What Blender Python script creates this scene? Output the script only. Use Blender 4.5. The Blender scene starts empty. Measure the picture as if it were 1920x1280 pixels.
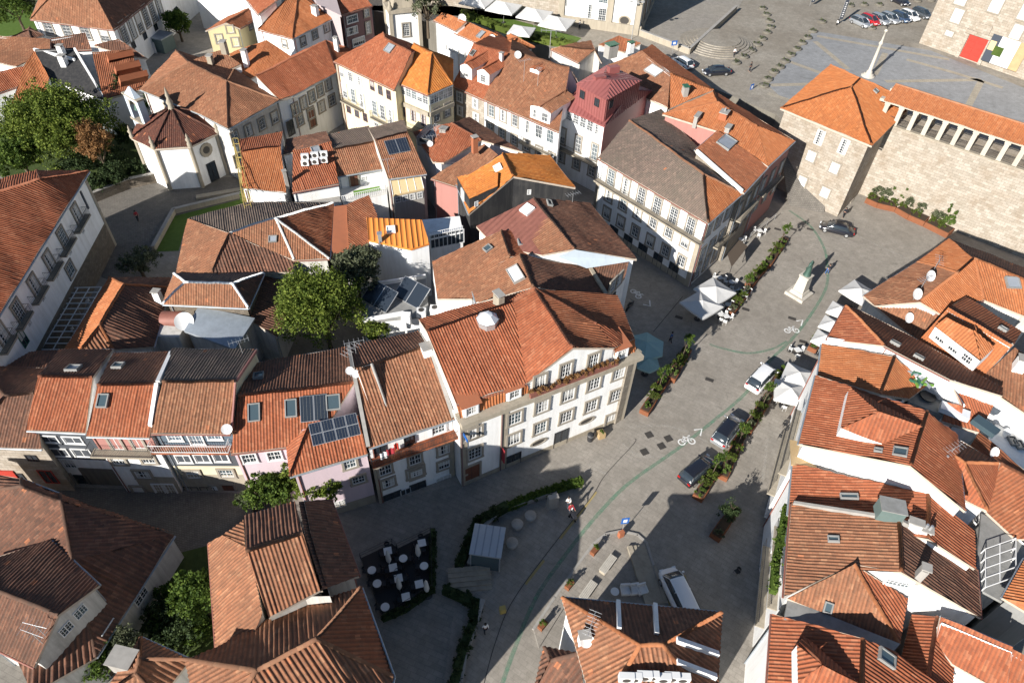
import bpy, math, random
import numpy as np
from mathutils import Vector, Matrix
random.seed(7); rng = np.random.default_rng(7)
S = bpy.context.scene
C = S.collection
# ------------------------------------------------------------------ camera
CAMH = 56.0; FPX = 1300.0
_nad = np.array([900-960.0, -(1930-640.0), -FPX]); _nad /= np.linalg.norm(_nad)
_Z = -_nad
_Y = np.array([0, 0, -1.0]) - _Z*np.dot([0, 0, -1.0], _Z); _Y /= np.linalg.norm(_Y)
RM = np.array([np.cross(_Y, _Z), _Y, _Z])
cam_d = bpy.data.cameras.new('camera'); cam = bpy.data.objects.new('camera', cam_d); C.objects.link(cam)
cam_d.sensor_width = 36; cam_d.lens = FPX/1920*36; cam_d.clip_end = 3000; cam_d.clip_start = 1
_m = Matrix(RM.tolist()).to_4x4(); _m.translation = (0, 0, CAMH); cam.matrix_world = _m
S.camera = cam
# ------------------------------------------------------------------ light
SUN_AZ = 38.2; SUN_EL = 25.0          # shadows fall towards +Y turned SUN_AZ to +X
w = bpy.data.worlds.new('World'); S.world = w; w.use_nodes = True
nt = w.node_tree; bg = nt.nodes['Background']; bg.inputs[1].default_value = 0.05
sk = nt.nodes.new('ShaderNodeTexSky'); sk.sky_type = 'NISHITA'; sk.sun_disc = False
sk.sun_elevation = math.radians(SUN_EL); sk.sun_rotation = math.radians(180+SUN_AZ)
sk.ozone_density = 4.0; sk.dust_density = 0.3; sk.air_density = 1.2
nt.links.new(sk.outputs[0], bg.inputs[0])
ld = bpy.data.lights.new('sun', 'SUN'); ld.energy = 5.0; ld.angle = math.radians(0.5); ld.color = (1, 0.95, 0.88)
lo = bpy.data.objects.new('sun', ld); C.objects.link(lo)
az = math.radians(SUN_AZ); el = math.radians(SUN_EL)
sd = Vector((math.sin(az)*math.cos(el), math.cos(az)*math.cos(el), -math.sin(el)))
lo.rotation_euler = sd.to_track_quat('-Z', 'Y').to_euler()
S.view_settings.view_transform = 'Standard'; S.view_settings.look = 'None'; S.view_settings.exposure = 0.85
S.view_settings.gamma = 1
# ------------------------------------------------------------------ pixel <-> world
def ray(x, y): return RM @ np.array([x-960.0, -(y-640.0), -FPX])
def at(x, y, z=0.0):
    r = ray(x, y); t = (z-CAMH)/r[2]
    return np.array([r[0]*t, r[1]*t, z])
def proj(P):
    c = RM.T @ (np.array(P, float)-[0, 0, CAMH]); return 960+FPX*c[0]/-c[2], 640-FPX*c[1]/-c[2]
def hitv(x, y, A, B):                 # ray with the vertical plane through A, B
    A = np.array(A); B = np.array(B); n = np.array([-(B-A)[1], (B-A)[0], 0.0]); r = ray(x, y)
    t = (n @ (A-[0, 0, CAMH]))/(n @ r); return np.array([0, 0, CAMH])+r*t
# ------------------------------------------------------------------ materials
MATS = {}
def nodes(name):
    m = bpy.data.materials.new(name); m.use_nodes = True
    t = m.node_tree; b = t.nodes['Principled BSDF']; b.inputs['Roughness'].default_value = 0.85
    b.inputs['Specular IOR Level'].default_value = 0.25
    MATS[name] = m; return m, t, b
def nd(t, typ, **k):
    n = t.nodes.new(typ)
    for a, v in k.items():
        if a.startswith('i_'): n.inputs[int(a[2:])].default_value = v
        else: setattr(n, a, v)
    return n
def ramp(t, fac, stops):
    r = t.nodes.new('ShaderNodeValToRGB'); e = r.color_ramp.elements
    while len(e) < len(stops): e.new(0.5)
    for el_, (p, c) in zip(e, stops): el_.position = p; el_.color = (*c, 1) if len(c) == 3 else c
    t.links.new(fac, r.inputs[0]); return r.outputs[0]
def mix(t, fac, a, b, mode='MIX'):
    m = t.nodes.new('ShaderNodeMix'); m.data_type = 'RGBA'; m.blend_type = mode
    for s, v in ((m.inputs[0], fac), (m.inputs[6], a), (m.inputs[7], b)):
        if hasattr(v, 'links'): t.links.new(v, s)
        elif isinstance(v, (int, float)): s.default_value = v
        else: s.default_value = (*v, 1)
    return m.outputs[2]
def math_(t, op, a, b=0.0, c=None):
    m = t.nodes.new('ShaderNodeMath'); m.operation = op
    for i, v in enumerate((a, b) if c is None else (a, b, c)):
        if hasattr(v, 'links'): t.links.new(v, m.inputs[i])
        else: m.inputs[i].default_value = v
    return m.outputs[0]
def noise(t, scale, detail=4, rough=0.6, vec=None, dist=0.0):
    n = nd(t, 'ShaderNodeTexNoise'); n.inputs['Scale'].default_value = scale; n.inputs['Detail'].default_value = detail
    n.inputs['Roughness'].default_value = rough; n.inputs['Distortion'].default_value = dist
    if vec is None: vec = nd(t, 'ShaderNodeNewGeometry').outputs['Position']
    t.links.new(vec, n.inputs['Vector']); return n.outputs[0]
def bump(t, b, h, strength=0.4, dist=0.05):
    n = nd(t, 'ShaderNodeBump'); n.inputs['Strength'].default_value = strength; n.inputs['Distance'].default_value = dist
    t.links.new(h, n.inputs['Height']); t.links.new(n.outputs[0], b.inputs['Normal'])
def tile(name, lo_, mid, hi, dirt=(0.09, 0.07, 0.055), amt=0.35, odd=0.05, speck=0.25, pan=0.3):
    _k = lambda c: (c[0]*.87, c[1]*.85, c[2]*(.95 if name in ('tile_grey', 'tile_old') else .76)); lo_, mid, hi = _k(lo_), _k(mid), _k(hi); dirt = tuple(x*.82 for x in dirt)
    m, t, b = nodes(name)
    uv = nd(t, 'ShaderNodeUVMap').outputs[0]; sp = nd(t, 'ShaderNodeSeparateXYZ'); t.links.new(uv, sp.inputs[0])
    fu = math_(t, 'FLOOR', sp.outputs[0]); fv = math_(t, 'FLOOR', math_(t, 'ADD', sp.outputs[1], math_(t, 'MULTIPLY', fu, 0.37)))
    cb = nd(t, 'ShaderNodeCombineXYZ'); t.links.new(fu, cb.inputs[0]); t.links.new(fv, cb.inputs[1])
    oi = nd(t, 'ShaderNodeObjectInfo'); t.links.new(math_(t, 'MULTIPLY', oi.outputs['Random'], 91.0), cb.inputs[2])
    wn = nd(t, 'ShaderNodeTexWhiteNoise', noise_dimensions='3D'); t.links.new(cb.outputs[0], wn.inputs[0])
    col = ramp(t, wn.outputs[0], [(0.0, lo_), (0.35, mid), (0.75, mid), (0.97, hi), (1.0, hi)])
    # columns weather differently
    wc = nd(t, 'ShaderNodeTexWhiteNoise', noise_dimensions='1D'); t.links.new(fu, wc.inputs['W'])
    col = mix(t, math_(t, 'MULTIPLY', wc.outputs[0], 0.18), col, dirt)
    n1 = noise(t, 0.22, 6, 0.65, dist=0.6)
    f1 = ramp(t, n1, [(0.35, (0, 0, 0)), (0.68, (1, 1, 1))])
    col = mix(t, math_(t, 'MULTIPLY', f1, amt), col, dirt)
    n2 = noise(t, 2.6, 5, 0.7)
    f2 = ramp(t, n2, [(0.46, (0, 0, 0)), (0.66, (1, 1, 1))])
    col = mix(t, math_(t, 'MULTIPLY', f2, speck), col, dirt)
    n3 = noise(t, 9.0, 3, 0.7)
    f3 = ramp(t, n3, [(0.62, (0, 0, 0)), (0.72, (1, 1, 1))])
    col = mix(t, math_(t, 'MULTIPLY', f3, speck*0.9), col, (0.42, 0.36, 0.27))
    # odd replacement tiles
    w2 = nd(t, 'ShaderNodeTexWhiteNoise', noise_dimensions='2D'); t.links.new(cb.outputs[0], w2.inputs[0])
    col = mix(t, math_(t, 'GREATER_THAN', w2.outputs[0], 1-odd*.5), col, (0.40, 0.155, 0.075))
    # moss and dirt in the channels, plus painted shade that deepens the stripes
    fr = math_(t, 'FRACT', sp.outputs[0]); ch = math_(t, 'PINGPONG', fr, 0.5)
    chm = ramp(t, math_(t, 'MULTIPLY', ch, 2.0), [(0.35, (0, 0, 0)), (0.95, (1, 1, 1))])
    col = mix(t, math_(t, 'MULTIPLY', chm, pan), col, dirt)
    t.links.new(col, b.inputs['Base Color'])
    fr2 = math_(t, 'FRACT', math_(t, 'ADD', sp.outputs[1], math_(t, 'MULTIPLY', fu, 0.37)))
    bump(t, b, math_(t, 'ADD', math_(t, 'MULTIPLY', fr2, -0.8), math_(t, 'MULTIPLY', n2, 0.5)), 0.9, 0.05)
    b.inputs['Roughness'].default_value = 0.9
    return m
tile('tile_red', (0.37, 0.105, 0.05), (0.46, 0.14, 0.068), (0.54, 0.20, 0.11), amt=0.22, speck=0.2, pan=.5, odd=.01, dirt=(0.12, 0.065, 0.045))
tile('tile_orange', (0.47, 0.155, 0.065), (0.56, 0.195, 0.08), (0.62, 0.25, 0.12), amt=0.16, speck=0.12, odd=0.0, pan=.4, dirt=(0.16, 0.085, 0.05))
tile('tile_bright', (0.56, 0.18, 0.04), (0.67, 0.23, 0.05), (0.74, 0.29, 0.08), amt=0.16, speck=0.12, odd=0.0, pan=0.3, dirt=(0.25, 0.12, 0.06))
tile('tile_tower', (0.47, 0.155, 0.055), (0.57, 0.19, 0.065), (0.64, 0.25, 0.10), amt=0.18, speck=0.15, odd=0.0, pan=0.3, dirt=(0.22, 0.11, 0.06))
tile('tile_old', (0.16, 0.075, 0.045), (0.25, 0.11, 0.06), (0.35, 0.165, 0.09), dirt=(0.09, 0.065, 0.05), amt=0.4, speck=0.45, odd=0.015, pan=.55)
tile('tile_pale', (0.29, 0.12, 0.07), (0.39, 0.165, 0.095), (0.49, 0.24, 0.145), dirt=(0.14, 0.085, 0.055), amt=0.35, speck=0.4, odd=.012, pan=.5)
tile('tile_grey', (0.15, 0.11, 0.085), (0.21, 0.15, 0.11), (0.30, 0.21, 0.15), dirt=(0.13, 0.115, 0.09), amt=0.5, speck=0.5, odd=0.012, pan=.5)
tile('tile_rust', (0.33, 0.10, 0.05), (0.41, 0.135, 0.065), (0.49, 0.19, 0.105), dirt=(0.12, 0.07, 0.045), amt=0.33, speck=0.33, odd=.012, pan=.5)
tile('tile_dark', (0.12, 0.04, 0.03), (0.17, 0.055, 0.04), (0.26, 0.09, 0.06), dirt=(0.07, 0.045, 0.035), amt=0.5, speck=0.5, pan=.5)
def plaster(name, c, c2=None, dirt=0.25, rough=0.9):
    if name != 'white': c = tuple(x*.85 for x in c); c2 = tuple(x*.85 for x in c2)
    m, t, b = nodes(name); c2 = c2 or tuple(x*0.62 for x in c)
    n1 = noise(t, 0.35, 7, 0.7); n2 = noise(t, 4.0, 4, 0.7)
    mp = nd(t, 'ShaderNodeMapping'); mp.inputs['Scale'].default_value = (1.6, 1.6, 0.12)
    t.links.new(nd(t, 'ShaderNodeNewGeometry').outputs['Position'], mp.inputs[0])
    n3 = noise(t, 1.2, 5, 0.7, vec=mp.outputs[0])
    f = ramp(t, n3, [(0.45, (0, 0, 0)), (0.75, (1, 1, 1))])
    col = mix(t, math_(t, 'MULTIPLY', f, dirt), c, c2)
    f2 = ramp(t, n1, [(0.5, (0, 0, 0)), (0.72, (1, 1, 1))])
    col = mix(t, math_(t, 'MULTIPLY', f2, dirt*0.8), col, c2)
    t.links.new(col, b.inputs['Base Color']); bump(t, b, n2, 0.25, 0.02); b.inputs['Roughness'].default_value = rough
    return m
plaster('white', (0.84, 0.84, 0.83), (0.50, 0.48, 0.44), 0.42)
plaster('cream', (0.76, 0.68, 0.48), (0.5, 0.42, 0.28), 0.3)
plaster('yellow', (0.72, 0.62, 0.36), (0.5, 0.4, 0.22), 0.3)
plaster('pink', (0.68, 0.55, 0.60), (0.42, 0.36, 0.38), 0.3)
plaster('rose', (0.45, 0.22, 0.19), (0.3, 0.14, 0.12), 0.3)
plaster('lime', (0.66, 0.64, 0.60), (0.28, 0.26, 0.23), 0.7)
plaster('bluewhite', (0.55, 0.63, 0.70), (0.4, 0.45, 0.5), 0.4)
plaster('slate', (0.075, 0.085, 0.10), (0.12, 0.12, 0.12), 0.5)
plaster('slate_blue', (0.11, 0.15, 0.19), (0.15, 0.17, 0.18), 0.4)
plaster('black_slate', (0.035, 0.035, 0.037), (0.09, 0.085, 0.08), 0.7)
plaster('concrete', (0.40, 0.38, 0.35), (0.22, 0.21, 0.19), 0.5)
plaster('cement', (0.30, 0.30, 0.29), (0.17, 0.17, 0.16), 0.6)
plaster('mauve', (0.20, 0.12, 0.12), (0.14, 0.08, 0.08), 0.3)
plaster('lilac', (0.5, 0.42, 0.42), (0.35, 0.3, 0.3), 0.3)
plaster('terracotta', (0.42, 0.15, 0.075), (0.25, 0.10, 0.06), 0.3)
plaster('granite', (0.42, 0.37, 0.29), (0.22, 0.19, 0.15), 0.6)
plaster('granite_dark', (0.20, 0.185, 0.155), (0.10, 0.09, 0.075), 0.6)
plaster('pale_granite', (0.55, 0.50, 0.42), (0.35, 0.31, 0.25), 0.5)
plaster('marble', (0.56, 0.525, 0.46), (0.36, 0.33, 0.28), 0.6)
def stone(name, c1, c2, mortar, bw=0.75, bh=0.38, dirt=(0.22, 0.17, 0.11)):
    _k = lambda c: (c[0]*.75, c[1]*.75, c[2]*.77); c1, c2, mortar, dirt = _k(c1), _k(c2), _k(mortar), _k(dirt)
    m, t, b = nodes(name)
    uv = nd(t, 'ShaderNodeUVMap').outputs[0]
    br = nd(t, 'ShaderNodeTexBrick'); br.offset = 0.5
    for k, v in (('Scale', 1.0), ('Mortar Size', 0.012), ('Mortar Smooth', 0.3), ('Brick Width', bw), ('Row Height', bh), ('Bias', -0.1)): br.inputs[k].default_value = v
    br.inputs['Color1'].default_value = (*c1, 1); br.inputs['Color2'].default_value = (*c2, 1); br.inputs['Mortar'].default_value = (*mortar, 1)
    t.links.new(uv, br.inputs[0])
    n1 = noise(t, 0.45, 7, 0.72); n2 = noise(t, 3.0, 5, 0.7)
    f = ramp(t, n1, [(0.46, (0, 0, 0)), (0.72, (1, 1, 1))])
    col = mix(t, math_(t, 'MULTIPLY', f, 0.6), br.outputs[0], dirt)
    n4 = noise(t, 1.4, 6, 0.8, dist=.8); col = mix(t, math_(t, 'MULTIPLY', ramp(t, n4, [(0.58, (0, 0, 0)), (0.68, (1, 1, 1))]), 0.5), col, tuple(x*.5 for x in dirt))
    col = mix(t, 0.5, col, ramp(t, n2, [(0.3, (0.7, 0.68, 0.66)), (0.7, (1.15, 1.12, 1.1))]), 'MULTIPLY')
    t.links.new(col, b.inputs['Base Color'])
    bump(t, b, math_(t, 'ADD', math_(t, 'MULTIPLY', br.outputs['Fac'], -0.6), n2), 0.6, 0.04)
    return m
stone('ashlar', (0.56, 0.505, 0.42), (0.40, 0.35, 0.275), (0.25, 0.22, 0.175), 0.75, 0.38, (0.32, 0.235, 0.15))
stone('ashlar_grey', (0.40, 0.36, 0.29), (0.30, 0.27, 0.22), (0.18, 0.16, 0.13), 0.7, 0.36)
stone('rubble', (0.26, 0.22, 0.17), (0.16, 0.14, 0.11), (0.1, 0.09, 0.07), 0.5, 0.28)
def paving(name, c1, c2, mortar, bw, bh, rot, blotch=(0.20, 0.17, 0.13), size=1.0):
    _k = lambda c: (c[0]*1.04, c[1]*1.07, c[2]*1.13); c1, c2, mortar, blotch = _k(c1), _k(c2), _k(mortar), _k(blotch)
    m, t, b = nodes(name)
    mp = nd(t, 'ShaderNodeMapping'); mp.inputs['Rotation'].default_value = (0, 0, math.radians(rot))
    t.links.new(nd(t, 'ShaderNodeNewGeometry').outputs['Position'], mp.inputs[0])
    br = nd(t, 'ShaderNodeTexBrick'); br.offset = 0.5
    for k, v in (('Scale', 1.0), ('Mortar Size', 0.02), ('Mortar Smooth', 0.5), ('Brick Width', bw), ('Row Height', bh)): br.inputs[k].default_value = v
    br.inputs['Color1'].default_value = (*c1, 1); br.inputs['Color2'].default_value = (*c2, 1); br.inputs['Mortar'].default_value = (*mortar, 1)
    t.links.new(mp.outputs[0], br.inputs[0])
    n1 = noise(t, 0.12, 8, 0.68); n2 = noise(t, 1.1, 6, 0.75); n3 = noise(t, 0.5, 3, 0.5, dist=1.5)
    col = mix(t, math_(t, 'MULTIPLY', ramp(t, n1, [(0.38, (0, 0, 0)), (0.64, (1, 1, 1))]), 0.7), br.outputs[0], blotch)
    n5 = noise(t, 0.9, 8, 0.85, dist=2.0); col = mix(t, math_(t, 'MULTIPLY', ramp(t, n5, [(0.56, (0, 0, 0)), (0.66, (1, 1, 1))]), 0.3), col, tuple(x*.55 for x in blotch))
    n6 = noise(t, 14.0, 2, 0.6); col = mix(t, 0.35, col, ramp(t, n6, [(0.3, (0.75, 0.75, 0.75)), (0.7, (1.2, 1.2, 1.2))]), 'MULTIPLY')
    col = mix(t, 0.55, col, ramp(t, n2, [(0.3, (0.62, 0.6, 0.58)), (0.68, (1.2, 1.18, 1.15))]), 'MULTIPLY')
    col = mix(t, math_(t, 'MULTIPLY', ramp(t, n3, [(0.66, (0, 0, 0)), (0.72, (1, 1, 1))]), 0.25), col, (0.08, 0.07, 0.06))
    t.links.new(col, b.inputs['Base Color'])
    bump(t, b, math_(t, 'ADD', math_(t, 'MULTIPLY', br.outputs['Fac'], -0.5), n2), 0.5, 0.03)
    return m
paving('pave_plaza', (0.325, 0.292, 0.245), (0.28, 0.252, 0.21), (0.225, 0.20, 0.168), 0.7, 0.42, 33, (0.215, 0.19, 0.155))
paving('pave_lane', (0.29, 0.265, 0.225), (0.24, 0.22, 0.185), (0.18, 0.165, 0.14), 0.8, 0.42, 20, (0.16, 0.143, 0.12))
paving('pave_upper', (0.34, 0.305, 0.25), (0.29, 0.26, 0.21), (0.21, 0.185, 0.15), 0.6, 0.4, 60)
paving('pave_square', (0.30, 0.30, 0.295), (0.27, 0.27, 0.265), (0.21, 0.21, 0.205), 0.5, 0.35, 25, (0.22, 0.22, 0.215))
paving('pave_forecourt', (0.32, 0.29, 0.25), (0.27, 0.245, 0.21), (0.2, 0.18, 0.15), 0.25, 0.2, 25, (0.30, 0.27, 0.22))
paving('pave_band', (0.40, 0.35, 0.27), (0.34, 0.30, 0.23), (0.25, 0.22, 0.17), 0.6, 0.4, 25, (0.3, 0.26, 0.2))
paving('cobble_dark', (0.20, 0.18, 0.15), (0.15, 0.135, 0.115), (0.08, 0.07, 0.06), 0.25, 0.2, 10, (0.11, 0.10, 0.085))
def plain(name, c, rough=0.6, metal=0.0, spec=0.4, var=0.15, coat=0.0):
    m, t, b = nodes(name)
    n1 = noise(t, 1.5, 5, 0.7)
    col = mix(t, math_(t, 'MULTIPLY', ramp(t, n1, [(0.35, (0, 0, 0)), (0.7, (1, 1, 1))]), var), c, tuple(x*0.55 for x in c))
    t.links.new(col, b.inputs['Base Color']); b.inputs['Roughness'].default_value = rough; b.inputs['Metallic'].default_value = metal
    b.inputs['Specular IOR Level'].default_value = spec; b.inputs['Coat Weight'].default_value = coat
    return m
plain('whitepaint', (0.70, 0.70, 0.69), 0.5); plain('glass', (0.03, 0.04, 0.05), 0.08, spec=0.9, var=0.5)
plain('curtain', (0.5, 0.49, 0.46), 0.9); plain('glass_sky', (0.06, 0.09, 0.105), 0.1, spec=0.9); plain('iron', (0.03, 0.03, 0.032), 0.5)
plain('steel', (0.55, 0.56, 0.57), 0.35, 0.6); plain('lead', (0.33, 0.36, 0.40), 0.5, 0.2, var=0.4); plain('door_wood', (0.16, 0.06, 0.035), 0.6)
plain('red_paint', (0.42, 0.045, 0.03), 0.5); plain('green_paint', (0.03, 0.12, 0.07), 0.5); plain('panel_dark', (0.02, 0.028, 0.045), 0.15, spec=0.8)
plain('collector', (0.025, 0.033, 0.045), 0.2, spec=0.8); plain('corten', (0.22, 0.08, 0.035), 0.8, var=0.5); plain('black', (0.012, 0.012, 0.013), 0.5)
plain('canvas', (0.56, 0.555, 0.54), 0.9, spec=0.1); plain('canvas_green', (0.30, 0.45, 0.44), 0.9, spec=0.1); plain('canvas_brown', (0.10, 0.075, 0.055), 0.9)
plain('car_black', (0.015, 0.016, 0.022), 0.22, spec=0.6, var=0.05, coat=0.8); plain('car_white', (0.78, 0.79, 0.80), 0.3, var=0.05, coat=0.8)
plain('car_silver', (0.42, 0.44, 0.46), 0.3, 0.5, var=0.05, coat=0.8); plain('car_red', (0.45, 0.015, 0.02), 0.3, var=0.05, coat=0.8); plain('car_grey', (0.10, 0.11, 0.12), 0.3, 0.4, var=0.05, coat=0.8)
plain('car_blue', (0.05, 0.08, 0.14), 0.3, 0.3, var=0.05, coat=0.8)
plain('rubber', (0.02, 0.02, 0.02), 0.9); plain('lamp_red', (0.4, 0.01, 0.01), 0.3); plain('lamp_clear', (0.7, 0.72, 0.75), 0.15)
plain('metal_red', (0.28, 0.095, 0.088), 0.5, 0.1, var=0.25); plain('metal_brown', (0.25, 0.10, 0.075), 0.6, 0.1, var=0.6)
plain('bronze', (0.07, 0.13, 0.105), 0.6, 0.4, var=0.6); plain('bark', (0.10, 0.075, 0.05), 0.95); plain('wood', (0.45, 0.32, 0.17), 0.7, var=0.4)
plain('skin', (0.45, 0.25, 0.17), 0.6); plain('hair', (0.03, 0.02, 0.015), 0.7); plain('cloth_dark', (0.02, 0.022, 0.03), 0.9); plain('cloth_red', (0.35, 0.03, 0.04), 0.9)
plain('cloth_white', (0.7, 0.7, 0.7), 0.9); plain('cloth_blue', (0.05, 0.12, 0.3), 0.9); plain('soil', (0.06, 0.04, 0.025), 0.95, var=0.5)
plain('mark_white', (0.72, 0.72, 0.70), 0.8, var=0.25); plain('mark_yellow', (0.36, 0.28, 0.12), 0.8, var=0.5); plain('sign_blue', (0.02, 0.12, 0.42), 0.4)
plain('green_cabin', (0.13, 0.18, 0.17), 0.5, var=0.3); plain('galv', (0.40, 0.45, 0.50), 0.45, 0.5, var=0.5); plain('scaffold', (0.42, 0.32, 0.10), 0.5); plain('straw', (0.60, 0.45, 0.25), 0.8)
plain('grate', (0.055, 0.05, 0.045), 0.7, var=0.4); plain('mortar', (0.50, 0.42, 0.34), 0.9, var=0.5); plain('flower', (0.65, 0.18, 0.03), 0.8); plain('turf_rug', (0.14, 0.28, 0.05), 0.9, var=0.3)
plain('window_stone', (0.32, 0.285, 0.235), 0.9, var=0.5); plain('plaque', (0.06, 0.07, 0.09), 0.3); plain('white_stone', (0.75, 0.74, 0.70), 0.9, var=0.3)
m, t, b = nodes('green_line'); n1 = noise(t, 2.2, 6, 0.8)
t.links.new(ramp(t, n1, [(0.35, (0.10, 0.30, 0.19)), (0.7, (0.24, 0.27, 0.21))]), b.inputs['Base Color'])
b.inputs['Roughness'].default_value = 0.9; t.links.new(ramp(t, noise(t, 1.3, 7, 0.85), [(0.35, (0.75,)*3), (0.68, (0.1,)*3)]), b.inputs['Alpha'])
m, t, b = nodes('pale_line'); b.inputs['Base Color'].default_value = (0.5, 0.47, 0.42, 1); t.links.new(ramp(t, noise(t, 2.3, 7, 0.85), [(0.4, (0.5,)*3), (0.6, (0.02,)*3)]), b.inputs['Alpha'])
def leafmat(name, c1, c2, c3):
    _k = lambda c: tuple(x*.78 for x in c); c1, c2, c3 = _k(c1), _k(c2), _k(c3)
    m, t, b = nodes(name); g = nd(t, 'ShaderNodeNewGeometry'); n1 = noise(t, 0.7, 3, 0.6)
    f = math_(t, 'ADD', math_(t, 'MULTIPLY', g.outputs['Random Per Island'], 0.55), math_(t, 'MULTIPLY', n1, 0.5))
    col = ramp(t, f, [(0.2, c1), (0.55, c2), (0.85, c3)])
    t.links.new(col, b.inputs['Base Color']); b.inputs['Roughness'].default_value = 0.75
    tr = nd(t, 'ShaderNodeBsdfTranslucent'); t.links.new(col, tr.inputs[0]); ms = nd(t, 'ShaderNodeMixShader'); ms.inputs[0].default_value = 0.28
    t.links.new(b.outputs[0], ms.inputs[1]); t.links.new(tr.outputs[0], ms.inputs[2]); t.links.new(ms.outputs[0], t.nodes['Material Output'].inputs[0])
leafmat('leaf', (0.035, 0.07, 0.012), (0.09, 0.15, 0.022), (0.17, 0.24, 0.04))
leafmat('leaf_lime', (0.055, 0.095, 0.014), (0.15, 0.205, 0.028), (0.29, 0.35, 0.065))
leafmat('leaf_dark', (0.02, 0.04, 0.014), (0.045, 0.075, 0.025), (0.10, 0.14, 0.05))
leafmat('leaf_olive', (0.06, 0.075, 0.04), (0.13, 0.15, 0.08), (0.24, 0.26, 0.16))
leafmat('leaf_box', (0.04, 0.07, 0.01), (0.10, 0.14, 0.02), (0.17, 0.22, 0.04))
leafmat('leaf_brown', (0.16, 0.08, 0.03), (0.33, 0.17, 0.065), (0.45, 0.26, 0.11))
leafmat('leaf_fresh', (0.06, 0.11, 0.02), (0.13, 0.20, 0.04), (0.24, 0.32, 0.09))
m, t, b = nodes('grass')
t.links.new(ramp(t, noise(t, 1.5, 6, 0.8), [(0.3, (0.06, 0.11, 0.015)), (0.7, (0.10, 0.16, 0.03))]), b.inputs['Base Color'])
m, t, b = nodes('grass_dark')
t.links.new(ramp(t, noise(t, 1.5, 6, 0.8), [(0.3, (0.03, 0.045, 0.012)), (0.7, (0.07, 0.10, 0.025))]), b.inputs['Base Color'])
# ------------------------------------------------------------------ mesh builder
class MB:
    def __init__(s): s.v = []; s.f = []; s.uv = []; s.mi = []; s.mats = []; s.sm = []
    def m(s, name):
        if name not in s.mats: s.mats.append(name)
        return s.mats.index(name)
    def face(s, pts, mat, uv=None, smooth=False):
        i = len(s.v); s.v.extend([tuple(map(float, p)) for p in pts]); s.f.append(tuple(range(i, i+len(pts))))
        s.uv.append(uv or [(0, 0)]*len(pts)); s.mi.append(s.m(mat)); s.sm.append(smooth)
    def grid(s, rows, mat, uvs=None, smooth=True, close=False):
        i = len(s.v); n = len(rows[0])
        for r in rows: s.v.extend([tuple(map(float, p)) for p in r])
        k = s.m(mat)
        for a in range(len(rows)-1):
            for b_ in range(n if close else n-1):
                c_ = (b_+1) % n
                s.f.append((i+a*n+b_, i+a*n+c_, i+(a+1)*n+c_, i+(a+1)*n+b_)); s.mi.append(k); s.sm.append(smooth)
                s.uv.append([uvs[a][b_], uvs[a][c_], uvs[a+1][c_], uvs[a+1][b_]] if uvs else [(0, 0)]*4)
    def box(s, c, sz, mat, ax=(1, 0), M=None, taper=1.0):
        cx, cy, cz = c; sx, sy, sz_ = [v/2 for v in sz]; ux, uy = ax
        P = []
        for dz in (-1, 1):
            k = taper if dz > 0 else 1.0
            for dx, dy in ((-1, -1), (1, -1), (1, 1), (-1, 1)):
                x, y = dx*sx*k, dy*sy*k
                p = (cx+x*ux-y*uy, cy+x*uy+y*ux, cz+dz*sz_)
                P.append(tuple(M @ Vector(p)) if M else p)
        i = len(s.v); s.v.extend(P); k = s.m(mat)
        L = (sz[0], sz[1], sz[0], sz[1])
        for q, (a, b_) in enumerate(((0, 1), (1, 2), (2, 3), (3, 0))):
            s.f.append((i+a, i+b_, i+b_+4, i+a+4)); s.mi.append(k); s.sm.append(False)
            s.uv.append([(0, cz-sz_), (L[q], cz-sz_), (L[q], cz+sz_), (0, cz+sz_)])
        for f in ((4, 5, 6, 7), (3, 2, 1, 0)):
            s.f.append(tuple(i+j for j in f)); s.mi.append(k); s.sm.append(False); s.uv.append([(0, 0), (sz[0], 0), (sz[0], sz[1]), (0, sz[1])])
    def tube(s, A, B, r, mat, n=6, r2=None, cap=True):
        A = np.array(A, float); B = np.array(B, float); d = B-A; L = np.linalg.norm(d); d = d/max(L, 1e-6)
        q = np.array([0, 0, 1.0]) if abs(d[2]) < 0.9 else np.array([1.0, 0, 0]); x = np.cross(d, q); x /= np.linalg.norm(x); y = np.cross(d, x)
        r2 = r if r2 is None else r2
        rows = [[P+(x*math.cos(a)+y*math.sin(a))*rr for a in [2*math.pi*k/n for k in range(n)]] for P, rr in ((A, r), (B, r2))]
        s.grid(rows, mat, close=True)
        if cap: s.face(rows[0], mat); s.face(rows[1][::-1], mat)
    def lathe(s, c, prof, mat, n=16, smooth=True):
        rows = [[(c[0]+r*math.cos(2*math.pi*k/n), c[1]+r*math.sin(2*math.pi*k/n), c[2]+z) for k in range(n)] for r, z in prof]
        s.grid(rows, mat, close=True, smooth=smooth)
    def build(s, name, parent=None, loc=None):
        me = bpy.data.meshes.new(name)
        V = s.v
        if loc is not None: V = [(a-loc[0], b_-loc[1], c_-loc[2]) for a, b_, c_ in V]
        me.from_pydata(V, [], s.f); me.update()
        uvl = me.uv_layers.new(name='UVMap'); flat = [c_ for u in s.uv for p in u for c_ in p]
        uvl.data.foreach_set('uv', flat)
        for n in s.mats: me.materials.append(MATS[n])
        me.polygons.foreach_set('material_index', s.mi); me.polygons.foreach_set('use_smooth', s.sm)
        o = bpy.data.objects.new(name, me); C.objects.link(o)
        if parent is not None: o.parent = parent; 
        if loc is not None and parent is None: o.location = loc
        return o
def tag(o, label, cat, group=None):
    o['label'] = label; o['category'] = cat
    if group: o['group'] = group
    return o
def struct(o): o['kind'] = 'structure'; return o
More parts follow.
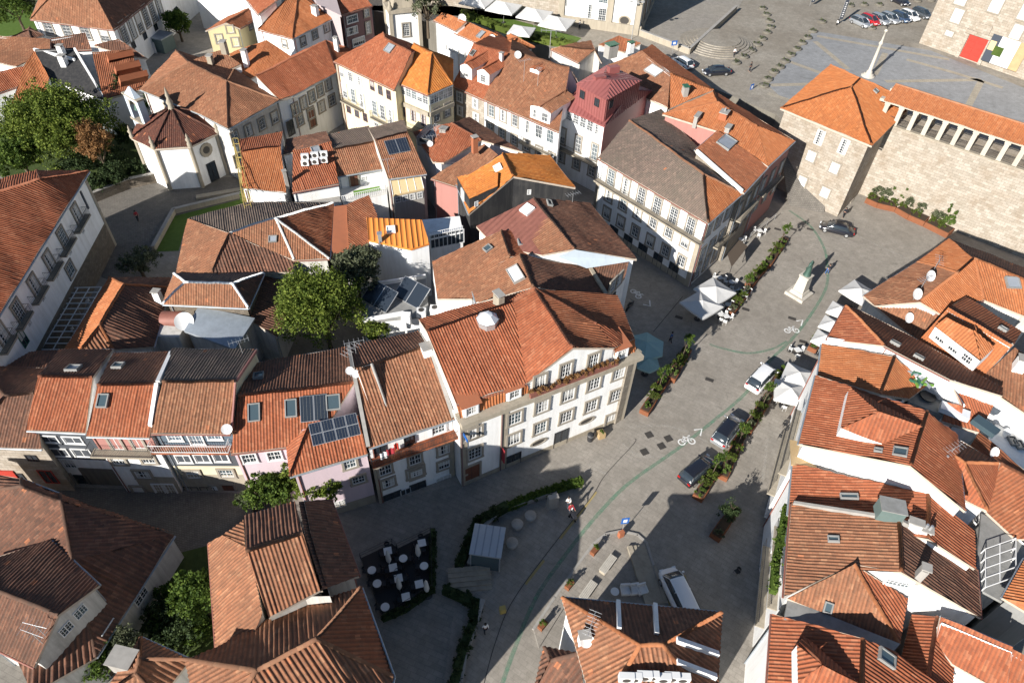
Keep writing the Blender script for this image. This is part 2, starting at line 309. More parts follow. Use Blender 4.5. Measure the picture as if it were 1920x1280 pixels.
def empty(name, loc, label, cat, group=None, rz=0.0):
    o = bpy.data.objects.new(name, None); C.objects.link(o); o.location = tuple(map(float, loc)); o.rotation_euler = (0, 0, rz)
    o.empty_display_size = 0.5
    return tag(o, label, cat, group)
def child(mb, name, parent, label=None):  # mesh given in world coordinates under a thing
    L = parent.location
    o = mb.build(name, parent, loc=(L[0], L[1], L[2]))
    if label: o['label'] = label
    return o
# ------------------------------------------------------------------ houses
def rmap(P): return [tuple(p) for p in P]
class House: pass
def solve_z(x, y, A, B, pitch, z0=None):   # height of a pixel's point on a slope of this pitch rising from the line A-B
    ze = (A[2]+B[2])/2; d = (B-A)[:2]; d = d/np.linalg.norm(d); tp = math.tan(math.radians(pitch))
    best = None
    for z in np.arange(ze+0.05, ze+9, 0.05):
        P = at(x, y, z); v = (P-A)[:2]; dist = abs(v[0]*d[1]-v[1]*d[0]); e_ = abs((z-ze)-dist*tp)
        if best is None or e_ < best[0]: best = (e_, z)
        if e_ < 0.06: break
    return best[1]
KIND = {'G': ['abfe', 'cdef'], 'H': ['abfe', 'cdef', 'bcf', 'dae'], 'L': ['abfe', 'cdef', 'dae'], 'R': ['abfe', 'cdef', 'bcf'],
        'P': ['abe', 'bce', 'cde', 'dae'], 'S': ['abcd'], 'F': ['abcd']}
def sag(q):
    x, y = q[0], q[1]; return .045*math.sin(.6*x+.9*y)+.035*math.sin(1.3*x-.8*y+2)+.02*math.sin(2.3*x+1.9*y+1)
def slope_mesh(mb, P, mat, prof='tile', p=0.28, A=None, wob=0.02):
    A = A or p*.24
    P = [np.array(q, float) for q in P]
    n = np.zeros(3)
    for i in range(len(P)):
        a, b_ = P[i], P[(i+1) % len(P)]; n += np.cross(a, b_)
    n /= np.linalg.norm(n)
    if n[2] < 0: n = -n
    if n[2] > 0.999: u = np.array([1.0, 0, 0]); v = np.array([0, 1.0, 0])
    else:
        u = np.array([-n[1], n[0], 0.0]); u /= np.linalg.norm(u); v = np.cross(n, u)
        if v[2] < 0: v = -v
    c0 = P[0]; U = [float((q-c0) @ u) for q in P]; u0, u1 = min(U), max(U)
    if u1-u0 < 0.05: return n
    if prof == 'flat': ks = sorted(set([round(x, 4) for x in U]))
    elif prof == 'seam':
        ks = []
        x = u0
        while x < u1:
            ks += [x, x+0.03, x+0.06, x+0.07]; x += 0.6
        ks = sorted(k for k in set(ks+U) if u0 <= k <= u1)
    else:
        k0 = math.floor(u0/p)*p; N = int((u1-k0)/p*6)+2
        ks = sorted([k for k in [k0+i*p/6 for i in range(N+1)] if u0 < k < u1]+[u0, u1]+[x for x in U if u0 < x < u1])
    def seg(uk):
        pts = []
        for i in range(len(P)):
            ua, ub = U[i], U[(i+1) % len(P)]
            if abs(ua-ub) < 1e-6:
                if abs(ua-uk) < 1e-4: pts += [P[i], P[(i+1) % len(P)]]
                continue
            t_ = (uk-ua)/(ub-ua)
            if -1e-6 <= t_ <= 1+1e-6: pts.append(P[i]*(1-t_)+P[(i+1) % len(P)]*t_)
        pts.sort(key=lambda q: float((q-c0) @ v)); return pts[0], pts[-1]
    H = max(float((q-c0) @ v) for q in P)-min(float((q-c0) @ v) for q in P)
    m_ = 1 if prof in ('flat', 'seam') else max(2, int(H/1.2))
    rows = []; uvs = []
    coln = {}
    for uk in ks:
        uk = min(max(uk, u0+1e-5), u1-1e-5)
        lo_, hi_ = seg(uk)
        if prof == 'tile':
            wv = math.floor(uk/p+0.5)
            if wv not in coln: coln[wv] = (rng.normal(0, wob), rng.uniform(0, 6), rng.uniform(0, 6))
            o1, ph, ph2 = coln[wv]
            h = A*(0.5+0.5*math.cos(2*math.pi*uk/p))
        elif prof == 'seam': x = (uk-u0) % 0.6; h = 0.05 if 0.02 < x < 0.065 else 0.0; o1 = ph = ph2 = 0
        else: h = 0; o1 = ph = ph2 = 0
        row = []; ur = []
        for j in range(m_+1):
            q = lo_+(hi_-lo_)*j/m_
            vv = float((q-c0) @ v)
            dz = h + (wob*1.2*math.sin(vv*0.9+uk*0.23)+wob*0.8*math.sin(vv*2.1+ph*0.4+uk*0.6)+o1*0.3 if prof == 'tile' else 0)
            row.append(q+n*dz+(np.array([0, 0, sag(q)]) if prof == 'tile' else 0)); ur.append((uk/p+0.0, vv/0.42))
        rows.append(row); uvs.append(ur)
    # orient faces up
    mb.grid(rows, mat, uvs, smooth=True)
    return n
def house(label, pts, ze=9.0, roof='tile_red', wall='white', kind='G', zr=None, pitch=24, z0=0.0, ov=0.35, cat='house', grp=None,
          faces=None, prof='tile', name='house', cap=True, capmat=None, cornice=None, p=0.26, wob=0.02, thick=0.14, mats=None):
    if isinstance(pts, (list, tuple)): pts = {k: q for k, q in zip('abcdef', pts) if q is not None or k in 'cd'}
    V = {}; low = 'abcd' if faces is None else ''
    for k, q in pts.items():
        if q is None: continue
        if len(q) == 3 and not isinstance(q[2], str): V[k] = at(*q)
        elif len(q) == 2 and (k in low or faces is not None): V[k] = at(q[0], q[1], ze)
    todo = {k: q for k, q in pts.items() if q is not None and k not in V}
    auto = {}
    for k, q in todo.items():
        if len(q) == 2: auto[k] = solve_z(q[0], q[1], V['a'], V['b'], pitch) if zr is None else zr
        elif q[2][0] != '=': auto[k] = solve_z(q[0], q[1], V[q[2][0]], V[q[2][1]], pitch)
    if faces is None and len(auto) == 2 and zr is None:
        z_ = sum(auto.values())/2; auto = {k: z_ for k in auto}
    for k in auto: V[k] = at(pts[k][0], pts[k][1], auto[k])
    for k, q in todo.items():
        if len(q) == 3 and q[2][0] == '=': V[k] = at(q[0], q[1], V[q[2][1]][2])
    if faces is None:
        for k, (r_, o_) in {'c': ('f', 'b'), 'd': ('e', 'a')}.items():
            if k not in V and r_ in V: V[k] = np.array([*(2*V[r_]-V[o_])[:2], V[o_][2]])
            elif k not in V and 'e' in V: V[k] = np.array([*(2*V['e']-V[{'c': 'a', 'd': 'b'}[k]])[:2], ze])
    F = faces or KIND[kind]
    F = [f for f in F]
    mats = mats or {}
    h = House(); h.V = V; h.F = F; h.z0 = z0; h.roofname = roof
    cen = np.mean([V[k] for k in V], axis=0)
    root = empty(name, (cen[0], cen[1], z0), label, cat, grp); h.root = root
    mb = MB(); edges = {}
    flat = kind == 'F'
    for fi, f in enumerate(F):
        P = [V[k] for k in f]
        mt = mats.get(fi, roof)
        pr = prof if not flat else 'flat'
        if mt.startswith('metal'): pr = 'seam'
        elif not mt.startswith('tile'): pr = 'flat'
        slope_mesh(mb, P, mt, pr, p=p, wob=wob)
        for i in range(len(f)):
            e_ = tuple(sorted((f[i], f[(i+1) % len(f)]))); edges.setdefault(e_, []).append(fi)
    T = np.array([0, 0, thick+.1])
    bound = [e_ for e_, l in edges.items() if len(l) == 1]
    for a, b_ in bound:
        mb.face([V[a], V[b_], V[b_]-T, V[a]-T], roof if not roof.startswith('tile') else 'mortar')
    cm = capmat or (roof if roof.startswith('tile') else roof)
    for e_, l in edges.items():
        if len(l) == 2 and cap:
            m_ = (V[e_[0]]+V[e_[1]])/2; c1 = np.mean([V[k] for k in F[l[0]]], axis=0); c2 = np.mean([V[k] for k in F[l[1]]], axis=0)
            if (c1[2]+c2[2])/2 < m_[2]-0.05 and (np.linalg.norm(V[e_[0]]-V[e_[1]]) > 0.5):
                d = V[e_[1]]-V[e_[0]]; L = np.linalg.norm(d[:2])+1e-6; q = np.array([-d[1], d[0], 0])/L; N = max(2, int(np.linalg.norm(d)/0.4))
                rows = []; uvs = []
                for j in range(N+1):
                    for rr in ((0.15, 0.13) if 0 < j < N else (0.14,)):
                        c_ = V[e_[0]]+d*j/N; c_ = c_+np.array([0, 0, sag(c_)+.02*math.sin(j*1.9)]); rows.append([c_+q*rr*math.cos(a_)+np.array([0, 0, 0.03+rr*math.sin(a_)]) for a_ in np.linspace(-0.3, math.pi+0.3, 7)])
                        uvs.append([(0.5, j)]*7)
                mb.grid(rows, cm if cm != 'tile_grey' else 'tile_pale', uvs, smooth=True)
    h.roof = child(mb, 'roof', root)
    # outline loop
    nb = {}
    for a, b_ in bound: nb.setdefault(a, []).append(b_); nb.setdefault(b_, []).append(a)
    loop = [bound[0][0]]; prev = None
    while True:
        c_ = loop[-1]; nx = [k for k in nb[c_] if k != prev]
        if not nx or (nx[0] == loop[0] and len(loop) > 2): break
        prev = c_; loop.append(nx[0])
        if len(loop) > 40: break
    P2 = np.array([V[k][:2] for k in loop]); n_ = len(P2)
    area = 0.5*sum(P2[i][0]*P2[(i+1) % n_][1]-P2[(i+1) % n_][0]*P2[i][1] for i in range(n_))
    if area < 0: loop = loop[::-1]; P2 = P2[::-1]
    ins = {}
    nn_ = len(loop); offs = []
    for i in range(nn_):
        za_, zb_ = V[loop[i]][2], V[loop[(i+1) % nn_]][2]; L = np.linalg.norm(P2[(i+1) % nn_]-P2[i])+1e-6
        offs.append(ov if abs(za_-zb_)/L < 0.12 else 0.04)
    for i, k in enumerate(loop):
        a, b_, c_ = P2[i-1], P2[i], P2[(i+1) % n_]
        e1 = (b_-a)/(np.linalg.norm(b_-a)+1e-9); e2 = (c_-b_)/(np.linalg.norm(c_-b_)+1e-9)
        n1 = np.array([-e1[1], e1[0]]); n2 = np.array([-e2[1], e2[0]]); o1, o2 = offs[i-1], offs[i]
        cr = e1[0]*e2[1]-e1[1]*e2[0]
        if abs(cr) < 0.25: s_ = n1+n2; q = b_+s_/np.linalg.norm(s_)*min(o1, o2) if np.linalg.norm(s_) > .2 else b_
        else:
            d_ = (b_+n2*o2)-(b_+n1*o1); t_ = (d_[0]*e2[1]-d_[1]*e2[0])/cr; q = b_+n1*o1+e1*t_
            if np.linalg.norm(q-b_) > 2.2*max(o1, o2): q = b_+(q-b_)/np.linalg.norm(q-b_)*2.2*max(o1, o2)
        ins[k] = np.array([q[0], q[1], V[k][2]-thick+0.02])
    h.ins = ins; h.loop = loop
    wb = MB()
    for i, k in enumerate(loop):
        a = ins[k]; b_ = ins[loop[(i+1) % n_]]; L = float(np.linalg.norm((b_-a)[:2])); zb = z0-0.6
        wb.face([(a[0], a[1], zb), (b_[0], b_[1], zb), b_, a], wall, [(0, zb), (L, zb), (L, b_[2]), (0, a[2])])
    if cornice:
        for i, k in enumerate(loop):
            a = ins[k]; b_ = ins[loop[(i+1) % n_]]
            if abs(a[2]-b_[2]) < 0.3:
                d = (b_-a); L = np.linalg.norm(d[:2]); ux = d[:2]/L
                wb.box(((a[0]+b_[0])/2+ux[1]*0.12, (a[1]+b_[1])/2-ux[0]*0.12, (a[2]+b_[2])/2-0.22), (L+0.2, 0.3, 0.36), cornice, ax=tuple(ux))
    h.wallo = child(wb, 'wall', root)
    if prof == 'tile' and roof.startswith('tile') and name == 'house':
        for i, k in enumerate(loop):
            A_, B_ = V[k], V[loop[(i+1) % n_]]; L = float(np.linalg.norm((B_-A_)[:2]))
            if abs(A_[2]-B_[2])/max(L, .1) < .05 and L > 3.5 and ov > .15 and A_[2]-z0 > 3:
                d_ = (B_-A_)/L; o_ = np.array([d_[1], -d_[0], 0]); mb = MB(); mb.tube(A_+o_*.06-[0, 0, .12], B_+o_*.06-[0, 0, .12], .075, 'galv' if int(L*10) % 2 else 'metal_brown', 6); child(mb, 'gutter', root)
                q = ins[k]*.96+ins[loop[(i+1) % n_]]*.04+o_*.07; mb = MB(); mb.tube((q[0], q[1], A_[2]-.3), (q[0], q[1], z0), .05, 'galv' if int(L*7) % 2 else 'metal_brown', 6); child(mb, 'drainpipe', root)
    return h
def frame(h, e_):                       # wall edge -> origin, unit along, outward normal
    A, B = h.ins[e_[0]], h.ins[e_[1]]
    i, j = h.loop.index(e_[0]), h.loop.index(e_[1])
    if (j-i) % len(h.loop) > (i-j) % len(h.loop): A, B = B, A     # keep counter-clockwise
    d = (B-A)[:2]; d = d/np.linalg.norm(d); return A, B, np.array([d[0], d[1], 0]), np.array([d[1], -d[0], 0])
WC = {}
def win_mesh(w, hh, style):
    key = (round(w, 2), round(hh, 2), style)
    if key in WC: return WC[key]
    f = MB(); g = MB()
    sur = 'window_stone' if style in ('sash', 'stone', 'shut', 'arch', 'door', 'doorw', 'fdoor') else None
    if style in ('pale', 'dpale'): sur = 'whitepaint'
    if sur:
        t_ = 0.2 if sur == 'window_stone' else 0.1
        f.box((0, 0.06, hh/2+t_/2), (w+2*t_, 0.16, t_), sur); f.box((0, 0.05, -hh/2-t_/2), (w+2*t_+0.1, 0.18, t_), sur)
        for s_ in (-1, 1): f.box((s_*(w/2+t_/2), 0.058, 0), (t_, 0.154, hh), sur)
    fr = {'door': 'door_wood', 'red': 'red_paint', 'green': 'green_paint', 'dark': 'iron', 'plum': 'mauve'}.get(style, 'whitepaint')
    b_ = 0.075
    if style == 'shut':
        f.box((0, 0.02, 0), (w, 0.05, hh), 'whitepaint')
        for i in range(8): f.box((0, 0.05, -hh/2+hh*(i+.5)/8), (w*0.9, 0.02, hh/8*0.4), 'whitepaint')
    elif style in ('door',):
        f.box((0, 0.02, 0), (w, 0.06, hh), fr); f.box((0, 0.055, 0), (0.03, 0.02, hh), 'black')
        for s_ in (-1, 1):
            for k in (-1, 1): f.box((s_*w/4, 0.06, k*hh/4), (w*0.32, 0.03, hh*0.36), fr)
    else:
        for s_ in (-1, 1):
            f.box((s_*(w/2-b_/2), 0.035, 0), (b_, 0.07, hh), fr); f.box((0, 0.036, s_*(hh/2-b_/2)), (w-2*b_, 0.068, b_), fr)
        nx = 2 if w < 1.5 else 3
        ny = max(2, int(round(hh/(0.38 if style in ('grid', 'arch') else 0.56))))
        if style in ('dark', 'shop', 'green', 'red'): nx, ny = max(1, int(w/1.2)), 1
        f.box((0, 0.03, 0), (0.06, 0.05, hh-2*b_), fr)
        if style in ('sash', 'pale', 'arch', 'plain', 'grid', 'plum', 'doorw'):
            sub = 4 if style in ('grid', 'arch') else 2*nx//1 if w > 1.05 else 4
            for i in range(1, sub):
                if abs(i*2-sub) > 0: f.box((-w/2+w*i/sub, 0.024, 0), (0.03, 0.03, hh-2*b_), fr)
            for j in range(1, ny): f.box((0, 0.0245, -hh/2+hh*j/ny), (w-2*b_, 0.032, 0.03 if j*2 != ny else 0.055), fr)
        else:
            for i in range(1, nx): f.box((-w/2+w*i/nx, 0.025, 0), (0.05, 0.04, hh-2*b_), fr)
        g.face([(-w/2, 0.012, -hh/2), (w/2, 0.012, -hh/2), (w/2, 0.012, hh/2), (-w/2, 0.012, hh/2)], 'glass')
    fo = f.build('window'); me1 = fo.data; bpy.data.objects.remove(fo)
    me2 = None
    if g.f: go = g.build('pane'); me2 = go.data; bpy.data.objects.remove(go)
    if me2:
        g = MB(); g.face([(-w/2, 0.012, -hh/2), (w/2, 0.012, -hh/2), (w/2, 0.012, hh/2), (-w/2, 0.012, hh/2)], 'glass')
        g.box((-w*.27, 0.016, 0), (w*.34, .004, hh*.96), 'curtain'); g.box((w*.34, 0.016, 0), (w*.2, .004, hh*.96), 'curtain'); go = g.build('pane'); m3 = go.data; bpy.data.objects.remove(go)
        g = MB(); g.face([(-w/2, 0.012, -hh/2), (w/2, 0.012, -hh/2), (w/2, 0.012, hh/2), (-w/2, 0.012, hh/2)], 'glass')
        g.box((0, 0.016, hh*.2), (w*.96, .004, hh*.58), 'curtain'); go = g.build('pane'); m4 = go.data; bpy.data.objects.remove(go)
        g = MB(); g.face([(-w/2, 0.012, -hh/2), (w/2, 0.012, -hh/2), (w/2, 0.012, hh/2), (-w/2, 0.012, hh/2)], 'glass_sky'); go = g.build('pane'); m5 = go.data; bpy.data.objects.remove(go)
        me2 = [me2, me2, m3, m4, m5]
    WC[key] = (me1, me2); return WC[key]
def put_win(parent, P, d, n, w, hh, style, name=None):
    m1, m2 = win_mesh(w, hh, style)
    nm = name or ('door' if style in ('door', 'doorw', 'fdoor') else 'window')
    o = bpy.data.objects.new(nm, m1); C.objects.link(o); o.parent = parent
    R = Matrix(((-d[0], n[0], 0), (-d[1], n[1], 0), (0, 0, 1))).to_4x4()
    L = parent.location if parent.type == 'EMPTY' else Vector((0, 0, 0))
    if parent.type != 'EMPTY': L = parent.parent.location
    R.translation = Vector((P[0]-L[0], P[1]-L[1], P[2]-L[2])); o.matrix_local = R
    if m2:
        g = bpy.data.objects.new('pane', m2[int(rng.integers(0, 5))] if style not in ('dark', 'shop') else m2[0]); C.objects.link(g)
        if parent.type == 'EMPTY': g.parent = o
        else: g.parent = o
    return o
def wins(h, e_, x0, y0, x1, y1, n, w=1.0, hh=1.6, style='sash', name=None):
    A, B, d, nn = frame(h, e_)
    P0 = hitv(x0, y0, A, B); P1 = hitv(x1, y1, A, B)
    out = []
    for i in range(n):
        P = P0+(P1-P0)*(i/max(1, n-1)); out.append(put_win(h.root, P+nn*0.004, d, nn, w, hh, style, name))
    return out
def panel(h, e_, x0, y0, x1, y1, mat, depth=0.06, name='cladding', off=0.0, lab=None):
    A, B, d, nn = frame(h, e_)
    P0 = hitv(x0, y0, A, B); P1 = hitv(x1, y1, A, B)
    c_ = (P0+P1)/2+nn*(off+depth/2); L = abs(float((P1-P0) @ d)); H = abs(P0[2]-P1[2])
    mb = MB(); mb.box(tuple(c_), (L, depth, H), mat, ax=(d[0], d[1])); return child(mb, name, h.root, lab)
def band(h, e_, z0, z1, mat, depth=0.05, s0=0.0, s1=1.0, name='cladding', lab=None):
    A, B, d, nn = frame(h, e_); L = np.linalg.norm((B-A)[:2]); c_ = A+d*L*(s0+s1)/2+nn*depth/2
    mb = MB(); mb.box((c_[0], c_[1], (z0+z1)/2), (L*(s1-s0), depth, z1-z0), mat, ax=(d[0], d[1])); return child(mb, name, h.root, lab)
def balcony(h, e_, x0, y0, x1, y1, depth=0.8, slab='granite', rail='iron', rh=1.0, bars=0.14, solid=False, lab=None, bt=0.02):
    A, B, d, nn = frame(h, e_)
    P0 = hitv(x0, y0, A, B); P1 = hitv(x1, y1, A, B); z = (P0[2]+P1[2])/2
    c_ = (P0+P1)/2; L = abs(float((P1-P0) @ d))
    mb = MB(); q = c_+nn*depth/2; mb.box((q[0], q[1], z-0.1), (L, depth, 0.18), slab, ax=(d[0], d[1]))
    o = child(mb, 'balcony', h.root, lab)
    rb = MB()
    def bar(a, b_):
        N = max(1, int(np.linalg.norm(b_-a)/bars))
        for zz in (rh, 0.08): rb.tube(a+[0, 0, zz], b_+[0, 0, zz], bt*1.3, rail, 4, cap=False)
        for i in range(N+1): p_ = a+(b_-a)*i/N; rb.tube(p_, p_+np.array([0, 0, rh]), bt*0.7, rail, 4, cap=False)
    base = np.array([c_[0], c_[1], z]); a = base-d*(L/2-0.03)+nn*(depth-0.04); b_ = base+d*(L/2-0.03)+nn*(depth-0.04)
    bar(a, b_); bar(a, a-nn*(depth-0.05)); bar(b_, b_-nn*(depth-0.05))
    r_ = child(rb, 'railing', h.root); r_.parent = o; r_.location = (0, 0, 0)
    return o
def inpoly(x, y, P):
    c_ = False; n = len(P)
    for i in range(n):
        x1, y1 = P[i]; x2, y2 = P[i-1]
        if (y1 > y) != (y2 > y) and x < (x2-x1)*(y-y1)/(y2-y1)+x1: c_ = not c_
    return c_
def onroof(h, x, y):
    best = None
    for f in h.F:
        P = [h.V[k] for k in f]; q = [proj(p_) for p_ in P]
        n = np.zeros(3)
        for i in range(len(P)): n += np.cross(P[i]-P[0], P[(i+1) % len(P)]-P[0])
        n /= np.linalg.norm(n); n = n if n[2] > 0 else -n
        r = ray(x, y); c0 = np.mean(P, axis=0); t_ = (n @ (c0-[0, 0, CAMH]))/(n @ r); hit = np.array([0, 0, CAMH])+r*t_
        sc = 0 if inpoly(x, y, q) else 1+np.hypot(np.mean([a[0] for a in q])-x, np.mean([a[1] for a in q])-y)
        if best is None or sc < best[0]: best = (sc, hit, n)
    _, hit, n = best
    g = np.array([n[0], n[1]]); L = np.linalg.norm(g); g = g/L if L > 0.02 else np.array([0, -1.0])
    return hit, n, g        # g = horizontal downhill direction
def skylight(h, x, y, w=0.8, l=1.1, mat='glass_sky', fr='cement'):
    P, n, g = onroof(h, x, y); u = np.array([-g[1], g[0], 0]); v = np.cross(n, u)
    M = Matrix(((u[0], v[0], n[0], P[0]), (u[1], v[1], n[1], P[1]), (u[2], v[2], n[2], P[2]), (0, 0, 0, 1)))
    mb = MB()
    for s_ in (-1, 1):
        mb.box((s_*w/2, 0, 0.07), (0.1, l+0.1, 0.4), fr, M=M); mb.box((0, s_*l/2, 0.07), (w-0.1, 0.1, 0.395), fr, M=M)
    o = child(mb, 'skylight', h.root); g_ = MB(); g_.box((0, 0, 0.1), (w-0.1, l-0.1, 0.16), mat, M=M); q = child(g_, 'pane', h.root); q.parent = o
    return o
def chimney(h, x, y, w=0.6, d=0.6, ht=1.2, mat='white', capm='concrete', pots=0, rot=0):
    P, n, g = onroof(h, x, y); mb = MB(); a = math.radians(rot); ax = (g[0]*math.cos(a)-g[1]*math.sin(a), g[1]*math.cos(a)+g[0]*math.sin(a))
    mb.box((P[0], P[1], P[2]+ht/2-0.3), (w, d, ht+0.6), mat, ax=ax)
    for s_, q in ((-1, 0), (1, 0)): mb.box((P[0]+ax[0]*s_*w*.38, P[1]+ax[1]*s_*w*.38, P[2]+ht+0.12), (w*.18, d*.9, 0.24), mat, ax=ax)
    mb.box((P[0], P[1], P[2]+ht+0.29), (w+0.16, d+0.16, 0.1), capm, ax=ax)
    for k in range(pots): mb.tube((P[0]+ax[0]*(k-.5*(pots-1))*.3, P[1]+ax[1]*(k-.5*(pots-1))*.3, P[2]+ht+.34), (P[0]+ax[0]*(k-.5*(pots-1))*.3, P[1]+ax[1]*(k-.5*(pots-1))*.3, P[2]+ht+.8), .1, 'steel', 8)
    o = child(mb, 'chimney', h.root); o.parent = h.roof; return o
def dish(h, x, y, r=0.45, up=0.9, wallE=None):
    P, n, g = onroof(h, x, y); mb = MB(); c_ = P+np.array([0, 0, up]); ax = np.array([0.25, -0.75, 0.6]); ax /= np.linalg.norm(ax)
    mb.tube(P-np.array([0, 0, .2]), c_, 0.03, 'steel', 5)
    q = np.cross(ax, [0, 0, 1.0]); q /= np.linalg.norm(q); s_ = np.cross(ax, q)
    rows = [[c_+ax*(0.25*r*(k/3)**2)+(q*math.cos(a)+s_*math.sin(a))*r*k/3 for a in np.linspace(0, 2*math.pi, 14)[:-1]] for k in range(1, 4)]
    mb.grid(rows, 'whitepaint', close=True); mb.face(rows[0], 'whitepaint'); mb.tube(c_, c_+ax*r*0.9, 0.02, 'steel', 4)
    return child(mb, 'satellite_dish', h.root)
def antenna(h, x, y, ht=2.2, arms=6, rot=30):
    P, n, g = onroof(h, x, y); mb = MB(); top = P+np.array([0, 0, ht]); a = math.radians(rot); d = np.array([math.cos(a), math.sin(a), 0]); q = np.array([-d[1], d[0], 0])
    mb.tube(P-np.array([0, 0, .2]), top, 0.03, 'steel', 5); mb.tube(top-d*0.9, top+d*0.9, 0.022, 'steel', 4)
    for i in range(arms): c_ = top+d*(-0.85+1.7*i/(arms-1)); mb.tube(c_-q*0.42, c_+q*0.42, 0.014, 'steel', 4)
    return child(mb, 'antenna', h.root)
def acunit(h, x, y, rot=0, up=0.15, z=None, n_=1):
    P, n, g = onroof(h, x, y); a = math.radians(rot); ax = (math.cos(a), math.sin(a)); mb = MB(); c_ = (P[0], P[1], P[2]+up+0.35)
    mb.box(c_, (0.95, 0.4, 0.7), 'whitepaint', ax=ax); q = np.array([ax[1], -ax[0], 0])
    cc = np.array(c_)+q*0.21; s_ = np.array([ax[0], ax[1], 0])
    mb.face([cc+s_*0.27*math.cos(t_)+np.array([0, 0, .27*math.sin(t_)]) for t_ in np.linspace(0, 2*math.pi, 15)[:-1]], 'grate')
    for k in (-1, 1): mb.box((P[0]+ax[0]*.35*k, P[1]+ax[1]*.35*k, P[2]+up/2-.1), (.06, .38, up+.2), 'iron', ax=ax)
    return child(mb, 'air_conditioner', h.root)
def dormer(h, x, y, w=1.4, hh=1.3, roof=None, wall='white', style='pale', nw=1, rise=0.45, ww=None, rot=0, flatroof=False, wh=None, fwd=None, maxd=9):
    P, n, g = onroof(h, x, y); roof = roof or h.roofname
    if fwd is not None: g = np.array(fwd)/np.linalg.norm(fwd)
    out = np.array([g[0], g[1], 0]); u = np.array([-g[1], g[0], 0]); tp = max(0.2, math.hypot(n[0], n[1])/n[2])
    dep = min(maxd, (hh)/tp+0.4)
    A = P-u*w/2; B = P+u*w/2; top = np.array([0, 0, hh]); ri = P+np.array([0, 0, hh+(0 if flatroof else rise)])
    mb = MB(); lowz = np.array([0, 0, -0.6])
    bk = -out*dep
    L_ = dep
    def q(p_, b_, c_, d_): 
        l1 = float(np.linalg.norm(np.array(b_)-np.array(p_))); mb.face([p_, b_, c_, d_], wall, [(0, 0), (l1, 0), (l1, hh), (0, hh)])
    q(A+lowz, B+lowz, B+top, A+top); q(B+lowz, B+lowz+bk, B+top+bk, B+top); q(A+lowz+bk, A+lowz, A+top, A+top+bk)
    if not flatroof: mb.face([A+top, B+top, ri], wall)
    root = h.root; o = child(mb, 'dormer', root)
    rb = MB(); eo = 0.14; rd = min(maxd+.3, (hh+rise)/tp+0.8)
    if flatroof:
        slope_mesh(rb, [A+top-u*eo+out*.2, B+top+u*eo+out*.2, B+top+u*eo-out*rd+[0, 0, rd*tp*0.35], A+top-u*eo-out*rd+[0, 0, rd*tp*.35]], roof, 'tile' if roof.startswith('tile') else 'flat')
    else:
        for s_, E in ((-1, A), (1, B)):
            e0 = E+top+u*s_*eo+out*.18-np.array([0, 0, .05]); r0 = ri+out*.18; e1 = e0-out*rd; r1 = r0-out*rd
            slope_mesh(rb, [e0, r0, r1, e1] if s_ > 0 else [e0, e1, r1, r0], roof, 'tile' if roof.startswith('tile') else 'flat')
        rb.tube(ri+out*.18+[0, 0, .03], ri-out*rd+[0, 0, .03], .12, roof, 6)
    r_ = child(rb, 'roof', root); r_.parent = o; r_.location = (0, 0, 0); o.location = (0, 0, 0)
    for i in range(nw):
        c_ = P+u*(w*((i+.5)/nw-.5))+np.array([0, 0, hh*0.5])+out*0.01
        wd = ww or w/nw*0.62
        wo = put_win(root, c_, u, out, wd, wh or hh*0.68, style); wo.parent = o
    return o
# ------------------------------------------------------------------ ground
ZU = 7.0
def sheet(name, pix, mat, z, extra=None):
    mb = MB(); P = [at(x, y, z) for x, y in pix]
    if extra: P = P+[np.array(q, float) for q in extra]
    mb.face(P, mat); o = struct(mb.build(name)); return o
def quad(name, pts, mat, z): 
    mb = MB(); mb.face([(x, y, z) for x, y in pts], mat); return struct(mb.build(name))
mb = MB(); mb.face([(-900, -200, 0), (900, -200, 0), (900, 1500, 0), (-900, 1500, 0)], 'pave_plaza'); struct(mb.build('ground'))
sheet('lane', [(-60, 900), (330, 905), (640, 960), (870, 905), (1060, 880), (1090, 905), (960, 990), (850, 1150), (830, 1300), (-60, 1300)], 'pave_lane', 0.004)
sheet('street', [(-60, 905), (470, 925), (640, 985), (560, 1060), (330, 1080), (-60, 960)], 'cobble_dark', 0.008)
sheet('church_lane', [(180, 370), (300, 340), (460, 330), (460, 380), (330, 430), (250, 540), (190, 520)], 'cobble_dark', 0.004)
def up_sheet(name, pix, mat, dz):
    return sheet(name, pix, mat, ZU+dz)
mb = MB()
A0 = at(1628, 370, 0); A1 = at(1800, 437, 0); dA = (A1-A0)/np.linalg.norm(A1-A0)
tw = at(1566, 412, 0)
UP = [tuple(at(x, y, ZU)[:2]) for x, y in ((700, 20), (990, 82), (1180, 100), (1300, 150), (1455, 215), (1475, 240))]+[tuple(at(1540, 210, 11)[:2]), tuple((A0-dA*4+np.array([-.5, 1.5, 0]))[:2]), tuple((A1+dA*60+np.array([0, 1.5, 0]))[:2]), (420, 500), (-100, 500)]
mb.face([(x, y, ZU) for x, y in UP], 'pave_upper'); 
for i in range(len(UP)):
    a, b_ = UP[i], UP[(i+1) % len(UP)]; mb.face([(a[0], a[1], -1), (b_[0], b_[1], -1), (b_[0], b_[1], ZU), (a[0], a[1], ZU)], 'granite_dark')
struct(mb.build('upper_terrain'))
# ramp of the street between the tower and the houses
mb = MB(); r0 = at(1462, 262, ZU); r1 = at(1560, 262, ZU); q0 = at(1478, 385, 0); q1 = at(1545, 400, 0)
mb.face([q0+[0, 0, .02], q1+[0, 0, .02], (r1[0], r1[1], ZU+.01), (r0[0], r0[1], ZU+.01)], 'cobble_dark'); struct(mb.build('street_ramp'))
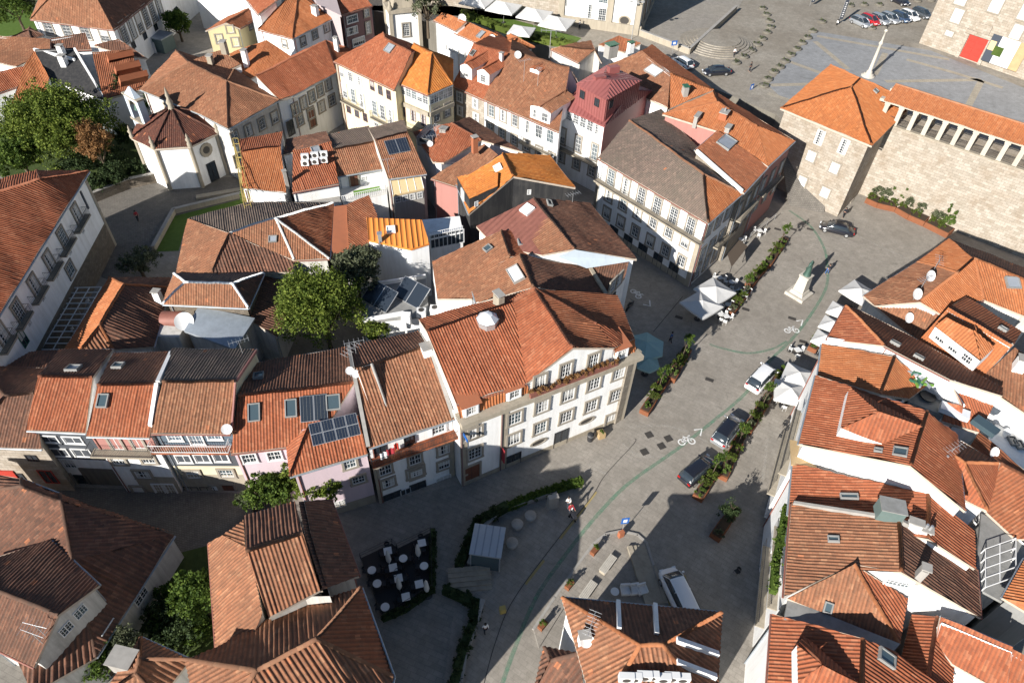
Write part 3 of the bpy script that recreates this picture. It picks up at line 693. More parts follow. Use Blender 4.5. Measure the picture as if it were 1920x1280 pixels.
# upper square: dark setts with pale bands
up_sheet('square', [(1525, 58), (1745, 95), (1920, 165), (1960, 300), (1700, 250), (1500, 215), (1440, 160), (1500, 90)], 'pave_square', 0.006)
def strip(name, pts, wd, mat, z, smooth=False):
    mb = MB(); P = [np.array(q, float) for q in pts]
    rows = []
    for i, q in enumerate(P):
        a = P[max(0, i-1)]; b_ = P[min(len(P)-1, i+1)]; d = (b_-a)[:2]; d /= np.linalg.norm(d); n_ = np.array([-d[1], d[0], 0])*wd/2
        rows.append([q-n_, q+n_])
    rows = [[(p_[0], p_[1], z) for p_ in r] for r in rows]; mb.grid(rows, mat, smooth=False); return struct(mb.build(name))
for (a, b_) in (((1532, 68), (1780, 112)), ((1528, 78), (1590, 130)), ((1478, 115), (1560, 145)), ((1445, 160), (1520, 158)), ((1660, 153), (1840, 150)), ((1840, 152), (1815, 200)), ((1700, 112), (1790, 137)), ((1790, 137), (1880, 165)), ((1660, 100), (1640, 140)), ((1440, 175), (1500, 195))):
    strip('paving_band', [at(*a, ZU), at(*b_, ZU)], 1.0, 'pave_band', ZU+0.012)
up_sheet('church_forecourt', [(1205, 62), (1330, -10), (1400, -10), (1375, 30), (1300, 112), (1245, 100)], 'pave_forecourt', 0.02)
# ------------------------------------------------------------------ houses, lower left row
def firewall(h, pts, wd=.14, up=.45, mat='white'):
    for (x0, y0), (x1, y1) in pts:
        k_ = MB()
        A_ = onroof(h, x0, y0)[0]; B_ = onroof(h, x1, y1)[0]; d_ = B_-A_; L_ = np.linalg.norm(d_[:2]); n_ = np.array([-d_[1], d_[0], 0])/L_*wd
        k_.grid([[q-n_-[0, 0, .2], q-n_+[0, 0, up], q+n_+[0, 0, up], q+n_-[0, 0, .2]] for q in (A_, B_)], mat, smooth=False)
        for q in (A_, B_): k_.face([q-n_-[0, 0, .2], q+n_-[0, 0, .2], q+n_+[0, 0, up], q-n_+[0, 0, up]], mat)
        child(k_, 'parapet', h.root)
H1 = house('low brown tiled stone house with red shopfront at the left edge of the street', [(-60, 836), (78, 841), (112, 690), (-40, 686), (10, 742), (64, 737)], 7.0, 'tile_old', 'ashlar', 'L')
panel(H1, 'ab', -30, 880, 44, 905, 'red_paint', .12, 'shopfront'); wins(H1, 'ab', -10, 890, 32, 892, 2, 1.3, .9, 'dark'); wins(H1, 'ab', 91, 893, 91, 893, 1, 1.3, 2.0, 'red', 'door')
wins(H1, 'ab', 60, 858, 60, 858, 1, 1.0, 0.9, 'dark')
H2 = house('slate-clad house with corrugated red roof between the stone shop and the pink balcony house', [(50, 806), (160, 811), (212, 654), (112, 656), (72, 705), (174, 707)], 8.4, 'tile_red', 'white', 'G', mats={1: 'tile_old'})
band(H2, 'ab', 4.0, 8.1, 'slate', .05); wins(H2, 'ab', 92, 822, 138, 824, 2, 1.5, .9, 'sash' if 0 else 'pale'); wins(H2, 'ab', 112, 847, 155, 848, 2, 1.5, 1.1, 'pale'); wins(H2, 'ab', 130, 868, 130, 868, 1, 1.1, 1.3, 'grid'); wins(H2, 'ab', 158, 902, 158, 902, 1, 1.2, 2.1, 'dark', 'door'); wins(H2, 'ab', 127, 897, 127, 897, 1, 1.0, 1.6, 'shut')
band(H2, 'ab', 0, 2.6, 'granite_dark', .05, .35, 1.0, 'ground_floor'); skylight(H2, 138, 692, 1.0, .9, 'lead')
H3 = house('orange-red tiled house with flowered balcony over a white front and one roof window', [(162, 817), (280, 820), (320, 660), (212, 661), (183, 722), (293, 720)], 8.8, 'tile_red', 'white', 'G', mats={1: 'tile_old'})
band(H3, 'ab', 6.4, 8.7, 'rose', .04); balcony(H3, 'ab', 178, 842, 290, 841, .9, 'granite'); wins(H3, 'ab', 218, 830, 258, 828, 2, .9, 1.7, 'fdoor'); wins(H3, 'ab', 222, 862, 278, 860, 2, 1.1, 1.1); wins(H3, 'ab', 268, 888, 268, 888, 1, 1.3, 1.1, 'sash')
wins(H3, 'ab', 262, 920, 262, 920, 1, 1.0, 1.6, 'shut'); wins(H3, 'ab', 302, 918, 320, 918, 2, 1.0, 2.0, 'pale', 'door'); skylight(H3, 194, 752, .8, 1.1)
band(H3, 'ab', 0, 2.5, 'granite', .04, .3, 1.0, 'ground_floor'); skylight(H3, 222, 687, .8, .8)
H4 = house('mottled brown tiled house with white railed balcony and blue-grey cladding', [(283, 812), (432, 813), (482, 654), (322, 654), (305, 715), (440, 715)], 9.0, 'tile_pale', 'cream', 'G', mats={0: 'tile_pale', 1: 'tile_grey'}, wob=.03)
band(H4, 'ab', 6.3, 8.8, 'slate_blue', .04); band(H4, 'ab', 3.9, 6.0, 'slate', .05)
balcony(H4, 'ab', 290, 834, 434, 833, .9, 'tile_red', 'whitepaint', .95, .2, bt=.03); wins(H4, 'ab', 328, 818, 402, 816, 2, 1.1, 1.0, 'pale'); wins(H4, 'ab', 367, 820, 367, 820, 1, 1.1, 1.7, 'pale', 'door')
wins(H4, 'ab', 345, 859, 415, 857, 3, 1.2, 1.1, 'pale'); wins(H4, 'ab', 362, 888, 425, 886, 2, 1.2, 1.1)
band(H4, 'ab', 0, 2.5, 'granite', .04, 0, 1.0, 'ground_floor'); wins(H4, 'ab', 362, 922, 392, 922, 2, 1.3, 1.8, 'dark', 'door'); wins(H4, 'ab', 428, 918, 428, 918, 1, 1.3, 1.9, 'door', 'door'); wins(H4, 'ab', 408, 918, 408, 918, 1, .8, 1.6, 'shut')
antenna(H4, 455, 662, 1.6); dish(H4, 427, 808, .45, .3)
firewall(H3, [((322, 662), (297, 718)), ((295, 722), (283, 800))], .16, .3)
firewall(H4, [((480, 657), (443, 713)), ((441, 718), (434, 808))], .06, .1, 'rose')
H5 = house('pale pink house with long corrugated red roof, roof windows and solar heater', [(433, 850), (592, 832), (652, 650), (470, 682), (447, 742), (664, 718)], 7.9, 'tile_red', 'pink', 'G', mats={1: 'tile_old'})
wins(H5, 'ab', 468, 858, 515, 853, 2, 1.1, 1.2, 'pale'); skylight(H5, 477, 774, .9, 1.5); skylight(H5, 546, 766, .9, 1.5); skylight(H5, 625, 755, 1.1, 1.3); skylight(H5, 485, 706, .8, .9)
H5b = house('pink house wing with hipped red roof above a shrub-covered front', {'a': (543, 893, 7.9), 'b': (689, 850, 7.9), 'f': (671, 778, 'ab'), 'e': (582, 795, '=f'), 'd': (537, 838, 8.0)}, 7.9, 'tile_red', 'pink', faces=['abfe', 'aed'])
wins(H5b, 'ab', 656, 868, 656, 868, 1, 1.0, 1.2); wins(H5b, 'ab', 672, 898, 672, 898, 1, 1.1, 1.0); wins(H5b, 'ab', 636, 944, 636, 944, 1, 1.2, 1.0, 'grid')
band(H5b, 'ab', 0, 1.2, 'granite', .05, 0, 1, 'plinth')
def panels(h, x, y, w, l, nx, ny, mat='panel_dark', fr='steel', name='solar_panel', up=.12, tilt=0):
    P, n, g = onroof(h, x, y); u = np.array([-g[1], g[0], 0]); v = np.cross(n, u)
    if tilt:
        a = math.radians(tilt); v2 = v*math.cos(a)+n*math.sin(a); n2 = n*math.cos(a)-v*math.sin(a); v, n = v2, n2
    P = P+n*(up+(l/2*math.sin(math.radians(tilt)) if tilt else 0))
    M = Matrix(((u[0], v[0], n[0], P[0]), (u[1], v[1], n[1], P[1]), (u[2], v[2], n[2], P[2]), (0, 0, 0, 1)))
    for i in range(nx):
        mb = MB(); ww = w/nx; x0 = -w/2+ww*(i+.5)
        mb.box((x0, 0, 0), (ww-.03, l, .06), fr, M=M)
        for j in range(ny): 
            hh = l/ny; mb.box((x0, -l/2+hh*(j+.5), .032), (ww-.12, hh-.07, .012), mat, M=M)
        for c_ in range(1, 4): mb.box((x0-ww/2+ww*c_/4, 0, .042), (.012, l-.1, .006), 'cement', M=M)
        child(mb, name, h.root)
panels(H5, 589, 766, 2.3, 2.3, 2, 1, 'collector', 'steel', 'solar_panel', .2); panels(H5b, 628, 806, 4.0, 1.95, 4, 2, up=.25)
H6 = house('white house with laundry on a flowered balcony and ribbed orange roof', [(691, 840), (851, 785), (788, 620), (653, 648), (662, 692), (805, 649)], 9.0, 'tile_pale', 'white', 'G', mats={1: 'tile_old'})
H6.z = 0
for (xa, ya, xb, yb) in ((651, 650, 691, 838), (786, 622, 853, 783)):
    P = onroof(H6, xa, ya)[0]; Q = at(xb, yb, 9.0); 
for e1, e2 in (('a', 'e'), ('e', 'd'), ('b', 'f'), ('f', 'c')):
    k_ = MB(); A_, B_ = H6.V[e1], H6.V[e2]; d_ = B_-A_; L_ = np.linalg.norm(d_[:2]); n_ = np.array([-d_[1], d_[0], 0])/L_*.16
    k_.grid([[A_-n_-[0, 0, .1], A_-n_+[0, 0, .22], A_+n_+[0, 0, .22], A_+n_-[0, 0, .1]], [B_-n_-[0, 0, .1], B_-n_+[0, 0, .22], B_+n_+[0, 0, .22], B_+n_-[0, 0, .1]]], 'concrete', smooth=False); child(k_, 'parapet', H6.root)
balcony(H6, 'ab', 692, 857, 860, 805, 1.0, 'tile_red', 'iron', .9); 
wins(H6, 'ab', 712, 845, 712, 845, 1, 1.2, 1.5, 'dark'); wins(H6, 'ab', 768, 828, 768, 828, 1, 1.0, 1.6, 'dark', 'door'); wins(H6, 'ab', 822, 804, 822, 804, 1, 1.2, 1.0, 'pale')
wins(H6, 'ab', 722, 880, 832, 842, 3, 1.1, 1.3, 'sash'); wins(H6, 'ab', 728, 904, 832, 870, 3, 1.1, 1.2); wins(H6, 'ab', 779, 884, 779, 884, 1, 1.5, 1.3, 'sash')
wins(H6, 'ab', 736, 932, 736, 932, 1, 1.8, 1.6, 'dark', 'shop_window'); wins(H6, 'ab', 784, 916, 784, 916, 1, 1.6, 2.1, 'dark', 'door'); wins(H6, 'ab', 832, 903, 832, 903, 1, 1.5, 2.0, 'grid', 'door'); wins(H6, 'ab', 761, 925, 761, 925, 1, 1.0, 1.8, 'shop', 'door')
band(H6, 'ab', 0, 6.9, 'granite', .06, 0.0, .06, 'quoin'); band(H6, 'ab', 0, 6.9, 'granite', .06, .93, 1, 'quoin')
dish(H6, 668, 708, .35, .5); dish(H6, 657, 702, .35, .5); antenna(H6, 664, 688, 2.2, 6, 60); antenna(H6, 668, 664, 1.6, 5, 20); chimney(H6, 800, 662, .9, .8, .6, 'white')
# raised strip of roof along the left party wall
_A = [at(700, 779, 9.9), at(727, 769, 9.9), at(697, 682, 12.3), at(668, 690, 12.3)]
mb = MB(); slope_mesh(mb, _A, 'tile_pale'); Tt = np.array([0, 0, 1.0])
for i in range(4): mb.face([_A[i]-[0, 0, .02], _A[(i+1) % 4]-[0, 0, .02], _A[(i+1) % 4]-Tt, _A[i]-Tt], 'white')
_o = child(mb, 'dormer', H6.root)
k_ = MB(); k_.tube(_A[1]+[0, 0, .05], _A[2]+[0, 0, .05], .14, 'concrete', 4); child(k_, 'parapet', H6.root); k_ = MB(); k_.tube(_A[0]+[0, 0, .0], _A[1]+[0, 0, .0], .14, 'white', 4); child(k_, 'parapet', H6.root)
# ------------------------------------------------------------------ big white house on the corner
zc = 9.6
Fa = at(862, 792, zc); Fb = at(1197, 664, zc)
def fpl(x, y, off=0.0):
    d = (Fb-Fa)[:2]; d /= np.linalg.norm(d); n_ = np.array([d[1], -d[0], 0]); P = hitv(x, y, Fa+n_*off, Fb+n_*off); return P
def px(x, y, off=0.0):
    P = fpl(x, y, off); return (x, y, float(P[2]))
za = float(fpl(1075, 652, -.3)[2]); ze1 = float(fpl(988, 718, -.3)[2]); ze2 = float(fpl(1151, 652, -.3)[2])
print('central gable', za, ze1, ze2)
H7 = house('large white corner house with wide gable, stone cornice and red ribbed roofs', {
    'a': (856, 758, 11.0), 'b': (988, 718, ze1), 'c': (1075, 652, za), 'd': (1151, 652, ze2), 'e': (1190, 634, 10.6), 'f': (1157, 553, 11.2),
    'g': (1002, 541, za), 'h': (785, 598, 11.2), 'i': (800, 621, 13.2), 'j': (962, 565, 13.2), 'k': (1119, 608, 12.6)}, 10.6, 'tile_red', 'white',
    faces=['abji', 'bcgj', 'ijgh', 'cdkg', 'dek', 'kefg'], cat='house', ov=.3, mats={0: 'tile_red', 1: 'tile_red', 3: 'tile_rust', 5: 'tile_rust'})  # right-hand slopes face away from the sun: shade put into a darker tile
# facade slab below the cornice (outer wall line)
def facade(h, A, B, zt, mat, z0=0.0, dep=1.2, name='wall'):
    d = (B-A)[:2]; L = np.linalg.norm(d); d = d/L; n_ = np.array([d[1], -d[0]]); c_ = (A+B)[:2]/2-n_*dep/2
    mb = MB(); mb.box((c_[0], c_[1], (zt+z0-.6)/2), (L, dep, zt-z0+.6), mat, ax=tuple(d)); return child(mb, name, h.root)
facade(H7, Fa, Fb, zc, 'white', 0, 1.5)
Gc = at(1188, 610, zc) ; dF = (Fb-Fa)/np.linalg.norm(Fb-Fa); nF = np.array([dF[1], -dF[0], 0])
Fs = Fb-nF*9.5-dF*2.0
facade(H7, Fb, Fs, zc, 'ashlar_grey', 0, 1.2)
h7 = House(); h7.ins = {'a': Fa, 'b': Fb, 'c': Fs, 'z': Fa-nF*6}; h7.loop = ['a', 'b', 'c', 'z']; h7.root = H7.root; h7.V = H7.V; h7.F = H7.F; h7.roof = H7.roof; h7.roofname = 'tile_red'; h7.z0 = 0
def lbox(h, A, B, z0, z1, out, mat, name, inn=0.2, lab=None):
    d = (B-A)[:2]; L = np.linalg.norm(d); d = d/L; n_ = np.array([d[1], -d[0]]); c_ = (A+B)[:2]/2+n_*(out-inn)/2
    mb = MB(); mb.box((c_[0], c_[1], (z0+z1)/2), (L, out+inn, z1-z0), mat, ax=tuple(d)); return child(mb, name, h.root, lab)
lbox(h7, Fa, Fb+dF*.3, zc-.45, zc+.08, .5, 'granite', 'cornice', 1.0); lbox(h7, Fb, Fs, zc-.35, zc+.05, .5, 'granite', 'cornice', .6)
def along(A, B, t): return A+(B-A)*t
lbox(h7, along(Fa, Fb, .36), along(Fa, Fb, .86), zc+.05, zc+.5, .42, 'metal_brown', 'flower_box', -.12)
FB = [tuple(along(Fa, Fb, t_)+nF*.2+np.array([0, 0, .6])) for t_ in np.linspace(.37, .85, 14)]
for t0, t1 in ((0, .035), (.215, .255), (.965, 1.0)): lbox(h7, along(Fa, Fb, t0), along(Fa, Fb, t1), 0, zc-.35, .07, 'granite', 'quoin', .1)
lbox(h7, Fa, Fb, 0, .6, .06, 'granite', 'plinth', .1)
for (a_, b_, n__) in (((880+0, 812), (880, 812), 1), ((890, 848), (890, 848), 1), ((965, 783), (1160, 698), 5), ((963, 822), (1154, 740), 5)): wins(h7, 'ab', *a_, *b_, n__, 1.3, 1.6)
wins(h7, 'ab', 891, 810, 891, 810, 1, 1.15, 1.35)
for (x, y) in ((1010, 828), (1100, 788)):
    P = fpl(x, y); mb = MB()
    rows = [[P+dF*(1.0*k*math.cos(t_))+np.array([0, 0, .45*k*math.sin(t_)])+nF*o_ for t_ in np.linspace(0, 2*math.pi, 17)[:-1]] for k, o_ in ((1, 0), (1, .08), (.72, .08), (.7, .02))]
    mb.grid(rows, 'window_stone', close=True, smooth=False); mb.face(rows[-1], 'grate'); child(mb, 'oval_window', H7.root)
wins(h7, 'ab', 884, 885, 884, 885, 1, 1.6, 2.2, 'door'); wins(h7, 'ab', 1051, 823, 1051, 823, 1, 1.6, 2.8, 'dark', 'door'); wins(h7, 'ab', 1145, 790, 1145, 790, 1, 1.4, 2.6, 'doorw', 'door'); wins(h7, 'ab', 962, 862, 962, 862, 1, 1.7, 1.9, 'dark', 'shop_window')
# gable windows
A_, B_ = H7.V['b'], H7.V['d']
_h = House(); _h.ins = {'a': A_+nF*.02-(nF*.3), 'b': B_+nF*.02-nF*.3}; 
gd = (B_-A_)[:2]/np.linalg.norm((B_-A_)[:2]); gn = np.array([gd[1], -gd[0], 0]); gd = np.array([gd[0], gd[1], 0])
mb = MB(); inn_ = -.03
PA, PB, PC = [H7.V[k]+gn*inn_ for k in 'bdc']; 
for e1, e2, q1, q2 in (('a', 'b', (863, 790), (992, 740)), ('d', 'e', (1150, 680), (1190, 664))):
    T1_, T2_ = H7.V[e1], H7.V[e2]; B1_ = fpl(*q1, -.35); B2_ = fpl(*q2, -.35); B1_[2] = B2_[2] = zc+.05; mb = MB(); T1_ = T1_-[0, 0, .1]; T2_ = np.array([T2_[0], T2_[1], min(T2_[2], T1_[2]+.6)]); slope_mesh(mb, [B1_, B2_, T2_, T1_], 'tile_orange'); o_ = child(mb, 'mansard', H7.root)

for x, y in ((1012, 715), (1060, 693), (1112, 675)):
    P = hitv(x, y, PA, PB); put_win(H7.root, P+gn*.02, gd, gn, 1.1, 1.7, 'sash')
for x, y in ((884, 779), (964, 748), (1164, 672)):
    P = fpl(x, y, -.25); P[2] = zc+.1; mb = MB(); c_ = P-nF*1.0+np.array([0, 0, .65]); mb.box(tuple(c_), (1.5, 2.0, 1.3), 'white', ax=(dF[0], dF[1])); o_ = child(mb, 'dormer', H7.root); mb = MB()
    slope_mesh(mb, [P-dF*.95+nF*.2+[0, 0, 1.32], P+dF*.95+nF*.2+[0, 0, 1.32], P+dF*.95-nF*2.2+[0, 0, 1.75], P-dF*.95-nF*2.2+[0, 0, 1.75]], 'terracotta', 'flat'); r_ = child(mb, 'roof', H7.root); r_.parent = o_
    w_ = put_win(H7.root, P+nF*.01+[0, 0, .65], dF, nF, 1.0, .95, 'pale'); w_.parent = o_
skylight(H7, 912, 612, .2, .2)
P = onroof(H7, 914, 604)[0]; mb = MB(); mb.lathe((P[0], P[1], P[2]-.3), [(1.0, 0), (1.0, .7), (1.05, .75)], 'steel', 8, False); mb.lathe((P[0], P[1], P[2]+.45), [(1.0, 0), (.45, .5), (.01, .6)], 'lamp_clear', 8, False)
child(mb, 'roof_lantern', H7.root)
chimney(H7, 935, 568, 1.0, .6, .9, 'granite')
# stone facade corner trim and street face windows
for t_ in (.25, .6, .85):
    for z_ in (2.0, 5.2, 8.0): put_win(H7.root, along(Fb, Fs, t_)*np.array([1, 1, 0])+np.array([0, 0, z_])+np.array([(Fs-Fb)[1], -(Fs-Fb)[0], 0])/np.linalg.norm((Fs-Fb)[:2])*.01, (Fs-Fb)/np.linalg.norm(Fs-Fb), np.array([(Fs-Fb)[1], -(Fs-Fb)[0], 0])/np.linalg.norm((Fs-Fb)[:2]), 1.0, 1.5, 'sash')
# laundry, signs
for (x0, y0, x1, y1, c_) in ((712, 850, 724, 838, 'cloth_white'), (724, 843, 738, 833, 'cloth_red'), (738, 832, 746, 826, 'red_paint')):
    A_, B_, d_, n_ = frame(H6, 'ab'); P0 = hitv(x0, y0, A_+n_*.9, B_+n_*.9); P1 = hitv(x1, y1, A_+n_*.9, B_+n_*.9); P1[2] = P0[2]
    mb = MB(); rows = [[P0+(P1-P0)*t_+n_*.06*math.sin(9*t_)-np.array([0, 0, zz]) for t_ in np.linspace(0, 1, 8)] for zz in (0, .45, .9)]; mb.grid(rows, c_); tag(mb.build('laundry'), {'cloth_white': 'pale pink sheet', 'cloth_red': 'big crimson sheet', 'red_paint': 'small scarlet cloth'}[c_]+' drying over the flowered balcony rail', 'laundry', 'laundry on the balcony')
mb = MB(); P = fpl(868, 812)+nF*.5; mb.box(tuple(P), (.08, .9, .35), 'sign_blue', ax=(dF[0], dF[1])); child(mb, 'shop_sign', H7.root)
mb = MB(); P = fpl(940, 848)+nF*.4; mb.box(tuple(P), (.08, .5, 1.9), 'cloth_red', ax=(dF[0], dF[1])); child(mb, 'shop_sign', H7.root)
for x, y0, y1 in ((941, 775, 885), (864, 808, 908)): A_ = fpl(x, y0)+nF*.12; mb = MB(); mb.tube(A_, (A_[0], A_[1], .1), .06, 'mauve', 6); child(mb, 'drainpipe', H7.root)
# ------------------------------------------------------------------ bottom left corner houses
K1 = house('huge old brown tiled house at the lower left with a narrow back slope', {'a': (40, 911, 7.4), 'b': (114, 939, 7.4), 'c': (327, 1003, 3.8), 'd': (135, 1050, 7.0), 'e': (-30, 1090, 5.6), 'f': (-60, 1010, 4.9), 'g': (-60, 930, 5.9), 'h': (180, 1232, 3.8), 'i': (60, 1300, 5.0), 'j': (112, 925, 6.7), 'k': (40, 897, 6.7), 'l': (-60, 880, 6.0)}, 6.4, 'tile_old', 'lime',
    faces=['bcd', 'abdefg', 'jcb', 'kjba', 'lkag', 'dch', 'ehi' if 0 else 'dhie'], p=.34, wob=.04, grp=None, cap=True)
wins(K1, 'ch', 262, 1115, 262, 1115, 1, 1.4, 1.5, 'grid'); wins(K1, 'ch', 208, 1182, 208, 1182, 1, 1.4, 1.5, 'grid')
K2 = house('raised brown tiled attic house with two windows in its gable at the lower left', {'a': (110, 1152, 8.3), 'b': (186, 1097, 7.1), 'c': (95, 1012, 7.1), 'd': (-60, 1060, 7.1), 'e': (-60, 1085, 8.3), 'f': (64, 1250, 6.3), 'g': (-60, 1190, 6.3)}, 9.2, 'tile_old', 'lime',
    faces=['abcde', 'aegf'], wob=.03, z0=0)
wins(K2, 'ab', 150, 1146, 124, 1178, 2, .95, 1.0, 'grid')
antenna(K2, 85, 1190, 1.6, 5, -10); antenna(K2, 80, 1205, 1.6, 5, -15)
mb = MB(); Q = at(82, 1212, 5.8); mb.box((Q[0], Q[1], Q[2]-.4), (1.2, 1.0, 2.4), 'lime'); mb.box((Q[0], Q[1], Q[2]+.86), (1.35, 1.15, .12), 'concrete'); child(mb, 'chimney', K2.root)
K3 = house('orange-brown tiled house with stepped roofs at the bottom left of centre', [(504, 1158), (600, 1106), (553, 940), (457, 968), (461, 1033), (568, 999)], 12.0, 'tile_pale', 'lime', 'G', mats={1: 'tile_old'}, wob=.035)
K4 = house('long pale brown lean-to roof left of the stepped roofs', {'a': (391, 1017, 9.2), 'b': (405, 1216, 9.2), 'c': (432, 1214, 9.7), 'd': (470, 1200, 10.5), 'e': (492, 1150, 11.4), 'f': (480, 1088, 11.8), 'g': (460, 1024, 11.6), 'h': (418, 1003, 10.2), 'i': (457, 975, 10.5)}, 6.0, 'tile_pale', 'lime',
    faces=['abcdefgh', 'hgi'], wob=.035, cap=False)
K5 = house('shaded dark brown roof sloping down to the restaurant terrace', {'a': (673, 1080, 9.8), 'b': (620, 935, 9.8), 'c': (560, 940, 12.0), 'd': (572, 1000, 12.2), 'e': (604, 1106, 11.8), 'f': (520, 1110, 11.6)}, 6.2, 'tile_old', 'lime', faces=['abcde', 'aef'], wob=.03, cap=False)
K6 = house('large hipped tiled roof at the bottom with a red-striped right slope', {'a': (677, 1100, 10.0), 'b': (594, 1198, 13.4), 'c': (738, 1268, 10.0), 'd': (480, 1256, 13.7), 'e': (348, 1236, 11.6), 'f': (405, 1213, 10.4), 'g': (505, 1160, 10.4), 'h': (380, 1400, 12.0), 'i': (700, 1420, 10.0)}, 6.2, 'tile_pale', 'lime',
    faces=['acb', 'abdefg', 'bcihd', 'dhe'], wob=.03, p=.3, mats={0: 'tile_rust', 1: 'tile_pale'})
K7 = house('small brown hipped roof with a rendered chimney among the bushes at the bottom left', {'a': (264, 1194, 6.5), 'b': (357, 1236, 6.5), 'c': (262, 1236, 7.9), 'd': (195, 1300, 6.5), 'e': (300, 1310, 6.5), 'f': (255, 1262, 7.9)}, 5.0, 'tile_pale', 'lime', faces=['abc', 'acfd', 'bef' if 0 else 'befc', 'dfe'], p=.34, mats={0: 'tile_old'})
chimney(K7, 238, 1242, 1.6, 1.2, .7, 'concrete')
# ------------------------------------------------------------------ bottom centre
B1 = house('hipped tiled house between the two stairways at the bottom centre', {'a': (1053, 1119, 8.4), 'b': (1354, 1147, 8.4), 'c': (1243, 1209, 11.4), 'd': (1200, 1209, 11.4), 'e': (1346, 1300, 7.7), 'f': (1105, 1300, 7.7), 'g': (1148, 1300, 10.2), 'h': (1310, 1300, 9.4)}, 6.4, 'tile_red', 'white',
    faces=['abcd', 'adgf', 'behc', 'dchg'], wob=.02, p=.3, mats={0: 'tile_old', 1: 'tile_pale', 2: 'tile_pale', 3: 'tile_pale'}, capmat='tile_orange')  # back slope turned from the sun, its shade painted by the darker tile
firewall(B1, [((1158, 1128), (1160, 1180)), ((1227, 1134), (1230, 1190)), ((1268, 1201), (1346, 1228)), ((1268, 1242), (1342, 1270))])
dish(B1, 1098, 1205, .5, .5); chimney(B1, 1094, 1200, .7, .5, .7, 'white'); antenna(B1, 1105, 1185, 1.5, 8, 70)
for x, y in ((1172, 1275), (1186, 1275), (1205, 1272), (1218, 1272), (1240, 1276), (1256, 1274), (1276, 1276)): acunit(B1, x, y, 0, .2)
B2 = house('small ragged tiled roof beside the white wall at the bottom centre', {'a': (1020, 1212, 5.5), 'b': (1088, 1225, 6.9), 'c': (1095, 1300, 6.7), 'd': (1000, 1300, 4.9), 'e': (1032, 1238, 6.7)}, 4, 'tile_old', 'lime', faces=['abe', 'aed', 'ebcd'], p=.34)
# ------------------------------------------------------------------ right bottom row
R1 = house('red ribbed roof with hipped dormer and skylight at the bottom right', {'a': (1448, 1150, 8.2), 'b': (1437, 1310, 8.0), 'c': (1614, 1310, 10.6), 'd': (1618, 1196, 10.8), 'e': (1790, 1310, 7.6), 'f': (1680, 1222, 9.6)}, 8, 'tile_red', 'white',
    faces=['abcd', 'dcef'], capmat='tile_orange'); skylight(R1, 1660, 1233, .8, 1.2)
mb = MB()
_D = {k: at(*q) for k, q in {'a': (1495, 1208, 10.2), 'b': (1508, 1192, 9.9), 'c': (1541, 1246, 11.4), 'd': (1610, 1280, 10.9), 'e': (1496, 1280, 10.0), 'f': (1610, 1310, 10.9)}.items()}
for f_ in ('abc', 'bdc', 'ace', 'cdfe'): slope_mesh(mb, [_D[k] for k in f_], 'tile_red')
for e1, e2 in (('a', 'b'), ('a', 'e')): mb.face([_D[e1], _D[e2], _D[e2]-[0, 0, 1.2], _D[e1]-[0, 0, 1.2]], 'white')
child(mb, 'dormer', R1.root)
RT = house('flat grey terrace strip between two red roofs at the lower right', [(1470, 1160, 8.6), (1674, 1222, 9.2), (1688, 1206, 9.2), (1478, 1122, 8.6)], 8.6, 'cement', 'white', 'F', cat='roof terrace', name='roof_terrace')
R2 = house('weathered red tiled house with a brown right slope and green roof cabin', {'a': (1484, 944, 9.6), 'b': (1470, 1119, 9.4), 'c': (1600, 1057, 11.0), 'd': (1690, 1072, 12.0), 'e': (1686, 976, 12.2), 'f': (1840, 1158, 8.4), 'g': (1833, 1066, 8.4)}, 9, 'tile_red', 'white',
    faces=['abcde', 'edfg'], mats={0: 'tile_pale', 1: 'tile_old'}, capmat='tile_orange', wob=.03)
R2b = house('hipped weathered tiled roof with a small skylight in front of the tall white gable', {'a': (1476, 1121, 8.8), 'b': (1602, 1057, 11.4), 'c': (1702, 1122, 9.2), 'd': (1686, 1208, 8.4), 'z': (1610, 1140, 8.4)}, 9, 'tile_red', 'concrete', faces=['abd', 'bcd'], mats={0: 'tile_pale', 1: 'tile_red'}, capmat='tile_orange')
skylight(R2b, 1552, 1137, .5, .7)
mb = MB(); 
def wallpoly(h, pts, mat, name='wall', z=None, hs=None):
    mb = MB(); P = [at(*q) for q in pts]; uv = [(0, 0)]*len(P)
    mb.face(P, mat, uv); return child(mb, name, h.root)
# tall white gable wall behind the hipped roof
E_, F_ = R2.ins['b'], R2.ins['f']
wins(R2, 'bf' if 0 else 'cd', 1610, 1080, 1610, 1080, 1, .1, .1, 'plain') if 0 else None
wins(R2, 'df', 1683, 1092, 1683, 1092, 1, 1.6, .7, 'pale') if 'd' in R2.ins and 'f' in R2.ins else None
mb = MB(); P = onroof(R2, 1662, 965)[0]; mb.box((P[0], P[1], P[2]+.6), (1.7, 1.2, 1.3), 'green_cabin', ax=(.97, -.2)); mb.box((P[0], P[1], P[2]+1.28), (1.8, 1.3, .1), 'cement', ax=(.97, -.2)); child(mb, 'roof_cabin', R2.root)
chimney(R2, 1710, 990, .9, .5, .6, 'white'); chimney(R2, 1728, 1003, .8, .5, .6, 'white', pots=2); chimney(R2, 1720, 1082, .5, .5, 1.2, 'concrete'); skylight(R2, 1563, 1012, .4, .7); firewall(R2, [((1486, 945), (1684, 976)), ((1690, 980), (1735, 1005))], .12, .35, 'concrete')
R3 = house('long red ribbed roof crossed by a big shadow, below the long white wall', {'a': (1487, 869, 9.4), 'b': (1478, 965, 9.2), 'c': (1741, 1010, 11.6), 'd': (1739, 926, 11.8), 'e': (1828, 1066, 9.6), 'f': (1826, 996, 9.7)}, 9, 'tile_red', 'white', faces=['abcd', 'dcef'], capmat='tile_orange')
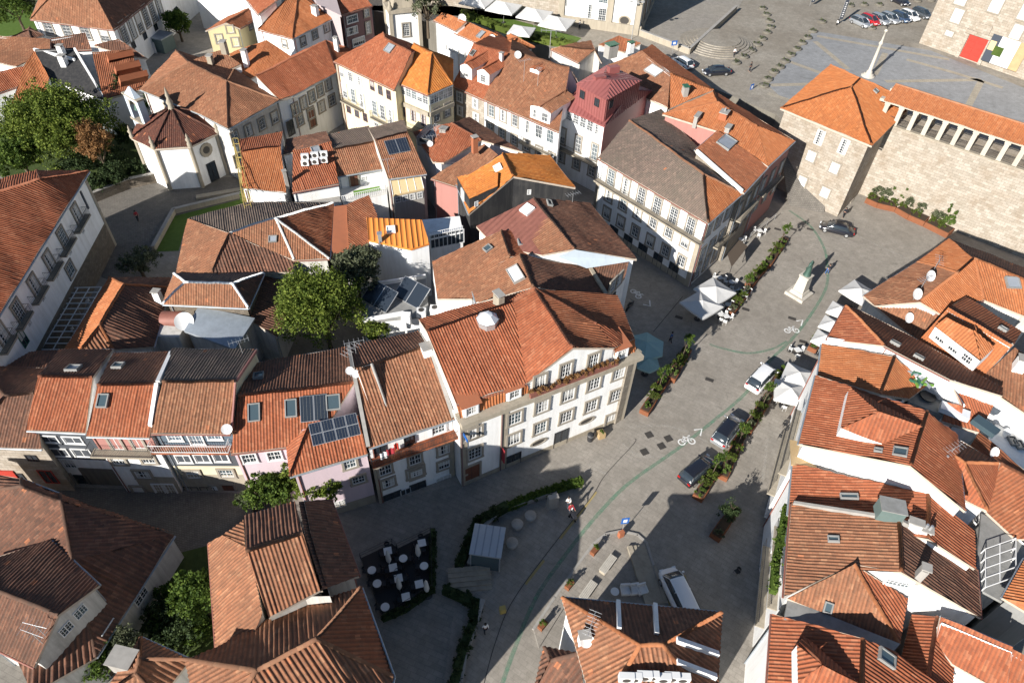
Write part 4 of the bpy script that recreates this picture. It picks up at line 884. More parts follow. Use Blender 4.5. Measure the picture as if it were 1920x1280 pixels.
skylight(R3, 1592, 932, .4, 1.2); skylight(R3, 1664, 952, 1.2, 1.0)
R4 = house('tall red roofed house with wide hipped dormer and bright white side wall', {'a': (1530, 703, 11.0), 'b': (1498, 832, 11.0), 'c': (1707, 873, 14.0), 'd': (1738, 772, 14.0), 'e': (1810, 958, 11.8), 'f': (1795, 815, 11.6)}, 11, 'tile_red', 'white', faces=['abcd', 'dcef'], capmat='tile_orange')
mb = MB()
_D = {k: at(*q) for k, q in {'a': (1592, 727, 13.0), 'b': (1576, 803, 13.0), 'c': (1648, 770, 14.8), 'd': (1730, 799, 14.6), 'e': (1655, 832, 13.3)}.items()}
for f_ in ('abc', 'bedc', 'acd'): slope_mesh(mb, [_D[k] for k in f_], 'tile_red')
for e1, e2 in (('a', 'b'), ('b', 'e')): mb.face([_D[e1]+(_D['c']-_D[e1])*.03-[0, 0, .05], _D[e2]+(_D['c']-_D[e2])*.03-[0, 0, .05], _D[e2]-[0, 0, 1.6], _D[e1]-[0, 0, 1.6]], 'white')
child(mb, 'dormer', R4.root); skylight(R4, 1688, 849, .8, .9); skylight(R4, 1647, 846, .3, .5)
wins(R4, 'bc', 1662, 890, 1662, 890, 1, .9, .35, 'plain') if 0 else None
mb = MB(); Q = at(1507, 850, 9.6); mb.box((Q[0], Q[1], Q[2]-.2), (2.0, 2.6, .2), 'wood', ax=(.97, -.2)); child(mb, 'canopy', R4.root)
R4b = house('hipped red roof with chimney and skylight right of the ridge house', {'a': (1729, 823, 11.0), 'b': (1742, 903, 10.4), 'c': (1852, 958, 9.4), 'd': (1874, 869, 9.8), 'e': (1808, 867, 12.2), 'f': (1780, 812, 11.2)}, 10, 'tile_red', 'white', faces=['abce', 'ced', 'aedf'], mats={2: 'tile_rust'}, capmat='tile_orange')
chimney(R4b, 1752, 886, 1.0, .8, 1.5, 'white', pots=1); antenna(R4b, 1772, 862, 1.6)
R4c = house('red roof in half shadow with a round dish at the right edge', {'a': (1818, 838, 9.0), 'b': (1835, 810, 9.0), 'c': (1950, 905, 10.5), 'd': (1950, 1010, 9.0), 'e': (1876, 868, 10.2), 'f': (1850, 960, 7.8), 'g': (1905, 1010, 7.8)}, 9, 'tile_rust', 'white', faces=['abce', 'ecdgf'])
dish(R4c, 1858, 853, .5, .4)
R5 = house('bright orange roofed house with fallen tiles and a terrace full of clutter', {'a': (1541, 645, 10.2), 'b': (1534, 704, 10.2), 'c': (1650, 738, 12.4), 'd': (1677, 668, 12.4), 'e': (1704, 748, 10.6), 'f': (1738, 722, 10.6)}, 10, 'tile_orange', 'white', faces=['abcd', 'dcef'])
R6 = house('red tiled house with long dark back slope beside the white parapet', {'a': (1586, 573, 10.8), 'b': (1551, 636, 10.6), 'c': (1658, 648, 12.6), 'd': (1640, 600, 12.4), 'e': (1782, 712, 12.6), 'f': (1880, 742, 11.6), 'g': (1880, 727, 10.8), 'h': (1700, 625, 10.6), 'i': (1606, 578, 10.4)}, 10, 'tile_red', 'white',
    faces=['abcd', 'dcefgh', 'adhi'] if 0 else ['abcj', 'jcefghi', 'aji'] if 0 else ['abc', 'acefghi'], mats={1: 'tile_rust'}, capmat='tile_orange')
skylight(R6, 1678, 645, .8, .5); skylight(R6, 1722, 671, .8, .5)
RW = house('white sunlit terrace strip beside the fallen tiles and the dark slope', {'a': (1553, 640, 11.0), 'b': (1552, 632, 11.0), 'c': (1660, 648, 11.6), 'd': (1780, 712, 11.6), 'e': (1810, 760, 10.8), 'f': (1755, 735, 10.6), 'g': (1720, 700, 11), 'h': (1675, 668, 11.0)}, 11, 'white', 'white', 'F', faces=['abcdefgh'], cat='roof terrace', name='roof_terrace')
R6b = house('red roof with glazed lantern sloping to the right courtyard', {'a': (1782, 712, 11.8), 'b': (1872, 744, 10.6), 'c': (1836, 810, 9.4), 'd': (1765, 790, 9.6), 'e': (1775, 755, 10.6), 'f': (1805, 762, 11.2)}, 10, 'tile_red', 'white', faces=['abcdef'])
mb = MB(); Q = at(1800, 775, 10.4)
mb.box((Q[0]-.4, Q[1]+.2, Q[2]), (2.3, 1.0, .5), 'lamp_clear', ax=(.88, -.48)); mb.box((Q[0]+1.6, Q[1]-1.3, Q[2]), (2.0, 1.0, .5), 'glass_sky', ax=(.6, -.8)); child(mb, 'roof_lantern', R6b.root)
mb = MB(); Q = at(1752, 750, 9.8); mb.box((Q[0], Q[1], Q[2]-3.2), (4.0, 3.0, 6.5), 'cement', ax=(.88, -.48)); child(mb, 'terrace', R5.root)
mb = MB()
for i in range(7): r_ = .45+.05*i; mb.tube(Q+[-.6, .2, .1+.03*i], Q+[-.6, .2, .14+.03*i], r_*.9, 'iron', 14)
child(mb, 'cable_coil', R5.root)
mb = MB(); Q = at(1728, 707, 11.5)
for i in range(14): mb.box((Q[0]+rng.uniform(-.8, .8), Q[1]+rng.uniform(-.8, .8), Q[2]-.2+.1*rng.uniform(0, 3)), (.9, .15, .2), ['green_paint', 'galv', 'white', 'turf_rug'][i % 4], ax=(math.cos(i), math.sin(i)))
child(mb, 'rubble_pile', R5.root)
R7 = house('mottled tan tiled corner house with two satellite dishes by the open square', {'a': (1779, 448, 8.6), 'b': (1720, 491, 8.4), 'c': (1795, 511, 10.6), 'd': (1826, 484, 10.8), 'e': (1619, 554, 8.2), 'f': (1640, 573, 8.4), 'g': (1725, 566, 10.2), 'h': (1763, 588, 9.6), 'i': (1845, 562, 9.6), 'j': (1940, 600, 8.4), 'k': (1940, 533, 10.4), 'l': (1940, 510, 9.6)}, 9, 'tile_pale', 'lime',
    faces=['abcd', 'befgc', 'cghid', 'dijk', 'adkl'], mats={0: 'tile_orange', 1: 'tile_pale', 2: 'tile_orange', 3: 'tile_orange', 4: 'tile_old'}, capmat='tile_orange')
dish(R7, 1737, 528, .6, .8); dish(R7, 1712, 562, .6, .8); antenna(R7, 1722, 548, 1.8); antenna(R7, 1747, 512, 1.8, 5, 70); skylight(R7, 1898, 531, 1.3, 1.3, 'lead')
R7b = house('brown tiled roof with a lone dish pole in front of the dark light-well', {'a': (1642, 575, 8.2), 'b': (1724, 567, 9.8), 'c': (1762, 590, 9.2), 'd': (1723, 638, 7.4), 'e': (1700, 622, 7.4)}, 8, 'tile_pale', 'lime', faces=['abcde'])
dish(R7b, 1697, 606, .55, .8)
R8 = house('dark brown ribbed roof between the orange dormer roof and the red roof', {'a': (1779, 576, 11.2), 'b': (1811, 556, 10.4), 'c': (1915, 622, 10.4), 'd': (1901, 646, 11.2)}, 11, 'tile_rust', 'white', faces=['abcd'])
skylight(R8, 1880, 618, .7, .5, 'lead')
R9 = house('orange roof with a white three-window dormer under a small hip', {'a': (1778, 577, 12.0), 'b': (1721, 640, 9.8), 'c': (1842, 708, 9.8), 'd': (1899, 647, 12.0)}, 11, 'tile_orange', 'white', faces=['abcd'])
_D = {k: at(*q) for k, q in {'a': (1754, 612, 12.2), 'b': (1838, 676, 12.2), 'c': (1825, 619, 13.4), 'd': (1775, 594, 13.2), 'e': (1866, 650, 12.4)}.items()}
mb = MB()
for f_ in ('abcd', 'bec'): slope_mesh(mb, [_D[k] for k in f_], 'tile_orange')
PA, PB = _D['a'], _D['b']; mb.face([PA-[0, 0, 1.4], PB-[0, 0, 1.4], PB-[0, 0, .05], PA-[0, 0, .05]], 'white'); mb.face([PB-[0, 0, 1.4], _D['e']-[0, 0, 1.4], _D['e'], PB-[0, 0, .05]], 'white')
_o = child(mb, 'dormer', R9.root); d_ = (PB-PA)/np.linalg.norm(PB-PA); n_ = np.array([d_[1], -d_[0], 0])
for t_ in (.2, .5, .8): wo = put_win(R9.root, PA+(PB-PA)*t_-np.array([0, 0, .65])+n_*.02, d_, n_, 1.0, .85, 'grid'); wo.parent = _o
R10 = house('tan tiled roof with a white chimney at the right edge', {'a': (1843, 706, 10.0), 'b': (1902, 652, 10.6), 'c': (1960, 690, 10.6), 'd': (1960, 800, 9), 'e': (1878, 745, 9.4)}, 10, 'tile_pale', 'white', faces=['abcde']); chimney(R10, 1908, 690, .9, .9, 1.0, 'white')
R11 = house('white flat-roofed yard building with roof windows at the right edge', [(1850, 830, 6.5), (1960, 905, 6.5), (1960, 800, 6.5), (1885, 755, 6.5)], 6.5, 'white', 'lime', 'F')
wins(R11, 'ab', 1862, 800, 1862, 800, 1, .1, .1) if 0 else None; skylight(R11, 1898, 828, .6, .9, 'collector'); skylight(R11, 1910, 835, .6, .9, 'collector'); dish(R11, 1882, 815, .5, .3)
R13 = house('small red ribbed roof with central ridge near the bottom right corner', {'a': (1710, 1152, 7.2), 'b': (1690, 1236, 7.0), 'c': (1738, 1280, 8.2), 'd': (1757, 1156, 8.4), 'e': (1786, 1300, 7.2), 'f': (1790, 1220, 7.2)}, 7, 'tile_red', 'concrete', faces=['abcd', 'dcef'] )
R14 = house('plain orange-red roof with flat tiles at the bottom right corner', {'a': (1764, 1155, 9.4), 'b': (1754, 1204, 8.0), 'c': (1786, 1244, 7.6), 'd': (1885, 1300, 7.6), 'e': (1899, 1212, 9.4)}, 9, 'tile_red', 'white', faces=['abcde'])
R14b = house('red roof running off the bottom right corner of the scene', {'a': (1897, 1216, 8.8), 'b': (1886, 1310, 7.2), 'c': (1980, 1330, 7.6), 'd': (1980, 1260, 8.8)}, 8, 'tile_red', 'white', faces=['abcd'])
R15 = house('orange roofed house with grey render beside the fire stair', {'a': (1880, 1120, 8.6), 'b': (1922, 1046, 8.6), 'c': (1990, 1080, 9.8), 'd': (1990, 1160, 9.8), 'e': (1930, 1150, 8.6)}, 9, 'tile_orange', 'cement', faces=['abcde'])
R16 = house('white rear building with an external metal stair at the right edge', [(1828, 1100, 7.5), (1880, 1128, 7.5), (1950, 1010, 7.5), (1840, 962, 7.5)], 7.5, 'cement', 'lime', 'F')
mb = MB()
for k in range(5):
    A_ = at(1848, 1100-18*k, 8.2); B_ = at(1905, 1080-18*k, 8.2); mb.tube(A_, B_, .05, 'whitepaint', 4)
    mb.tube(A_, A_-[0, 0, .7], .05, 'whitepaint', 4); mb.tube(B_, B_-[0, 0, .7], .05, 'whitepaint', 4)
for x in (1848, 1875, 1905): mb.tube(at(x, 1100-(x-1848)*.35, 8.2), at(x, 1028-(x-1848)*.35, 8.2), .05, 'whitepaint', 4)
child(mb, 'fire_stair', R16.root)
# facade of the right row: one continuous run of thin wall pieces belongs to each house; add balconies on R1..R3, shops
for hh, e_, pts, lab in ((R4, 'ab', (1520, 760, 1500, 830), None), (R2, 'ab', (1478, 1000, 1470, 1100), None)):
    A_, B_, d_, n_ = frame(hh, e_); mb = MB(); c_ = (A_+B_)/2
    L_ = np.linalg.norm((B_-A_)[:2])
    for z_ in (3.2, 6.4):
        mb.box((c_[0]+n_[0]*.35, c_[1]+n_[1]*.35, z_), (L_*.96, .7, .14), 'granite', ax=(d_[0], d_[1]))
        for i in range(int(L_/.2)): p_ = A_+d_*(i*.2+.1)+n_*.66; mb.tube((p_[0], p_[1], z_), (p_[0], p_[1], z_+1), .014, 'iron', 4, cap=False)
        mb.tube((A_[0]+n_[0]*.66, A_[1]+n_[1]*.66, z_+1), (B_[0]+n_[0]*.66, B_[1]+n_[1]*.66, z_+1), .03, 'iron', 4)
    child(mb, 'balcony', hh.root)
# ------------------------------------------------------------------ stone tower + arcade
TZ = 11.6
T1 = house('square granite tower with hipped bright orange roof beside the arcaded wall', {'a': (1463, 203, TZ), 'b': (1635, 274, TZ), 'c': (1716, 192, TZ), 'd': (1557, 122, TZ), 'e': (1597, 162, 14.6), 'f': (1612, 148, 14.6)}, TZ, 'tile_tower', 'ashlar', 'H', faces=['abe', 'bcfe', 'cdf', 'daef'], cat='tower', name='stone_tower', ov=.55, p=.24, cap=True, capmat='tile_tower')
wins(T1, 'ab', 1537, 258, 1582, 275, 2, 1.2, 2.1, 'grid'); wins(T1, 'ab', 1521, 293, 1565, 315, 2, 1.2, 1.5, 'shut'); wins(T1, 'ab', 1504, 340, 1547, 361, 2, 1.2, 1.5, 'shut')
wins(T1, 'bc', 1610, 365, 1592, 387, 2, .9, 1.8, 'shut')
skylight(T1, 1641, 172, .8, .6)
for zz in (14.0,):
    e0 = at(1678, 187, zz)
Wp0, Wp1 = A0-dA*1.0, A1+dA*40
nW = np.array([dA[1], -dA[0], 0])            # outward (towards the camera)
def wl(x, y, off=0.0): return hitv(x, y, Wp0+nW*off, Wp1+nW*off)
ea = wl(1690, 190, .6); eb = wl(1925, 277, .6); zE = 13.6
print('arcade eave', ea, eb, 'par', wl(1690, 232), wl(1915, 325), 'dA', dA)
AR = empty('arcaded_wall', tuple(A0), 'long pale granite retaining wall topped by a covered colonnade with iron railings', 'wall')
hA = House(); hA.root = AR
def wpt(s, out, z): return A0+dA*s+nW*out+np.array([0, 0, z-A0[2]])
mb = MB()
def lbx(mb, s0, s1, o0, o1, z0, z1, mat): c_ = wpt((s0+s1)/2, (o0+o1)/2, (z0+z1)/2); mb.box(tuple(c_), (s1-s0, o1-o0, z1-z0), mat, ax=(dA[0], dA[1]))
S0 = -4.0; S1 = 46.0; ZP = 10.9
lbx(mb, S0, S1, -1.4, 0, -.5, ZP, 'ashlar'); lbx(mb, S0, S1, -6, -1.4, 5, ZP-.2, 'ashlar'); child(mb, 'wall', AR)
mb = MB(); lbx(mb, S0, S1, -.9, .12, ZP, ZP+.18, 'granite'); child(mb, 'cornice', AR)
sA = float((wl(1690, 215)-A0) @ dA); sB = float((wl(1913, 300)-A0) @ dA); pit = (sB-sA)/8
print('arcade pitch', pit, sA)
rl = MB()
for i in range(-1, 16):
    s_ = sA-.28+pit*i
    if s_ < S0+.2: continue
    mb = MB(); lbx(mb, s_-.28, s_+.28, -.75, -.1, ZP+.18, 13.7, 'pale_granite'); lbx(mb, s_-.36, s_+.36, -.82, -.03, 13.4, 13.7, 'pale_granite'); child(mb, 'pier', AR)
    mb = MB(); a_ = wpt(s_, -4.6, ZP+.1); mb.lathe(tuple(a_), [(.25, 0), (.2, .2), (.17, 2.4), (.28, 2.7)], 'pale_granite', 10); child(mb, 'column', AR)
    for o_ in (-.4, -4.6):
        mb = MB()
        for zz in (ZP+.28, ZP+1.15): mb.tube(wpt(s_+.28, o_, zz), wpt(s_+pit-.28, o_, zz), .03, 'iron', 4)
        for k in range(11): p_ = wpt(s_+.28+(pit-.56)*(k+.5)/11, o_, ZP+.2); mb.tube(p_, p_+[0, 0, .95], .022, 'iron', 4, cap=False)
        child(mb, 'railing', AR)
mb = MB(); lbx(mb, S0, S1, -.85, 0, 13.7, 14.05, 'pale_granite'); lbx(mb, S0, S1, -5, -4.2, 13.6, 14.0, 'pale_granite'); child(mb, 'architrave', AR)
mb = MB(); slope_mesh(mb, [wpt(S0+.6, .5, 14.1), wpt(S1, .5, 14.1), wpt(S1, -2.9, 15.2), wpt(S0+.6, -2.9, 15.2)], 'tile_orange', p=.24); slope_mesh(mb, [wpt(S0+.6, -5.6, 14.2), wpt(S1, -5.6, 14.2), wpt(S1, -2.9, 15.2), wpt(S0+.6, -2.9, 15.2)], 'tile_orange', p=.24)
lbx(mb, S0+.6, S1, -5.4, .3, 13.98, 14.1, 'mortar'); mb.tube(wpt(S0+.6, -2.9, 15.25), wpt(S1, -2.9, 15.25), .14, 'tile_pale', 6); child(mb, 'roof', AR)
# ------------------------------------------------------------------ museum
Ma = at(1723, 81, ZU); Mb = at(1925, 152, ZU); dM = (Mb-Ma)/np.linalg.norm(Mb-Ma); nM = np.array([dM[1], -dM[0], 0])
MU = empty('museum', tuple(Ma), 'huge plain granite building with a red double door and a banner', 'building')
hM = House(); hM.root = MU; Me = Ma+dM*60
def mbx(mb, s0, s1, o0, o1, z0, z1, mat): c_ = Ma+dM*(s0+s1)/2+nM*(o0+o1)/2; mb.box((c_[0], c_[1], (z0+z1)/2), (s1-s0, abs(o1-o0), z1-z0), mat, ax=(dM[0], dM[1]))
mb = MB(); mbx(mb, 0, 60, -30, 0, ZU-1, ZU+24, 'ashlar'); child(mb, 'wall', MU)
mb = MB(); mbx(mb, -.3, 60, -30.3, .3, ZU+24, ZU+24.6, 'granite'); child(mb, 'cornice', MU)
def mwin(x, y, w, hh, st, name=None):
    P = hitv(x, y, Ma, Me); return put_win(MU, P+nM*.01, dM, nM, w, hh, st, name)
for x, y, w, hh in ((1795, 30, 1.6, 2.2), (1869, 8, 1.8, 2.6), (1907, 60, 1.6, 2.2), (1780, 63, 1.3, .8)): mwin(x, y, w, hh, 'shut')
for x, y in ((1805, -6), (1925, 22)): mwin(x, y, 1.8, 2.6, 'shut')
def mspan(x0, y0, x1, y1): 
    a_ = hitv(x0, y0, Ma, Me); b_ = hitv(x1, y1, Ma, Me); return abs(float((a_-b_) @ dM)), abs(a_[2]-b_[2]), (a_+b_)/2
P = hitv(1828, 88, Ma, Me); zt = float(hitv(1836, 68, Ma, Me)[2]); hd = zt-ZU-.2
mb = MB(); s_ = float((P-Ma) @ dM); mbx(mb, s_-1.6, s_+1.6, .0, .12, ZU+.2, ZU+.2+hd, 'red_paint')
for k in (-1, 1):
    for j in range(4): mbx(mb, s_+k*.8-.6, s_+k*.8+.6, .12, .18, ZU+.4+hd*j/4, ZU+.1+hd*(j+1)/4, 'red_paint')
child(mb, 'door', MU)
mb = MB(); mbx(mb, s_-2.2, s_-1.65, .0, .35, ZU, ZU+.2+hd, 'ashlar'); mbx(mb, s_+1.65, s_+2.2, .0, .35, ZU, ZU+.2+hd, 'ashlar'); mbx(mb, s_-2.4, s_+2.4, .0, .5, ZU+.22+hd, ZU+.8+hd, 'ashlar'); mbx(mb, s_-1.2, s_+1.2, .0, .3, ZU+.8+hd, ZU+2.2+hd, 'ashlar'); child(mb, 'door_surround', MU)
P = hitv(1887, 98, Ma, Me); s_ = float((P-Ma) @ dM); mb = MB(); z_ = P[2]
mb2 = MB()
for k, c_ in enumerate(('plaque', 'cloth_white', 'cloth_white', 'wood')): mbx(mb2, s_-3+k*1.5, s_-1.53+k*1.5, .5, .56, z_-2.2, z_+2.2, c_)
mbx(mb2, s_-1.9, s_-.4, .56, .58, z_-.9, z_+.6, 'leaf_fresh'); mbx(mb2, s_-2.9, s_-1.9, .56, .58, z_-.3, z_+1.2, 'straw'); tag(mb2.build('banner'), 'wide exhibition banner with green blot standing before the granite museum wall', 'banner')
# ------------------------------------------------------------------ church
Ca = at(1088, 50, ZU); Cb = at(1197, 66, ZU); dC = (Cb-Ca)/np.linalg.norm(Cb-Ca); nC = np.array([dC[1], -dC[0], 0])
CH = empty('church', tuple(Cb), 'white church with granite pilasters at the top of the photo', 'church')
mb = MB(); c_ = Cb-dC*15-nC*14; 
def cbx(mb, s0, s1, o0, o1, z0, z1, mat): c_ = Cb+dC*(s0+s1)/2+nC*(o0+o1)/2; mb.box((c_[0], c_[1], (z0+z1)/2), (s1-s0, abs(o1-o0), z1-z0), mat, ax=(dC[0], dC[1]))
cbx(mb, -15, 0, -40, 0, ZU-1, ZU+22, 'white'); child(mb, 'wall', CH)
mb = MB(); cbx(mb, -60, -15, -30, -1.2, ZU-1, ZU+10, 'white'); child(mb, 'wall', CH)
for s0 in (-15, -6.2, -1.1):
    mb = MB(); cbx(mb, s0, s0+1.1, 0, .35, ZU, ZU+22, 'granite'); child(mb, 'pilaster', CH)
for o_ in (-1.1, -8, -15): mb = MB(); cbx(mb, 0, .3, o_-.9, o_, ZU, ZU+22, 'granite'); child(mb, 'pilaster', CH)
mb = MB(); cbx(mb, -15.2, .35, 0, .4, ZU, ZU+1.6, 'granite'); cbx(mb, 0, .36, -40, 0, ZU, ZU+1.2, 'granite'); child(mb, 'plinth', CH)
mb = MB(); cbx(mb, -60, -15, -1.2, -.6, ZU, ZU+5, 'ashlar'); child(mb, 'plinth', CH)
hC = [(1107, 22, 1.4, 2.4, 'grid'), (1129, 29, 1.4, 2.4, 'grid'), (1062, 0, 1.6, 2.2, 'grid'), (1132, -6, 1.6, 2.2, 'grid')]
for x, y, w_, h_, st in hC:
    P = hitv(x, y, Ca, Cb); put_win(CH, P+nC*.01, dC, nC, w_, h_, st)
P = hitv(1171, 39, Ca, Cb); mb = MB(); rows = [[P+nC*o_+dC*.9*k*math.cos(t_)+np.array([0, 0, .7*k*math.sin(t_)]) for t_ in np.linspace(0, 6.283, 15)[:-1]] for k, o_ in ((1.3, 0), (1.3, .1), (1, .1), (.9, .02))]; mb.grid(rows, 'granite', close=True, smooth=False); mb.face(rows[-1], 'grate'); child(mb, 'oval_window', CH.parent or CH)
side = Cb-nC*30
for o_, z_, w_, h_, st in ((-4.3, 3.0, 2.2, 4.5, 'door'), (-11, 3.4, 2.6, 5, 'door'), (-4.3, 10, 1.5, 3, 'arch'), (-11, 10.5, 1.6, 3, 'arch')):
    P = Cb+nC*o_+np.array([0, 0, z_]); put_win(CH, P+dC*.02, -nC, dC, w_, h_, st)
# ------------------------------------------------------------------ middle of the town: white corner palace and its street row
P1 = house('large white palace with long mossy grey-brown roof and balcony of arched windows', {'a': (1121, 297, 10.2), 'b': (1328, 419, 10.2), 'c': (1392, 363, 10.2), 'd': (1180, 226, 11.5), 'e': (1319, 327, 13.2), 'f': (1240, 205, 10.2)}, 10, 'tile_grey', 'white',
    faces=['abed', 'bce', 'dec' if 0 else 'decf'], wob=.03, mats={1: 'tile_orange'}, ov=.5)
P1r = P1
balcony(P1, 'ab', 1122, 333, 1320, 455, .9, 'granite', 'iron', .9)
wins(P1, 'ab', 1146, 333, 1295, 424, 6, 1.15, 2.3, 'arch'); wins(P1, 'ab', 1142, 367, 1285, 453, 6, 1.1, 1.6); wins(P1, 'ab', 1138, 399, 1278, 489, 6, 1.1, 1.6); wins(P1, 'ab', 1150, 438, 1262, 508, 5, 1.5, 2.3, 'dark', 'door')
band(P1, 'ab', 0, 7.0, 'granite', .06, .965, 1.0, 'quoin'); band(P1, 'ab', 0, 7.0, 'granite', .06, 0, .03, 'quoin'); band(P1, 'ab', 0, .9, 'granite', .05, .03, .965, 'plinth')
balcony(P1, 'bc', 1334, 466, 1372, 425, .8, 'granite', 'iron', .9)
for z_ in (1.8, 4.4, 8.2):
    A_, B_, d_, n_ = frame(P1, 'bc'); L_ = np.linalg.norm((B_-A_)[:2])
    for t_ in (.18, .5, .82): Q = A_+d_*L_*t_; put_win(P1.root, np.array([Q[0], Q[1], z_])+n_*.01, d_, n_, 1.1, 2.0, 'sash')
P2 = house('brown roofed street house with white side gable and row of bright tiles', {'a': (1395, 362, 10.6), 'b': (1440, 313, 10.6), 'c': (1345, 245, 12.6), 'd': (1303, 281, 12.6)}, 10, 'tile_rust', 'ashlar_grey', faces=['abcd'], ov=.3)
firewall(P2, [((1306, 284), (1392, 360))], .12, .3)
mb = MB(); P = onroof(P2, 1362, 268)[0]; skylight(P2, 1362, 268, 2.6, 1.8, 'lead')
P3 = house('broad orange roof with two rendered chimneys behind the street row', {'a': (1440, 312, 10.8), 'b': (1491, 264, 10.8), 'c': (1420, 237, 12.6), 'd': (1347, 193, 13.6), 'e': (1242, 214, 11.4), 'f': (1303, 283, 11.0), 'g': (1338, 171, 12.0), 'h': (1350, 178, 12.4), 'i': (1345, 246, 12.2)}, 10, 'tile_orange', 'rose', faces=['abc', 'acdefi' if 0 else 'acdei', 'dcbgh' if 0 else 'dcbg', 'edg'], mats={2: 'tile_rust'}, ov=.3, cap=True)
chimney(P3, 1306, 228, 1.6, .5, .7, 'concrete'); chimney(P3, 1355, 225, 1.3, 1.0, .9, 'terracotta', pots=1); chimney(P3, 1363, 250, 1.3, .6, .7, 'concrete')
for hh in (P2, P3):
    e_ = 'ab'; A_, B_, d_, n_ = frame(hh, e_); L_ = np.linalg.norm((B_-A_)[:2])
    for z_ in (4.4, 7.4):
        for t_ in np.linspace(.15, .85, 3): Q = A_+d_*L_*t_; put_win(hh.root, np.array([Q[0], Q[1], z_])+n_*.01, d_, n_, 1.0, 1.8, 'sash')
    mb = MB(); c_ = (A_+B_)/2; mb.box((c_[0]+n_[0]*.4, c_[1]+n_[1]*.4, 6.0), (L_*.8, .8, .14), 'granite', ax=(d_[0], d_[1])); 
    for i in range(int(L_*.8/.2)): p_ = A_+d_*(L_*.1+i*.2)+n_*.76; mb.tube((p_[0], p_[1], 6), (p_[0], p_[1], 7), .014, 'iron', 4, cap=False)
    child(mb, 'balcony', hh.root)
P4 = house('orange-tan roof with long skylight and green chimney hoods beside the red metal roof', {'a': (1140, 122, 10.5), 'b': (1203, 96, 12.0), 'c': (1257, 138, 12.0), 'd': (1252, 202, 10.0), 'e': (1180, 170, 9.6)}, 10, 'tile_pale', 'white', faces=['abcde'], mats={0: 'tile_pale'})
P4b = house('ribbed orange roof with small green hatch facing the dark alley', {'a': (1257, 138, 12.0), 'b': (1338, 169, 10.6), 'c': (1252, 205, 9.6), 'd': (1203, 96, 12.0), 'e': (1222, 84, 11), 'f': (1320, 155, 10)}, 10, 'tile_orange', 'white', faces=['abc', 'dabfe' if 0 else 'dabfe'], mats={1: 'tile_rust'})
skylight(P4, 1226, 134, 2.6, 1.6, 'lamp_clear', 'concrete'); chimney(P4b, 1283, 178, .9, .7, 1.1, 'concrete', 'green_paint'); chimney(P4, 1145, 100, 1.8, 1.3, 1.2, 'concrete', 'green_paint'); chimney(P4, 1182, 92, .9, .7, .8, 'white', 'green_paint')
# red metal house
P5 = house('white house with gallery windows under a dark red standing-seam metal mansard', {'a': (1046, 197, 11.2), 'b': (1134, 237, 11.2), 'c': (1222, 172, 11.2), 'd': (1120, 128, 11.2), 'e': (1082, 172, 12.2), 'f': (1135, 199, 12.2), 'g': (1192, 160, 12.2), 'h': (1130, 132, 12.2)}, 11, 'metal_red', 'white', faces=['abfe', 'bcgf', 'cdhg', 'daeh'], ov=.3) if 0 else \
     house('white house with gallery windows under a dark red standing-seam metal mansard', {'a': (1046, 197, 10.6), 'b': (1134, 237, 10.6), 'c': (1222, 170, 10.6), 'd': (1128, 132, 10.6), 'e': (1095, 166, 12.6), 'f': (1183, 172, 12.6) }, 11, 'metal_red', 'white', faces=['abfe', 'bcf', 'cdef', 'dae'], ov=.25)
_T = {k: at(*q) for k, q in {'a': (1079, 158, 14.0), 'b': (1137, 189, 14.0), 'c': (1204, 151, 14.0), 'd': (1140, 121, 14.0), 'e': (1127, 148, 15.2), 'f': (1146, 150, 15.2)}.items()}
mb = MB()
for f_ in ('abfe', 'bcf', 'cdef', 'dae'): slope_mesh(mb, [_T[k] for k in f_], 'metal_red', 'seam')
child(mb, 'roof', P5.root)
mb = MB(); cT = sum(_T[k] for k in 'abcd')/4
ins_ = {k: _T[k]+(cT-_T[k])*.05 for k in 'abcd'}
for k, l in ('ab', 'bc', 'cd', 'da'):
    a_, b_ = ins_[k], ins_[l]; L_ = float(np.linalg.norm(b_-a_)); d_ = (b_-a_)/L_; n_ = np.array([d_[1], -d_[0], 0])
    mb.face([a_-[0, 0, 3.2], b_-[0, 0, 3.2], b_, a_], 'metal_red')
    for i in range(int(L_/.5)): c_ = a_+d_*(i*.5+.25)+n_*.02-[0, 0, 1.6]; mb.box(tuple(c_), (.05, .06, 3.2), 'metal_red', ax=(d_[0], d_[1]))
o_ = child(mb, 'attic', P5.root)
d_ = (ins_['b']-ins_['a']); L_ = np.linalg.norm(d_); d_ = d_/L_; n_ = np.array([d_[1], -d_[0], 0])
for t_ in (.22, .72): put_win(P5.root, ins_['a']+d_*L_*t_+n_*.05-[0, 0, 1.0], d_, n_, .9, 1.1, 'dark')
d2_ = (ins_['c']-ins_['b']); L2_ = np.linalg.norm(d2_); d2_ = d2_/L2_; put_win(P5.root, ins_['b']+d2_*1.2+np.array([d2_[1], -d2_[0], 0])*.05-[0, 0, 1.0], d2_, np.array([d2_[1], -d2_[0], 0]), .9, 1.1, 'dark')
for x, y in ((1124, 148), (1150, 130)): P = at(x, y, 14.9); mb = MB(); mb.box((P[0], P[1], P[2]), (1.6, .9, .9), 'metal_red', ax=(.9, .4)); child(mb, 'chimney', P5.root)
band(P5, 'bc', 2, 10.3, 'metal_red', .05)
A_, B_, d_, n_ = frame(P5, 'ab'); L_ = np.linalg.norm((B_-A_)[:2])
wins(P5, 'ab', 1055, 210, 1120, 243, 6, 1.05, 1.5, 'grid'); wins(P5, 'ab', 1055, 255, 1115, 285, 3, 1.0, 2.4, 'sash'); wins(P5, 'ab', 1053, 293, 1110, 320, 3, 1.1, 1.7, 'sash'); balcony(P5, 'ab', 1047, 272, 1120, 308, .8)
